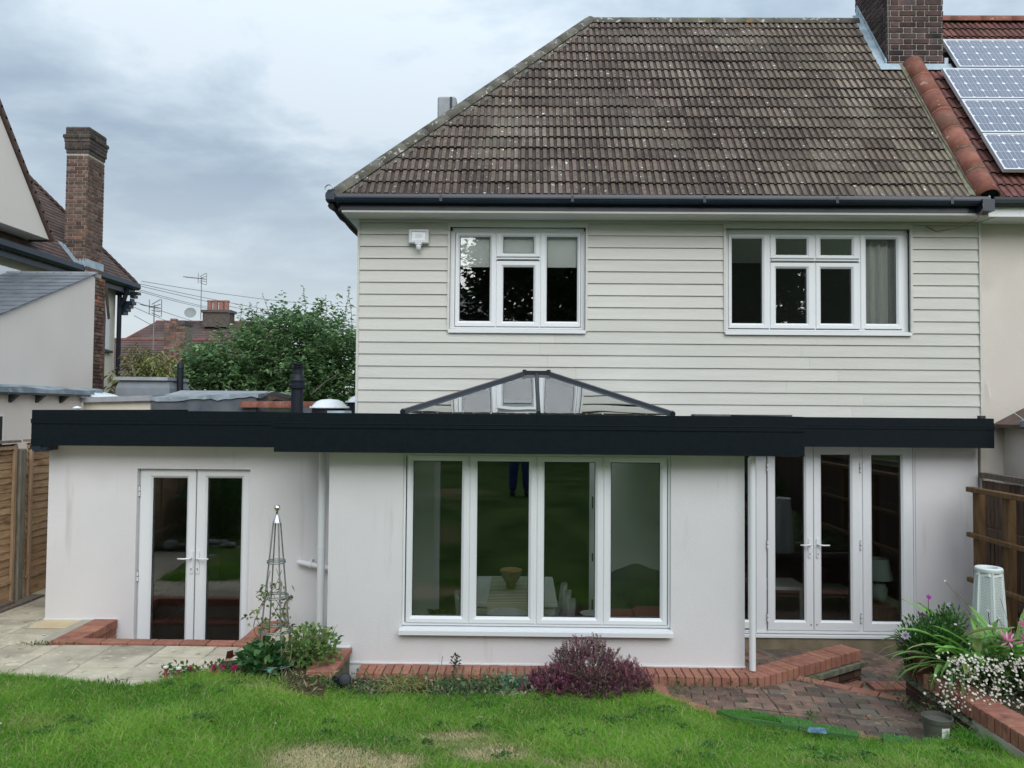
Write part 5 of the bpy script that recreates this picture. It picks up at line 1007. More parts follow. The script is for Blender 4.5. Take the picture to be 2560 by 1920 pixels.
# brick path edge along the foot of the extension and low wall turning away
fw = thing('brick_edging', 'long red brick edging along the foot of the picture window wall', 'edging', (0, 6.6, 0))
obj('core', MB().box(-1.36,2.02,6.53,6.745,-.2,.02), 'mortar', fw); cope(fw, -1.37, 1.99, 6.51, 6.742, -.055, .047, 'x')
dw = thing('garden_wall', 'low brick wall running diagonally beside the sunken patio', 'wall', (2.6, 6.9, -.42))
A_ = Vector((2.0,6.50,0)); B_ = Vector((3.19,7.29,0)); dd = (B_-A_).normalized(); nn = Vector((-dd.y,dd.x,0)); rz_ = math.atan2(dd.y, dd.x); Lw = (B_-A_).length
mb = MB(); c_ = [A_+nn*.01, B_+nn*.01-dd*.01, B_+nn*.205-dd*.01, A_+nn*.205]; mb.prism([(p.x,p.y,-.5) for p in c_], (0,0,.52)); obj('core', mb, 'mortar_dark', dw)
bm_ = MB().bbox(0,.0675,0,.215,0,.102,.005).mesh('brick', [M['brick_coping']])
for i in range(int(Lw/.0755)+1): p = A_+dd*(i*.0755+.004); obj('brick', bm_, None, dw, loc=(p.x,p.y,-.055+RNG.uniform(-.003,.003)), rot=(0,0,rz_))
mb = MB(); q = [A_+dd*.45-nn*.035, B_-nn*.035+dd*.04, B_+nn*.03+dd*.04, A_+dd*.45+nn*.03]; mb.prism([(p.x,p.y,-.105) for p in q], (0,0,.045)); obj('mortar_ledge', mb, 'mortar_mossy', dw)
brickwork(dw, 'brick_dark', (A_.x+dd.x*.3,A_.y+dd.y*.3,0), dd, Lw-.3, -.42, -.11, -nn, mode='stretcher')
# upper brick paving
up = struct('brick_paving', MB().prism([(1.1,6.52,-.3),(1.19,6.12,-.3),(1.52,5.80,-.3),(2.34,5.42,-.3),(2.8,5.28,-.3),(3.18,5.36,-.3),(3.18,6.24,-.3),(2.44,6.77,-.3),(2.02,6.52,-.3)][::-1], (0,0,.255)), 'mortar_mossy')
def pave(parent, regions, cx, cy, ang, nx, ny_, z0, z1, l=.212, w=.106, mat='paver'):
    ca, sa = math.cos(ang), math.sin(ang)
    for j in range(-ny_, ny_):
        for i in range(-nx, nx):
            x = i*l+(l/2 if j % 2 else 0); y = j*w; P = [(x,y),(x+l,y),(x+l,y+w),(x,y+w)]; P = [(cx+a*ca-b*sa, cy+a*sa+b*ca) for a, b in P]
            for r in regions:
                q = clip_convex(P, r)
                if len(q) > 2 and area(q) > .0012: obj('paver', slab_piece(q, z0, z1+RNG.uniform(-.003,.003), .0035, .004), mat, parent)
pave(up, [[(1.19,6.22),(1.56,5.92),(2.0,5.72),(2.0,6.49),(1.19,6.49)], [(2.0,5.72),(2.36,5.56),(2.8,5.42),(3.14,5.5),(3.14,6.14),(2.40,6.66),(2.0,6.48)]], 2.1, 6.0, R(-7), 8, 9, -.05, -.022)
def edge_row(parent, pts, w, d, z0, z1, mat='brick_coping'):
    """bricks set across a polyline, on the left of its direction"""
    for a, b in zip(pts, pts[1:]):
        a, b = Vector(a), Vector(b); t_ = (b-a); L_ = t_.length; t_.normalize(); nrm = Vector((-t_.y, t_.x)); k = max(1, round(L_/w)); s = L_/k
        for i in range(k):
            p0 = a+t_*(i*s+.003); p1 = a+t_*((i+1)*s-.003); q = [p0, p1, p1+nrm*d, p0+nrm*d]; obj('edging_brick', slab_piece([tuple(v) for v in q], z0, z1+RNG.uniform(-.003,.003), .001, .005), mat, parent)
edge_row(up, [(1.09,6.50),(1.09,6.17),(1.20,6.08),(1.52,5.80),(2.34,5.43),(2.80,5.29),(3.16,5.38)], .078, .125, -.06, -.008)
edge_row(up, [(3.13,6.27),(2.43,6.77)], .215, .11, -.3, -.018)
# sunken patio
sp = struct('sunken_patio', MB().box(1.96,5.25,4.0,8.89,-.6,-.445).prism([(2.62,6.42,-.45),(3.20,7.22,-.45),(3.5,7.31,-.45),(4.7,7.35,-.45),(4.7,6.5,-.45),(3.1,6.3,-.45)][::-1], (0,0,.205)), 'mortar_mossy')
pave(sp, [[(1.97,6.8),(5.2,6.8),(5.2,8.55),(1.97,8.55)]], 3.2, 7.6, R(0), 9, 10, -.45, -.42)
for i in range(44):
    x = 2.0+i*.075; q = [(x,8.56),(x+.075,8.56),(x+.0,8.80),(x-.075,8.80)]; obj('paver', slab_piece(q, -.45, -.418, .003, .004), 'paver', sp)
edge_row(sp, [(3.18,7.21),(2.70,6.55)], .11, -.22, -.26, -.214); 
for i in range(16): x = 3.20+i*.095; obj('edging_brick', slab_piece([(x,7.02),(x+.09,7.02),(x+.09,7.22+.005*i),(x,7.22+.005*i)], -.26, -.214, .002, .005), 'brick_coping', sp)
# ---- raised bed on the right
rb = thing('raised_bed', 'raised brick flower bed at the right edge with red brick coping', 'flower bed', (4, 5.5, -.05))
obj('core', MB().prism([(3.18,3.9,-.5),(5.2,3.9,-.5),(5.2,6.42,-.5),(3.18,6.42,-.5)], (0,0,.68)), 'mortar_dark', rb)
obj('soil', MB().box(3.35,5.19,3.95,6.30,.181,.21), 'soil', rb)
brickwork(rb, 'brick_dark', (3.18,6.42,0), (0,-1,0), 1.1, -.055, .095, (-1,0,0), mode='stretcher'); brickwork(rb, 'brick_dark', (5.2,6.42,0), (-1,0,0), 2.02, -.4, .095, (0,1,0), mode='stretcher')
mb = MB(); n = 14
for i in range(n): ya, yb = 5.35+i*1.09/n, 5.35+(i+1)*1.09/n; j = .006*math.sin(i*2.1); mb.hexa([(3.125+j,ya,.098),(3.25,ya,.098),(3.25,yb,.098),(3.125-j,yb,.098),(3.14+j,ya,.128),(3.25,ya,.15),(3.25,yb,.15),(3.14-j,yb,.13)])
obj('mortar_ledge', mb, 'mortar_mossy', rb)
mb = MB(); mb.box(3.135,3.22,3.9,5.42,.04,.153); obj('mortar_bed', mb, 'concrete', rb)
for i in range(27):
    y = 3.95+i*.0765; x = 3.118+(5.6-y)*.035+RNG.uniform(-.002,.002); obj('brick', MB().bbox(x,x+.215,y+.004,y+.0725,.155,.262+RNG.uniform(-.003,.003),.005), 'brick_coping', rb)

# ---- fences
lf = thing('lap_fence', 'tan overlapping board fence panels down the left side passage', 'fence', (-5.35, 7.5, .2))
def wavy(y0, y1, z, h, x):
    n = 9; a = RNG.uniform(.002,.007,3); ph = RNG.uniform(0,6,3); f = lambda y: a[0]*math.sin(y*3+ph[0])+a[1]*math.sin(y*6.5+ph[1])+a[2]*.5*math.sin(y*13+ph[2]); mb = MB()
    for i in range(n):
        ya, yb = y0+(y1-y0)*i/n, y0+(y1-y0)*(i+1)/n; mb.hexa([(x,ya,z+f(ya)),(x+.018,ya,z+f(ya)),(x+.018,yb,z+f(yb)),(x,yb,z+f(yb)),(x-.004,ya,z+h),(x+.006,ya,z+h),(x+.006,yb,z+h),(x-.004,yb,z+h)])
    return mb
for y0, y1 in ((-1.2,.55),(.65,2.4),(2.5,4.35),(4.45,6.22),(6.34,8.10),(8.30,10.05)):
    nb = 18
    for i in range(nb): obj('slat', wavy(y0, y1, .42+i*.0785, .10, -5.36), 'fence_larch', lf)
    obj('bottom_board', MB().box(-5.365,-5.345,y0,y1,.20,.415), 'fence_larch', lf)
    for zz, hh in ((.40,.035),(1.80,.035)): obj('rail', MB().box(-5.341,-5.318,y0,y1,zz,zz+hh), 'fence_rail', lf)
    for k in range(4): yy = y0+.02+(y1-y0-.075)*k/3; obj('batten', MB().box(-5.341,-5.312,yy,yy+.035,.20,1.86), 'fence_rail', lf)
    obj('capping', MB().box(-5.39,-5.30,y0-.02,y1+.02,1.87,1.895), 'fence_grey', lf)
for y0 in (6.23,8.12): obj('post', MB().bbox(-5.39,-5.30,y0,y0+.10,.1,1.80,.008), 'post_green', lf)
obj('gravel_board', MB().box(-5.37,-5.33,4.45,8.1,.12,.195), 'fence_grey', lf)
mb = MB(); mb.box(-5.33,-5.18,6.2,8.4,.183,.205); mb.box(-5.30,-5.24,6.6,8.0,.206,.235); tag(obj('timber_offcut', mb, 'fence_grey'), 'weathered timber lying along the foot of the left fence', 'timber')
rf = thing('feather_fence', 'tall brown vertical board fence behind the rail at the right', 'fence', (5.25, 7, -.4))
for i in range(140):
    y = 8.84-i*.072; obj('slat', MB().hexa([(5.25,y-.075,-.35),(5.27,y-.075,-.35),(5.262,y,-.35),(5.255,y,-.35),(5.25,y-.075,1.50+.01*math.sin(i)),(5.27,y-.075,1.50),(5.262,y,1.50),(5.255,y,1.50)]), 'fence_brown', rf)
obj('capping', MB().hexa([(5.225,-1.2,1.47),(5.29,-1.2,1.47),(5.29,8.84,1.53),(5.225,8.84,1.53),(5.225,-1.2,1.53),(5.29,-1.2,1.53),(5.29,8.84,1.59),(5.225,8.84,1.59)]), 'fence_grey', rf)
for z in (.90,.2): obj('rail', MB().box(5.20,5.245,4.3,8.84,z,z+.085), 'fence_brown', rf)
pf = thing('rail_fence', 'tan timber post and rail frame in front of the vertical boards', 'fence', (4.95, 7, -.4))
for z in (1.40,.91,.42): obj('rail', MB().bbox(4.905,4.955 if z < 1.3 else 4.985,4.3,8.56,z,z+(.055 if z > 1.3 else .05),.006), 'timber_tan', pf)
for y in (8.42,7.90,6.9,5.9,4.9): obj('post', MB().bbox(4.957,5.04,y,y+.10,-.40,1.395,.006), 'timber_tan', pf)

# ================================================================ PLANTS
def plant(name, label, cat, loc, arrays=None, mat='leaf', part='foliage', group=None):
    t = thing(name, label, cat, loc, group)
    if arrays is not None: V,F,C = arrays; obj(part, np_mesh(part, V, F, C, mat), None, t)
    return t
def branch_tree(cx, cy, zbase, blobs, n_shoot, leafL, leafW, base, alt, altp, spikes=(), seed=1, shoot=(.25,.5), lps=14, droop=.3):
    """foliage as leafy shoots: each shoot starts in a blob (x,y,z,rx,ry,rz) near its skin and grows outwards and up"""
    rng = np.random.default_rng(seed); Ps=[];Ds=[];Ls=[];Cs=[]; stems = MB()
    vol = np.array([b[3]*b[4]*b[5] for b in blobs]); vol = vol**.75/np.sum(vol**.75)
    for bi, b in enumerate(blobs):
        for _ in range(int(n_shoot*vol[bi])):
            d = rng.normal(0,1,3); d /= np.linalg.norm(d); rr = rng.random()**.28; p = np.array(b[:3])+d*np.array(b[3:6])*rr
            g = d*.55+np.array([0,0,.65])+rng.normal(0,.35,3); g /= np.linalg.norm(g); L = rng.uniform(*shoot)
            Ps.append((p,g,L,rr))
    for s in spikes: Ps.append((np.array(s[:3]), np.array([rng.normal(0,.12), rng.normal(0,.12), 1.0]), s[3], 2))
    P=[];D=[];L_=[];C=[]
    for p,g,L,rr in Ps:
        k = lps if rr < 2 else int(L/.055); t = (np.arange(k)+.5)/k; bend = rng.normal(0,.12,3); pts = p+g*L*t[:,None]+bend*(t[:,None]**2)*L
        a = rng.uniform(0,6.28)+np.arange(k)*2.4; side = np.stack([np.cos(a),np.sin(a),np.full(k,-.05+.3*(rr>=2))],1)
        dd = side*.85+g*.45+rng.normal(0,.25,(k,3)); P.append(pts); D.append(dd); sz = rng.uniform(.6,1.15,k)*(1-.35*t*(rr>=2)); L_.append(leafL*sz)
        bright = rng.uniform(.72,1.22); c = np.tile(np.array(base),(k,1))*bright*rng.uniform(.75,1.3,(k,1))
        if rng.random() < altp: c = np.tile(np.array(alt),(k,1))*rng.uniform(.75,1.25,(k,1))
        if rr >= 2: c = np.tile(np.array(alt)*.7+np.array(base)*.3,(k,1))*rng.uniform(.7,1.2,(k,1)); stems.tube([p, p+g*L*.5+bend*.25*L, p+g*L+bend*L], [.008,.006,.003], 4)
        C.append(c)
    P=np.concatenate(P);D=np.concatenate(D);L_=np.concatenate(L_);C=np.concatenate(C)
    V,F,Cc = leaf_arrays(P,D,L_,L_*leafW/leafL,C,droop=droop); return (V,F,Cc), stems
bl = [(-5.0,15.3,2.75,1.45,.9,1.15),(-4.0,15.2,2.9,1.0,.9,1.25),(-5.9,15.3,2.5,.85,.8,.95),(-3.7,15.0,2.5,.7,.7,1.2),(-4.7,15.3,3.35,.9,.7,.75),(-6.25,15.2,2.85,.45,.5,.45)]
sk = [(-4.85+.16*i+RNG.normal(0,.04), 15.1+RNG.normal(0,.2), 3.75+RNG.normal(0,.12)-.03*abs(i-6), RNG.uniform(.55,.95)) for i in range(12)]+[(-5.6+.12*i, 15.2, 3.65+.03*i, RNG.uniform(.45,.8)) for i in range(4)]+[(-3.6+.1*i, 15.0, 3.5-.05*i, RNG.uniform(.3,.6)) for i in range(4)]
ar, st = branch_tree(-4.8,15.2,0,bl,1900,.125,.060,(.125,.23,.095),(.24,.38,.16),.28,sk,seed=3,lps=15)
tr = plant('fruit_tree', 'dense green fruit tree with upright leafy shoots behind the flat roofs', 'tree', (-4.8,15.2,0), ar, part='crown')
mb = MB(); mb.tube([(-4.8,15.2,-.8),(-4.85,15.2,.8),(-4.75,15.25,1.6),(-4.9,15.3,2.6)], [.16,.13,.11,.06], 10)
for a in range(9): d = Vector((math.cos(a*.7)*1.0, math.sin(a*.9)*.4, .9)); mb.tube([(-4.8,15.2,1.2),Vector((-4.8,15.2,1.2))+d*.7+Vector((0,0,.1)),Vector((-4.8,15.2,1.2))+d*1.6], [.06,.04,.015], 6)
mb.tube([(-3.9,14.2,2.5),(-3.6,14.15,2.75),(-3.35,14.1,2.9)], [.012,.01,.005], 5); mb.add(st.v, st.f); obj('trunk', mb, 'bark', tr)
ar, st = branch_tree(0,0,0,[(-7.4,16.0,2.25,.9,.7,.8),(-6.5,15.9,2.3,.6,.6,.65),(-7.9,16.0,2.55,.5,.5,.7),(-6.1,15.8,2.0,.6,.5,.6)],560,.13,.045,(.24,.26,.09),(.32,.34,.13),.4,(),seed=5,lps=13,droop=.9)
yt = plant('yellow_leaved_tree', 'yellowish green drooping tree between the cream house and the fruit tree', 'tree', (-7,16,0), ar, part='crown'); mb = MB(); mb.tube([(-7,16,-.8),(-7.05,16,1.3),(-6.9,16,2.4)], [.09,.07,.03], 8); obj('trunk', mb, 'bark', yt)

def bush(n, c, r, L, W, base, alt=None, altp=0, up=.6, droop=.2, var=.3, shell=.4):
    d = rnd_dirs(n); rr = RNG.random(n)**shell; P = np.array(c)+d*np.array(r)*rr[:,None]; D = d*.7+np.array([0,0,up])+RNG.normal(0,.4,(n,3))
    Ls = RNG.uniform(.6,1.2,n)*L; return leaf_arrays(P, D, Ls, Ls*W/L, shade(base,n,var,alt,altp), droop=droop)
def straps(n, c, spread, L, W, base, lift=1.0, seg=7, alt=None, altp=0, bias=(0,0), kk=(1.2,2.7)):
    """long arching leaves"""
    V=[];F=[];C=[];o=0
    for i in range(n):
        a = RNG.uniform(0,6.283); dirh = np.array([math.cos(a)+bias[0], math.sin(a)+bias[1]]); dirh /= np.linalg.norm(dirh); l = L*RNG.uniform(.65,1.1); up0 = RNG.uniform(.55,1.25)*lift
        p = np.array([c[0]+RNG.normal(0,spread), c[1]+RNG.normal(0,spread), c[2]]); ang = math.atan2(up0, 1); k = RNG.uniform(*kk); col = np.array(base)*RNG.uniform(.7,1.35)
        if alt is not None and RNG.random() < altp: col = np.array(alt)*RNG.uniform(.8,1.2)
        s = np.array([-dirh[1], dirh[0], 0.0]); tw = RNG.uniform(-.3,.3)
        for j in range(seg+1):
            t = j/seg; w = W*.5*(.55+.6*math.sin(math.pi*min(t*1.1+.12,1)))*(1 if t < .98 else .05); w = W*.5*min(1, (1-t)*3.2)*(.7+.3*t*2 if t < .5 else 1)
            V += [p-s*w+np.array([0,0,w*.4]), p, p+s*w+np.array([0,0,w*.4])]; C += [col*1.12, col*.85, col*1.12]
            th = ang-k*t; p = p+(l/seg)*np.array([dirh[0]*math.cos(th), dirh[1]*math.cos(th), math.sin(th)])
        for j in range(seg):
            b = o+j*3; F += [[b,b+1,b+4],[b,b+4,b+3],[b+1,b+2,b+5],[b+1,b+5,b+4]]
        o += (seg+1)*3
    return np.array(V), np.array(F), np.array(C)
def blossoms(P, r, petals, col, cen=None, mat='petal', face=None, cup=.2):
    """small flat flowers at points P"""
    V=[];F=[];C=[];o=0
    for p in P:
        p = np.array(p); nrm = RNG.normal(0,.35,3)+(np.array([0,-.7,.6]) if face is None else np.array(face)); nrm /= np.linalg.norm(nrm); u = np.cross(nrm,[.3,.2,1.0]); u /= np.linalg.norm(u); v = np.cross(nrm,u); rr_ = r*RNG.uniform(.75,1.15); c_ = np.array(col)*RNG.uniform(.85,1.1); o0 = o
        V.append(p); C.append(cen if cen else c_); o += 1; m = petals*2
        for k in range(m): a = 2*math.pi*k/m; q = rr_*(1 if k % 2 == 0 else .62); V.append(p+(u*math.cos(a)+v*math.sin(a))*q+nrm*cup*q); C.append(c_); o += 1
        for k in range(m): F.append([o0, o0+1+k, o0+1+(k+1) % m])
    return np.array(V), np.array(F), np.array(C)
def stems_mb(pairs, r=.0025): 
    mb = MB()
    for a, b in pairs: a, b = Vector(a), Vector(b); mb.tube([a, a.lerp(b,.5)+Vector(RNG.normal(0,.015,3)), b], r, 4, cap=False)
    return mb
# purple leaved shrub in the front bed: upright stubby sprigs
def sprigs(c, r, n, base, alt, altp, h=.05):
    A=[]; th = RNG.uniform(0,2*np.pi,n); ph = np.arccos(RNG.uniform(-.05,1,n)); d = np.stack([np.sin(ph)*np.cos(th), np.sin(ph)*np.sin(th), np.cos(ph)],1)
    rr = RNG.uniform(.72,1.04,n)*(1+.10*np.sin(th*5+ph*7)); P0 = np.array(c)+d*np.array(r)*rr[:,None]; P=[];D=[];L=[];C=[]
    for i in range(n):
        ax = d[i]*.6+np.array([0,0,.7])+RNG.normal(0,.25,3); ax /= np.linalg.norm(ax); k = 11; t = np.linspace(0,1,k); col = np.array(alt if RNG.random() < altp else base)*RNG.uniform(.65,1.4)
        a = RNG.uniform(0,6.3)+np.arange(k)*2.2; sd_ = np.stack([np.cos(a),np.sin(a),np.zeros(k)],1); P.append(P0[i]+ax*h*1.1*t[:,None]); D.append(ax*.9+sd_*.75); L.append(RNG.uniform(.018,.032,k)); C.append(np.tile(col,(k,1))*RNG.uniform(.75,1.25,(k,1)))
    P=np.concatenate(P);D=np.concatenate(D);L=np.concatenate(L);C=np.concatenate(C); return leaf_arrays(P,D,L,L*.38,C)
sh = plant('purple_shrub', 'rounded purple leaved shrub under the right of the picture window', 'shrub', (.56,6.28,0), cat3(
    sprigs((.55,6.30,.0),(.30,.22,.36),680,(.22,.095,.125),(.24,.175,.145),.35), sprigs((.28,6.22,-.02),(.22,.16,.19),420,(.27,.09,.15),(.20,.12,.13),.3), sprigs((.86,6.26,-.02),(.20,.17,.23),420,(.24,.095,.135),(.27,.19,.15),.3), sprigs((.62,6.14,-.02),(.30,.12,.11),260,(.24,.10,.15),(.2,.16,.11),.35)))
mb = MB()
for i in range(60): a = RNG.uniform(0,6.3); rr_ = RNG.uniform(.1,.32); mb.tube([(.56+RNG.normal(0,.03),6.28+RNG.normal(0,.03),0),(.56+rr_*.6*math.cos(a),6.28+rr_*.45*math.sin(a),.15),(.56+rr_*math.cos(a),6.28+rr_*.7*math.sin(a),.33-rr_*.4)], [.006,.004,.002], 4)
obj('stems', mb, 'bark', sh)
plant('ornamental_grass', 'yellow green tufted grass in the front bed', 'grass', (-.93,6.28,0), cat3(straps(230,(-.95,6.27,.0),.06,.24,.006,(.27,.28,.07),lift=1.3,alt=(.42,.36,.16),altp=.35), straps(60,(-.80,6.30,.0),.06,.18,.006,(.24,.26,.08),lift=1.4,alt=(.20,.09,.07),altp=.3)))
def scatter_bush(n, box_, L, W, base, **k):
    x0,x1,y0,y1,z0,z1 = box_; P = np.stack([RNG.uniform(x0,x1,n), RNG.uniform(y0,y1,n), z0+(z1-z0)*RNG.random(n)**1.5*(.4+.6*np.abs(np.sin(RNG.uniform(x0,x1,n)*9)))],1); Ls = L*RNG.uniform(.6,1.2,n); return leaf_arrays(P, rnd_dirs(n,.6), Ls, Ls*W/L, shade(base,n,.35,k.get('alt'),k.get('p',0)))
gc_ = obj('ground_cover', np_mesh('ground_cover', *cat3(scatter_bush(1500,(-1.4,.15,6.05,6.45,-.0,.09),.035,.02,(.13,.21,.08),alt=(.30,.30,.2),p=.3), scatter_bush(500,(-.65,-.15,6.08,6.4,.0,.11),.045,.014,(.10,.18,.07)), scatter_bush(400,(-.15,.25,6.15,6.42,.0,.10),.05,.03,(.13,.25,.14),alt=(.30,.42,.30),p=.3), scatter_bush(350,(-1.62,-1.2,6.0,6.2,.02,.09),.04,.012,(.07,.13,.04)), scatter_bush(300,(.1,1.04,5.98,6.12,.0,.07),.035,.02,(.06,.12,.04),alt=(.14,.10,.05),p=.2)), 'leaf'), kind='stuff'); gc_['label'] = 'low straggly ground cover in the front bed'; gc_['category'] = 'ground cover'
V=[];F=[];C=[];o=0
for i in range(420):
    if i < 260: c = np.array([RNG.normal(.0,.10), RNG.normal(6.13,.035), RNG.uniform(.0,.035)])
    else: c = np.array([RNG.uniform(-1.35,1.0), RNG.uniform(6.1,6.5), RNG.uniform(-.005,.02)])
    s = RNG.uniform(.006,.014)*np.array([1.3,1,.7]); v = np.array([[1,0,0],[-1,0,0],[0,1,0],[0,-1,0],[0,0,1],[0,0,-1]])*s*RNG.uniform(.7,1.3,(6,1))+c; V.append(v); F.append(np.array([[0,2,4],[2,1,4],[1,3,4],[3,0,4],[2,0,5],[1,2,5],[3,1,5],[0,3,5]])+o); o += 6
    C.append(np.tile(np.array([[.9,.85,.8],[.35,.33,.33],[.8,.6,.5],[.12,.12,.14]][RNG.integers(4)])*RNG.uniform(.8,1.2),(6,1)))
gv = obj('gravel', np_mesh('gravel', np.concatenate(V), np.concatenate(F), np.concatenate(C), 'pebble'), kind='stuff'); gv['label'] = 'patch of mixed pebbles beside the purple shrub'; gv['category'] = 'pebbles'
t = plant('bed_seedling', 'thin dark stemmed seedling standing before the brick edging', 'plant', (-.52,6.4,0), bush(40,(-.52,6.42,.17),(.03,.03,.07),.035,.02,(.05,.08,.05),alt=(.12,.07,.07),altp=.4)); obj('stem', stems_mb([((-.52,6.42,0),(-.53,6.42,.2)),((-.62,6.42,0),(-.63,6.42,.22))]), 'twig', t)
# obelisk and climber
ob = thing('garden_obelisk', 'grey metal plant obelisk with a silver ball finial', 'obelisk', (-1.95,6.2,.12)); ox, oy = -1.955, 6.2
mb = MB()
legs = []
for k in range(4):
    a = R(40+90*k); b0 = Vector((ox+.155*math.cos(a), oy+.155*math.sin(a), .08)); t1 = Vector((ox+.030*math.cos(a), oy+.030*math.sin(a), 1.335)); mb = MB(); mb.tube([b0, b0.lerp(t1,.5), t1], .0062, 8); obj('leg', mb, 'steel', ob); legs.append((b0,t1))
for z in (.215,.475,.745,1.02):
    f_ = (z-.08)/(1.335-.08); r_ = .165*(1-f_)+.038*f_; mb = MB(); mb.tube([(ox+r_*math.cos(a), oy+r_*math.sin(a), z) for a in np.linspace(0,2*math.pi,29)], .0058, 6, cap=False); mb.tube([(ox+r_*math.cos(a), oy+r_*math.sin(a), z+.014) for a in np.linspace(0,2*math.pi,29)], .0045, 6, cap=False); obj('hoop', mb, 'hoop_green', ob)
obj('finial', MB().lathe([(.036,1.335),(.034,1.345),(.024,1.37),(.014,1.40),(.010,1.425),(.012,1.43),(.022,1.437),(.025,1.453),(.022,1.469),(.012,1.477),(0,1.479)], (ox,oy,0), 20), 'chrome', ob, smooth=True)
A1 = bush(760,(-1.72,6.36,.27),(.26,.2,.20),.058,.038,(.16,.28,.09),alt=(.26,.38,.13),altp=.25,shell=.6); A2 = bush(260,(-2.02,6.10,.27),(.17,.10,.15),.085,.07,(.06,.17,.06),alt=(.12,.26,.09),altp=.3)
t = plant('leafy_shrub', 'bushy green shrub at the foot of the obelisk', 'shrub', (-1.75,6.35,.15), cat3(A1,A2)); obj('stems', stems_mb([((-1.7,6.35,.12),(-1.7+RNG.normal(0,.15),6.35+RNG.normal(0,.1),.42)) for _ in range(16)], .003), 'twig', t)
cp = []; 
for k in range(170):
    z = RNG.uniform(.25,.86); f_ = (z-.08)/(1.255); r_ = (.165*(1-f_)+.038*f_)*RNG.uniform(.5,1.5); a = RNG.uniform(0,6.3); x = ox+r_*math.cos(a)-(.05 if z > .5 else 0)*RNG.random()*2; cp.append((x, oy+r_*math.sin(a), z))
cp = np.array(cp); V,F,C = leaf_arrays(cp, rnd_dirs(len(cp),.1), RNG.uniform(.03,.065,len(cp)), RNG.uniform(.018,.035,len(cp)), shade((.12,.20,.05),len(cp),.3,(.25,.30,.09),.35), droop=.3)
t = plant('climbing_plant', 'thin leaved climber twining up the obelisk', 'climber', (ox,oy,.12), (V,F,C))
mb = MB()
for s in range(6): ph = s*1.05; mb.tube([(ox+(.15-.10*u)*math.cos(ph+u*5)*1.05-(.06*math.sin(u*3.1) if s < 3 else 0), oy+(.15-.10*u)*math.sin(ph+u*5), .14+u*(.72+.1*(s%2))) for u in np.linspace(0,1,14)], .0028, 4)
obj('stems', mb, 'twig', t)
t = plant('fuchsia', 'low fuchsia with hanging red flowers at the lawn edge', 'plant', (-2.35,6.05,.15), cat3(bush(170,(-2.36,6.07,.19),(.19,.08,.07),.045,.025,(.08,.16,.05),alt=(.2,.16,.07),altp=.3), scatter_bush(300,(-2.2,-1.42,5.88,6.1,.12,.24),.06,.012,(.14,.22,.07),alt=(.40,.36,.20),p=.45), scatter_bush(200,(-1.66,-1.4,5.95,6.2,.05,.16),.04,.02,(.09,.17,.05)), scatter_bush(120,(-2.75,-2.5,5.95,6.05,.15,.26),.05,.03,(.10,.20,.05))))
fp = [(-2.53,6.0,.22),(-2.515,6.0,.20),(-2.54,6.0,.24),(-2.38,6.0,.235),(-2.365,6.0,.25),(-2.35,6.0,.22),(-2.30,6.0,.24),(-2.29,6.0,.255),(-2.215,6.0,.235),(-2.20,6.0,.25)]
V,F,C = blossoms(fp, .022, 4, (.55,.02,.045), (.22,.02,.30), face=(0,-1,-.2), cup=-.5); obj('blossom', np_mesh('blossom',V,F,C,'petal'), None, t); V,F,C = leaf_arrays(np.array(fp)[[0,3,5,8]], np.tile([0,-.2,-1.0],(4,1)), np.full(4,.035), np.full(4,.022), np.tile([[.55,.10,.12]],(4,1))); obj('blossom', np_mesh('blossom',V,F,C,'petal'), None, t)
mb = MB(); V,F,C = leaf_arrays(np.array([[-2.32,6.12,.27],[-2.30,6.12,.27]]), np.array([[.6,-.2,.7],[.9,0,.5]]), np.array([.11,.08]), np.array([.06,.04]), np.tile([[.10,.02,.015]],(2,1))); obj('dark_leaf', np_mesh('dark_leaf',V,F,C,'leaf'), None, t)
for i, (x, m_, lab) in enumerate(((-2.705,'ornament_red','left one of two small red and white bottle ornaments in the grass'), (-2.605,'ornament_teal','right one of two bottle ornaments, with a teal base, in the grass'))):
    t = thing('bottle_ornament', lab, 'ornament', (x,5.93,.14), 'bottle ornaments at the lawn edge'); dz = .0-.008*i
    obj('body', MB().lathe([(.022,.10),(.025,.13),(.022,.175),(.014,.195)], (x,5.93,dz), 14), m_, t, smooth=True); obj('neck', MB().lathe([(.014,.195),(.0105,.215),(.0105,.245),(.018,.262)], (x,5.93,dz), 14), 'ornament_red', t, smooth=True); obj('cap', MB().lathe([(.018,.262),(.0195,.264),(.0195,.274),(0,.277)], (x,5.93,dz), 14), 'label_white', t)
mb = MB(); mb.bbox(-1.955,-1.925,6.02,6.05,.20,.225,.006); tag(obj('turquoise_glass', mb, 'water_blue'), 'small turquoise glass piece inside the lowest obelisk hoop', 'ornament')
# solar spot light
sl_ = thing('solar_spotlight', 'black solar garden spotlight at the edge of the front bed', 'spotlight', (-1.43,6.2,.0))
def disc(c, d, r, l, name, mat, r2=None):
    c = Vector(c); d = Vector(d).normalized(); mb = MB(); mb.tube([c, c+d*l*.15, c+d*l*.8, c+d*l], [r*.97, r, (r2 or r), (r2 or r)*.9], 20); return obj(name, mb, mat, sl_, smooth=True, auto=40)
disc((-1.465,6.10,.10), (.35,.75,-.15), .058, .13, 'lamp_head', 'black_plastic', .025); disc((-1.365,6.10,.135), (-.15,.9,-.35), .048, .03, 'light_panel', 'black_plastic'); disc((-1.362,6.094,.137), (-.15,.9,-.35), .038, .006, 'cell', 'dark_grey')
mb = MB(); mb.tube([(-1.42,6.2,-.02),(-1.42,6.2,.06)], .012, 8); mb.tube([(-1.42,6.2,.06),(-1.37,6.17,.09)], .01, 8); obj('stake', mb, 'black_plastic', sl_)
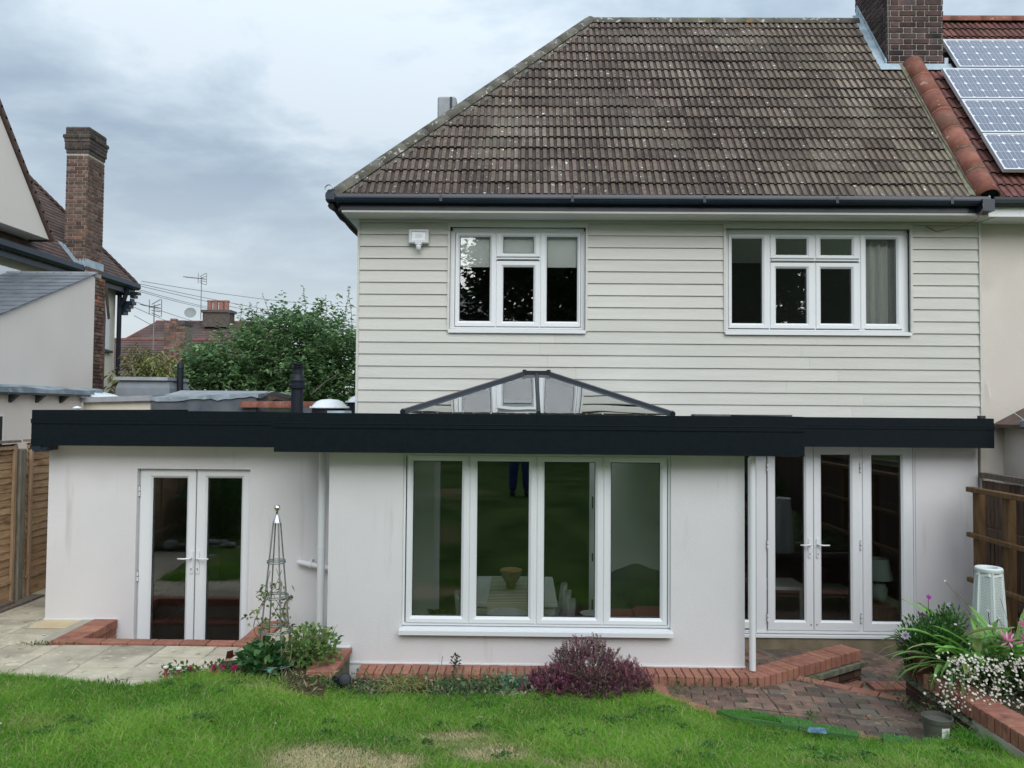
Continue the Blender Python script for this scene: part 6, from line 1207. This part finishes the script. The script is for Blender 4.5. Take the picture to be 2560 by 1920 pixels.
# right bed plants
t = plant('daisy_bush', 'dark green daisy bush with a few magenta flowers at the raised bed corner', 'shrub', (3.3,6.25,.2), cat3(bush(2600,(3.30,6.24,.42),(.27,.22,.24),.05,.018,(.07,.19,.05),alt=(.12,.26,.08),altp=.25,up=1.2,shell=.5), bush(350,(3.25,6.2,.25),(.2,.15,.18),.05,.014,(.035,.10,.03),up=.8), bush(420,(3.42,6.2,.60),(.13,.1,.13),.05,.016,(.11,.24,.07),up=1.4)))
fl_ = [((3.24,6.18,.80),(.45,.03,.40),.030),((3.19,6.18,.66),(.16,.03,.10),.020),((3.04,6.15,.51),(.75,.72,.80),.034),((2.985,6.12,.475),(.25,.05,.22),.018),((3.05,6.1,.37),(.5,.06,.40),.026),((3.40,6.18,.745),(.6,.6,.68),.022),((3.66,6.1,.72),(.85,.85,.85),.018)]
obj('stems', stems_mb([(tuple(np.array(p)+np.array([.07,.03,-.22])), p) for p,_,_ in fl_]), 'lawn_base', t)
for p, c, r_ in fl_: V,F,C = blossoms([p], r_, 8, c, (.15,.03,.15), face=(-.2,-.6,.8), cup=.45); obj('blossom', np_mesh('blossom',V,F,C,'petal'), None, t)
plant('strap_leaved_lily', 'clump of long arching strap leaves in the raised bed', 'plant', (3.6,6.0,.2), cat3(straps(72,(3.58,6.02,.24),.12,.70,.066,(.20,.42,.09),lift=2.2,kk=(.7,2.1),alt=(.26,.34,.10),altp=.2), straps(38,(3.42,6.0,.24),.07,.68,.030,(.16,.32,.08),lift=1.3,bias=(-1.3,-.3),alt=(.32,.36,.16),altp=.25), straps(34,(3.85,6.05,.24),.09,.66,.056,(.18,.38,.09),lift=2.4,kk=(.6,2.0))))
# white daisies spilling over the wall
def mound(n):
    th = RNG.uniform(-1.45,1.5,n); ph = RNG.uniform(.0,1.5,n); r_ = RNG.uniform(.82,1.05,n)
    x = 3.50+.50*np.sin(th)*np.cos(ph*.6)*r_; y = 5.70-.34*np.cos(th)*np.cos(ph*.5)*r_; z = .08+.46*np.sin(ph)*r_; x = np.where(RNG.random(n)<.18, x-.08, x); z = np.where(x < 3.15, np.maximum(z, .16+.1*RNG.random(n)), z); return np.stack([x,y,z+.05*(x>3.4)],1)
ff = cat3(bush(2600,(3.46,5.70,.18),(.50,.33,.34),.035,.010,(.20,.31,.12),alt=(.28,.35,.18),altp=.3,shell=.45), bush(500,(3.3,5.5,.12),(.28,.2,.2),.03,.008,(.19,.25,.11),alt=(.28,.22,.18),altp=.3))
t = plant('white_daisy_plant', 'mound of tiny white daisies spilling over the raised bed wall', 'flowering plant', (3.5,5.6,.2), ff)
mp_ = mound(900); V,F,C = blossoms(mp_, .0105, 7, (.92,.90,.88), (.80,.70,.45)); o_ = obj('flowers', np_mesh('flowers',V,F,C,'petal'), None, t, kind='stuff'); mp2 = mound(110); V,F,C = blossoms(mp2, .009, 5, (.75,.45,.52)); obj('buds', np_mesh('buds',V,F,C,'petal'), None, t, kind='stuff')
obj('stems', stems_mb([(tuple(p-np.array([-.02,-.05,.10])), tuple(p)) for p in mp_[:200]], .0012), 'lawn_base', t)
plant('trailing_ivy', 'dark green leaves trailing at the far right over the red coping', 'plant', (3.75,5.3,.2), cat3(bush(300,(3.72,5.28,.24),(.25,.16,.14),.04,.03,(.04,.09,.035),shell=.6), bush(120,(3.55,5.05,.25),(.2,.08,.05),.035,.02,(.12,.15,.05),alt=(.2,.14,.08),altp=.4)))
t = plant('pink_lily', 'pink curly petalled lilies at the right edge', 'flowering plant', (3.65,5.55,.2), straps(10,(3.68,5.6,.25),.04,.35,.02,(.12,.22,.06),lift=1.4))
for c in ((3.44,5.5,.66),(3.53,5.46,.68),(3.57,5.5,.76),(3.58,5.45,.55)):
    n = 34; V,F,C = leaf_arrays(np.tile(c,(n,1)), rnd_dirs(n,.25), RNG.uniform(.05,.085,n), np.full(n,.016), shade((.85,.30,.50),n,.15,(.92,.55,.68),.35), droop=-.2); obj('blossom', np_mesh('blossom',V,F,C,'petal'), None, t)
obj('stems', stems_mb([((3.6,5.56,.2),c) for c in ((3.44,5.5,.66),(3.53,5.46,.68),(3.57,5.5,.76))], .004), 'lawn_base', t)
t = thing('wispy_plant', 'wiry brown flower stems rising beside the white lattice tube', 'plant', (3.9,5.9,.2)); pr_ = []
for k in range(26): a = np.array([3.85+RNG.normal(0,.06),5.95,.25]); b = a+np.array([RNG.uniform(-.55,.3), RNG.normal(0,.1), RNG.uniform(.3,.8)]); pr_.append((tuple(a),tuple(b)))
obj('stems', stems_mb(pr_, .0018), 'twig', t); V,F,C = blossoms([b for _,b in pr_[:14]], .012, 5, (.8,.72,.74)); obj('buds', np_mesh('buds',V,F,C,'petal'), None, t, kind='stuff'); V,F,C = bush(140,(3.85,5.9,.45),(.2,.15,.25),.05,.008,(.22,.25,.12)); obj('foliage', np_mesh('foliage',V,F,C,'leaf'), None, t)
lg_ = obj('low_planting', np_mesh('low_planting', *cat3(scatter_bush(1100,(3.95,5.1,4.1,6.3,.20,.42),.07,.035,(.09,.18,.06),alt=(.17,.24,.08),p=.3), scatter_bush(240,(3.35,3.7,4.05,5.0,.20,.28),.04,.02,(.10,.17,.06),alt=(.22,.16,.08),p=.35)), 'leaf'), kind='stuff'); lg_['label'] = 'low leafy planting filling the raised bed'; lg_['category'] = 'ground cover'
plant('grass_tuft', 'long green grass tuft against the end of the raised bed coping', 'grass', (3.05,5.38,.05), cat3(straps(150,(3.06,5.36,.03),.06,.17,.004,(.12,.34,.04),lift=2.0), straps(90,(3.10,5.15,.09),.05,.13,.004,(.12,.32,.04),lift=2.0)))
n_ = 420; P_ = np.stack([RNG.uniform(1.2,3.1,n_), RNG.uniform(5.5,6.6,n_), np.full(n_,-.016)],1); P_ = P_[(P_[:,1] > np.interp(P_[:,0],[1.2,2.0,2.8,3.1],[6.2,5.75,5.45,5.5])) & (P_[:,1] < np.interp(P_[:,0],[1.2,2.0,2.4,3.1],[6.45,6.45,6.6,6.15]))]; n_ = len(P_); d_ = rnd_dirs(n_); d_[:,2] = np.abs(d_[:,2])*.15
lt2 = obj('leaf_litter', np_mesh('leaf_litter', *leaf_arrays(P_, d_, RNG.uniform(.008,.028,n_), RNG.uniform(.003,.010,n_), shade((.20,.15,.10),n_,.5,(.42,.36,.25),.25), fold=.05), 'leaf'), kind='stuff'); lt2['label'] = 'crumbs of dry leaf litter on the brick paving'; lt2['category'] = 'leaf litter'
# white lattice tube
lt_ = thing('lattice_tube', 'white tapering hexagonal lattice tube behind the lily leaves', 'garden ornament', (3.88,6.45,.2))
def hexr(r, z, rot=.26): return [Vector((3.88+r*math.cos(rot+math.pi/3*k), 6.45+r*math.sin(rot+math.pi/3*k), z)) for k in range(6)]
b0, t0 = hexr(.145,.20), hexr(.098,.97); mb = MB()
for k in range(6): mb.tube([b0[k],t0[k]], .006, 6)
obj('edge_bar', mb, 'tube_white', lt_)
obj('rim', MB().lathe([(.100,.955),(.104,.96),(.104,.985),(.098,.992),(.070,.992),(.066,.985),(.066,.955)], (3.88,6.45,0), 24), 'tube_white', lt_, smooth=True, auto=40)
obj('band', MB().lathe([(.104,.93),(.101,.955)], (3.88,6.45,0), 6), 'tube_white', lt_)
mb = MB(); rows = 30; cols = 5
for k in range(6):
    A0,A1,B0,B1 = b0[k], b0[(k+1) % 6], t0[k], t0[(k+1) % 6]
    P = lambda u, v: (A0.lerp(A1,u)).lerp(B0.lerp(B1,u), v)
    nrm = (A1-A0).cross(B0-A0).normalized()
    def strip(p, q, w):
        d = (q-p).normalized().cross(nrm)*w; mb.add([p-d,p+d,q+d,q-d,(p-d)+nrm*.003,(p+d)+nrm*.003,(q+d)+nrm*.003,(q-d)+nrm*.003], [(4,5,6,7),(0,1,5,4),(2,3,7,6),(1,2,6,5),(3,0,4,7)])
    for i in range(rows):
        v0, v1 = i/rows*.95, (i+1)/rows*.95
        for j in range(cols):
            u0, u1 = .14+.72*j/cols, .14+.72*(j+1)/cols
            strip(P(u0,v0), P(u1,v1), .0028); strip(P(u1,v0), P(u0,v1), .0028)
    for a, b in ((0,.15),(.85,1)): mb.add([P(a,0),P(b,0),P(b,1),P(a,1)], [(0,1,2,3)])
obj('lattice', mb, 'tube_white', lt_, kind='stuff')
mb = MB(); b1, t1 = hexr(.118,.20), hexr(.076,.96); mb.add([tuple(v) for v in b1+t1], [(k,(k+1)%6,6+(k+1)%6,6+k) for k in range(6)]); obj('liner', mb, 'tube_inside', lt_)
# terracotta trough and nursery pot
t = thing('terracotta_trough', 'terracotta trough on the corner of the raised bed', 'planter', (3.28,6.28,.13)); mb = MB(); mb.hexa([(3.17,6.12,.13),(3.40,6.12,.13),(3.40,6.41,.13),(3.17,6.41,.13),(3.145,6.10,.33),(3.42,6.10,.33),(3.42,6.43,.33),(3.145,6.43,.33)]); mb.box(3.135,3.43,6.09,6.44,.30,.335); obj('body', mb, 'terracotta', t)
t = thing('plant_pot', 'grey green plastic nursery pot with a white label on the brick paving', 'pot', (2.92,5.47,-.02))
obj('body', MB().lathe([(.0,-.02),(.078,-.02),(.092,.115),(.097,.117),(.101,.15),(.096,.152),(.094,.12),(.085,.12),(0,.105)], (2.92,5.47,0), 32), 'grey_plastic', t, smooth=True, auto=35)
mb = MB(); n = 6
for i in range(n):
    a0_, a1_ = R(-100)+R(36)*i/n, R(-100)+R(36)*(i+1)/n; f0 = .0895; f1 = .0935; mb.add([(2.92+f0*math.cos(a0_),5.47+f0*math.sin(a0_),.03),(2.92+f0*math.cos(a1_),5.47+f0*math.sin(a1_),.03),(2.92+f1*math.cos(a1_),5.47+f1*math.sin(a1_),.10),(2.92+f1*math.cos(a0_),5.47+f1*math.sin(a0_),.10)], [(0,1,2,3)])
obj('label', mb, 'label_white', t)
# artificial turf scraps, plastic lid, litter
for poly, m_, lab in (([(1.50,5.93),(1.62,5.80),(1.92,5.70),(1.90,5.86),(1.68,5.95)],'turf_mat','dark green turf scrap over the left end of the paving edge'), ([(1.70,5.80),(2.0,5.66),(2.15,5.74),(1.95,5.84)],'turf_mat_pale','brighter green turf scrap lapped on the dark one'), ([(2.02,5.66),(2.14,5.58),(2.36,5.50),(2.40,5.56),(2.26,5.66),(2.12,5.72)],'turf_mat_pale','long bright green turf scrap beside the blue plastic'), ([(2.52,5.46),(2.70,5.41),(2.72,5.49),(2.55,5.54)],'turf_mat_pale','small square turf scrap left of the bare edging brick'), ([(2.77,5.40),(2.93,5.38),(2.94,5.46),(2.79,5.48)],'turf_mat_pale','small square turf scrap next to the nursery pot')):
    poly = [(a_-.02, b_-.085) for a_, b_ in poly]
    z_ = float(hgt(np.array([poly[0][0]]), np.array([5.6]))[0])+.012; tag(obj('turf_mat', slab_piece(poly, z_-.02, max(z_,.03), 0, .006), m_), lab, 'turf mat')
mb = MB(); mb.hexa([(2.0,5.42,.05),(2.12,5.39,.05),(2.14,5.43,.05),(2.02,5.46,.05),(2.01,5.425,.075),(2.11,5.40,.075),(2.13,5.425,.075),(2.03,5.45,.075)]); tag(obj('plastic_lid', mb, 'blue_plastic'), 'blue plastic lid lying in the grass by the turf scraps', 'lid')
def flat_leaf(x, y, L, W, col, a, lab):
    z = float(hgt(np.array([x]), np.array([y]))[0])+.035; V,F,C = leaf_arrays(np.array([[x,y,z]]), np.array([[math.cos(a),math.sin(a),.08]]), np.array([L]), np.array([W]), np.array([col])); tag(obj('fallen_leaf', np_mesh('fallen_leaf',V,F,C,'leaf')), lab, 'leaf', 'fallen leaves on the lawn')
flat_leaf(-.30,5.47,.06,.022,(.55,.62,.45),.1,'pale fallen leaf right of the straw patch below the gravel'); flat_leaf(.33,5.38,.055,.035,(.22,.24,.18),0,'grey green fallen leaf below the purple shrub'); flat_leaf(-3.30,4.85,.06,.035,(.5,.5,.42),.2,'whitish fallen leaf at the far left of the lawn'); flat_leaf(-1.62,5.15,.022,.02,(.7,.75,.65),.5,'tiny pale petal left of the big straw patch'); flat_leaf(-2.22,5.45,.03,.03,(.6,.68,.62),1.2,'tiny pale petal below the fuchsia'); flat_leaf(-2.0,5.0,.04,.035,(.16,.09,.04),.3,'brown curled leaf in the left half of the lawn'); flat_leaf(-.55,4.95,.05,.04,(.12,.08,.04),2,'brown leaf cluster in the straw patches')
mb = MB(); mb.tube([(2.66,5.86,.0),(2.84,5.76,.005),(2.88,5.66,.0)], .0035, 5); mb.tube([(2.70,5.84,.004),(2.80,5.70,.003)], .003, 5); mb.tube([(2.35,5.90,.0),(2.55,5.80,.0),(2.72,5.80,.004)], .0025, 5); mb.tube([(1.75,6.02,-.015),(2.1,5.92,-.015)], .004, 5); tag(obj('dry_stalk', mb, 'twig'), 'dry straw stalks lying on the brick paving', 'straw')
w_ = obj('weeds', np_mesh('weeds', *cat3(scatter_bush(90,(1.2,1.4,6.22,6.48,-.02,.09),.05,.008,(.14,.17,.07)), scatter_bush(60,(1.3,2.0,6.44,6.5,-.02,.03),.03,.015,(.08,.12,.04)), scatter_bush(120,(2.95,3.12,5.75,6.2,-.02,.06),.035,.018,(.08,.13,.05)), scatter_bush(40,(2.38,2.55,6.55,6.7,-.02,.04),.03,.012,(.10,.14,.05)), scatter_bush(24,(2.12,2.2,5.72,5.78,.0,.09),.035,.02,(.10,.18,.05)), scatter_bush(60,(-4.35,-4.1,6.68,6.74,.18,.20),.03,.01,(.16,.17,.06)), scatter_bush(40,(-4.13,-3.8,6.70,6.74,.19,.205),.03,.01,(.16,.17,.06)), scatter_bush(30,(-3.3,-2.9,5.74,5.80,.18,.24),.05,.012,(.10,.09,.06))), 'leaf'), kind='stuff'); w_['label'] = 'small weeds growing in the joints of the paving'; w_['category'] = 'weeds'

cl_ = []
for _ in range(46):
    x = RNG.uniform(-3.4,3.0); y = RNG.uniform(4.65,5.9)
    if y < float(edge(x))-.1: z = float(hgt(np.array([x]),np.array([y]))[0]); r_ = RNG.uniform(.03,.09); cl_.append(bush(int(40*r_/.05),(x,y,z+.02),(r_,r_*.8,.02),.022,.02,(.07,.20,.045),alt=(.14,.26,.07),altp=.3,up=.9))
w_ = obj('clover', np_mesh('clover', *cat3(*cl_), 'leaf'), kind='stuff'); w_['label'] = 'clover and small weeds scattered through the lawn'; w_['category'] = 'clover'
# tufts on the turf scraps
for o_ in [o for o in list(bpy.data.objects) if o.name.startswith('turf_mat')]:
    vs_ = [v.co for v in o_.data.vertices]; x0,x1 = min(v.x for v in vs_), max(v.x for v in vs_); y0,y1 = min(v.y for v in vs_), max(v.y for v in vs_); zt = max(v.z for v in vs_)
    k_ = len(vs_)//3; poly = [(v.x,v.y) for v in vs_[2*k_:]]; nn_ = int(30000*(x1-x0)*(y1-y0)); P = np.stack([RNG.uniform(x0,x1,nn_), RNG.uniform(y0,y1,nn_), np.full(nn_,zt-.004)],1)
    inside = np.zeros(nn_,bool); j = k_-1
    for i in range(k_):
        (xi,yi),(xj,yj) = poly[i],poly[j]; c = ((yi > P[:,1]) != (yj > P[:,1])) & (P[:,0] < (xj-xi)*(P[:,1]-yi)/((yj-yi) or 1e-9)+xi); inside ^= c; j = i
    P = P[inside]; n_ = len(P); col = (.12,.36,.05) if 'pale' not in o_.data.materials[0].name else (.17,.42,.11)
    V,F,C = leaf_arrays(P, rnd_dirs(n_,1.6), RNG.uniform(.012,.022,n_), np.full(n_,.003), shade(col,n_,.3)); obj('pile', np_mesh('pile',V,F,C,'grass_blade'), None, o_, kind='stuff')

# ================================================================ BEHIND THE CAMERA (seen mirrored in the glass)
bf = thing('back_fence', 'dark board fence at the far end of the lawn behind the photographer', 'fence', (0,-13.5,.7))
for i in range(60): x = -15+i*.5; obj('slat', MB().box(x,x+.48,-13.55,-13.52,.7,2.4), 'fence_brown', bf)
ar, st = branch_tree(0,0,0,[(0,0,5.5,2.6,2.0,3.6),(0,0,8.2,1.9,1.6,2.2)],1700,.27,.17,(.03,.06,.02),(.06,.10,.035),.2,(),seed=9,shoot=(.6,1.3),lps=16)
cm = np_mesh('crown', ar[0], ar[1], ar[2], 'leaf'); tm = MB().tube([(0,0,.5),(.1,0,3),(0,0,6)], [.25,.2,.1], 10).mesh('trunk', [M['bark']])
for i, (x, y, s, lab) in enumerate(((-13,-17,1.0,'leftmost tall garden tree behind the camera'),(-6.6,-18,1.15,'second tall garden tree behind the camera'),(.6,-17,1.2,'middle tall garden tree behind the camera'),(5.5,-18,1.1,'fourth tall garden tree behind the camera'),(9,-17,1.15,'fifth tall garden tree behind the camera'),(12.5,-17.5,1.25,'sixth tall garden tree behind the camera'),(16,-17,1.2,'rightmost tall garden tree behind the camera'))):
    t = thing('garden_tree', lab, 'tree', (x,y,0), 'trees behind the camera'); t.scale = (s,s,s); c = obj('crown', cm, None); c.parent = t; c.location = (0,0,0); c.rotation_euler = (0,0,i*1.3); c2 = obj('trunk', tm, None); c2.parent = t; c2.location = (0,0,0)
V=[];F=[];C=[]
for i, (c, r_, lab) in enumerate((((-4.6,3.4,.7),(.6,.4,.65),'dark shrub beside the stones behind the left fence side'),((-4.95,2.6,.9),(.4,.6,.8),'tall dark shrub nearer the camera on the left boundary'),((4.4,3.1,.65),(.65,.55,.55),'round shrub at the right boundary in front of the raised bed'),((4.5,1.7,.85),(.6,.7,.7),'taller shrub at the right boundary nearer the camera'),((4.6,.2,1.0),(.6,.7,.8),'shrub at the right boundary level with the camera'))):
    plant('boundary_shrub', lab, 'shrub', (c[0],c[1],.3), bush(1500, c, r_, .10, .06, (.06,.13,.04), alt=(.12,.22,.06), altp=.3, shell=.4), group='shrubs along the side boundaries')
for i in range(22):
    x, y = -5.1+.095*i*.9+RNG.normal(0,.03), 4.02+RNG.normal(0,.09); s_ = RNG.uniform(.05,.1); mb = MB(); mb.lathe([(0,-.5*s_),(.7*s_,-.35*s_),(s_,0),(.75*s_,.38*s_),(0,.55*s_)], (x,y,.24+.05*(i%2)), 9, sx=1.2, sy=.8); tag(obj('border_stone', mb, 'pebble_big', smooth=True), ['first','second','third','fourth','fifth','sixth','seventh','eighth','ninth','tenth','eleventh','twelfth','thirteenth','fourteenth','fifteenth','sixteenth','seventeenth','eighteenth','nineteenth','twentieth','twenty first','last'][i]+' rounded grey stone from the left fence in the row along the patio end', 'stone', 'stones along the patio end')
t = thing('bird_bath', 'green plastic bird bath on a pole beside the left boundary', 'bird bath', (-5.0,3.3,.2)); obj('bowl', MB().lathe([(0,.0),(.2,.02),(.27,.06),(.28,.06),(.2,-.01),(0,-.03)], (-5.0,3.35,.85), 20), 'teal', t, smooth=True); mb = MB(); mb.tube([(-5.0,3.35,.1),(-5.0,3.35,.84)], .025, 8); obj('pole', mb, 'teal', t)
# the photographer, mirrored in the picture window
pz = .70; pe = thing('person', 'person in blue jeans and dark top holding a phone at arm length', 'person', (0,-.5,pz))
def skin_body(name, verts, edges, radii, mat, parent, root=0, sub=1):
    me = bpy.data.meshes.new(name); me.from_pydata(verts, edges, []); me.materials.append(M[mat]); o = bpy.data.objects.new(name, me); COL.objects.link(o); o.parent = parent; o.location = Vector((0,0,0))-OFF[parent.name]
    m = o.modifiers.new('skin', 'SKIN'); sv = me.skin_vertices[0].data
    for i, r_ in enumerate(radii): sv[i].radius = r_ if isinstance(r_, tuple) else (r_, r_)
    sv[root].use_root = True; s = o.modifiers.new('sub', 'SUBSURF'); s.levels = sub; s.render_levels = sub; m.use_smooth_shade = True; return o
y_ = -.5
vb = [(0,y_,pz+.95),(0,y_,pz+1.15),(0,y_,pz+1.38),(0,y_,pz+1.48),(0,y_+.02,pz+1.60),(-.20,y_,pz+1.38),(-.26,y_+.12,pz+1.18),(-.10,y_+.38,pz+1.40),(.20,y_,pz+1.38),(.26,y_+.12,pz+1.18),(.10,y_+.38,pz+1.40),(-.10,y_,pz+.88),(-.12,y_+.02,pz+.48),(-.13,y_,pz+.08),(.10,y_,pz+.88),(.12,y_+.02,pz+.48),(.13,y_,pz+.08)]
skin_body('body', vb, [(0,1),(1,2),(2,3),(3,4),(2,5),(5,6),(6,7),(2,8),(8,9),(9,10),(0,11),(11,12),(12,13),(0,14),(14,15),(15,16)], [.15,.14,.16,.055,.09,.07,.045,.035,.07,.045,.035,.10,.07,.045,.10,.07,.045], 'skin', pe)
for s in (-1,1):
    o_ = skin_body('jeans', [(s*.09,y_,pz+.93),(s*.12,y_+.02,pz+.48),(s*.13,y_,pz+.06)], [(0,1),(1,2)], [.125,.092,.075], 'denim', pe)
    mb = MB(); mb.bbox(s*.13-.05,s*.13+.05,y_-.08,y_+.19,pz,pz+.09,.03); obj('shoe', mb, 'black_plastic', pe)
skin_body('top', [(0,y_,pz+.90),(0,y_,pz+1.15),(0,y_,pz+1.40),(-.20,y_,pz+1.38),(-.26,y_+.10,pz+1.20),(.20,y_,pz+1.38),(.26,y_+.10,pz+1.20)], [(0,1),(1,2),(2,3),(3,4),(2,5),(5,6)], [.165,.155,.17,.085,.06,.085,.06], 'shirt', pe)
obj('hair', MB().lathe([(.10,-.02),(.115,.04),(.10,.10),(.06,.135),(0,.145)], (0,y_-.01,pz+1.60), 20), 'hair', pe, smooth=True)
for s in (-1,1):
    mb = MB(); w = Vector((s*.10,y_+.38,pz+1.40)); mb.tube([w, w+Vector((-s*.02,.05,.03)), w+Vector((-s*.03,.07,.06))], [.032,.038,.03], 10)
    for f_ in range(4): b = w+Vector((-s*.015,.065,.02+.018*f_)); mb.tube([b, b+Vector((-s*.02,.03,.005)), b+Vector((-s*.045,.03,.01))], [.009,.008,.007], 6)
    b = w+Vector((-s*.01,.03,.05)); mb.tube([b, b+Vector((-s*.02,.02,.03)), b+Vector((-s*.03,.03,.05))], [.010,.009,.007], 6); obj('hand', mb, 'skin', pe, smooth=True)
mb = MB(); mb.bbox(-.075,.075,-.055,-.045,2.20,2.275,.004); t = obj('phone', mb, 'phone'); tag(t, 'dark phone held level by the photographer', 'phone')
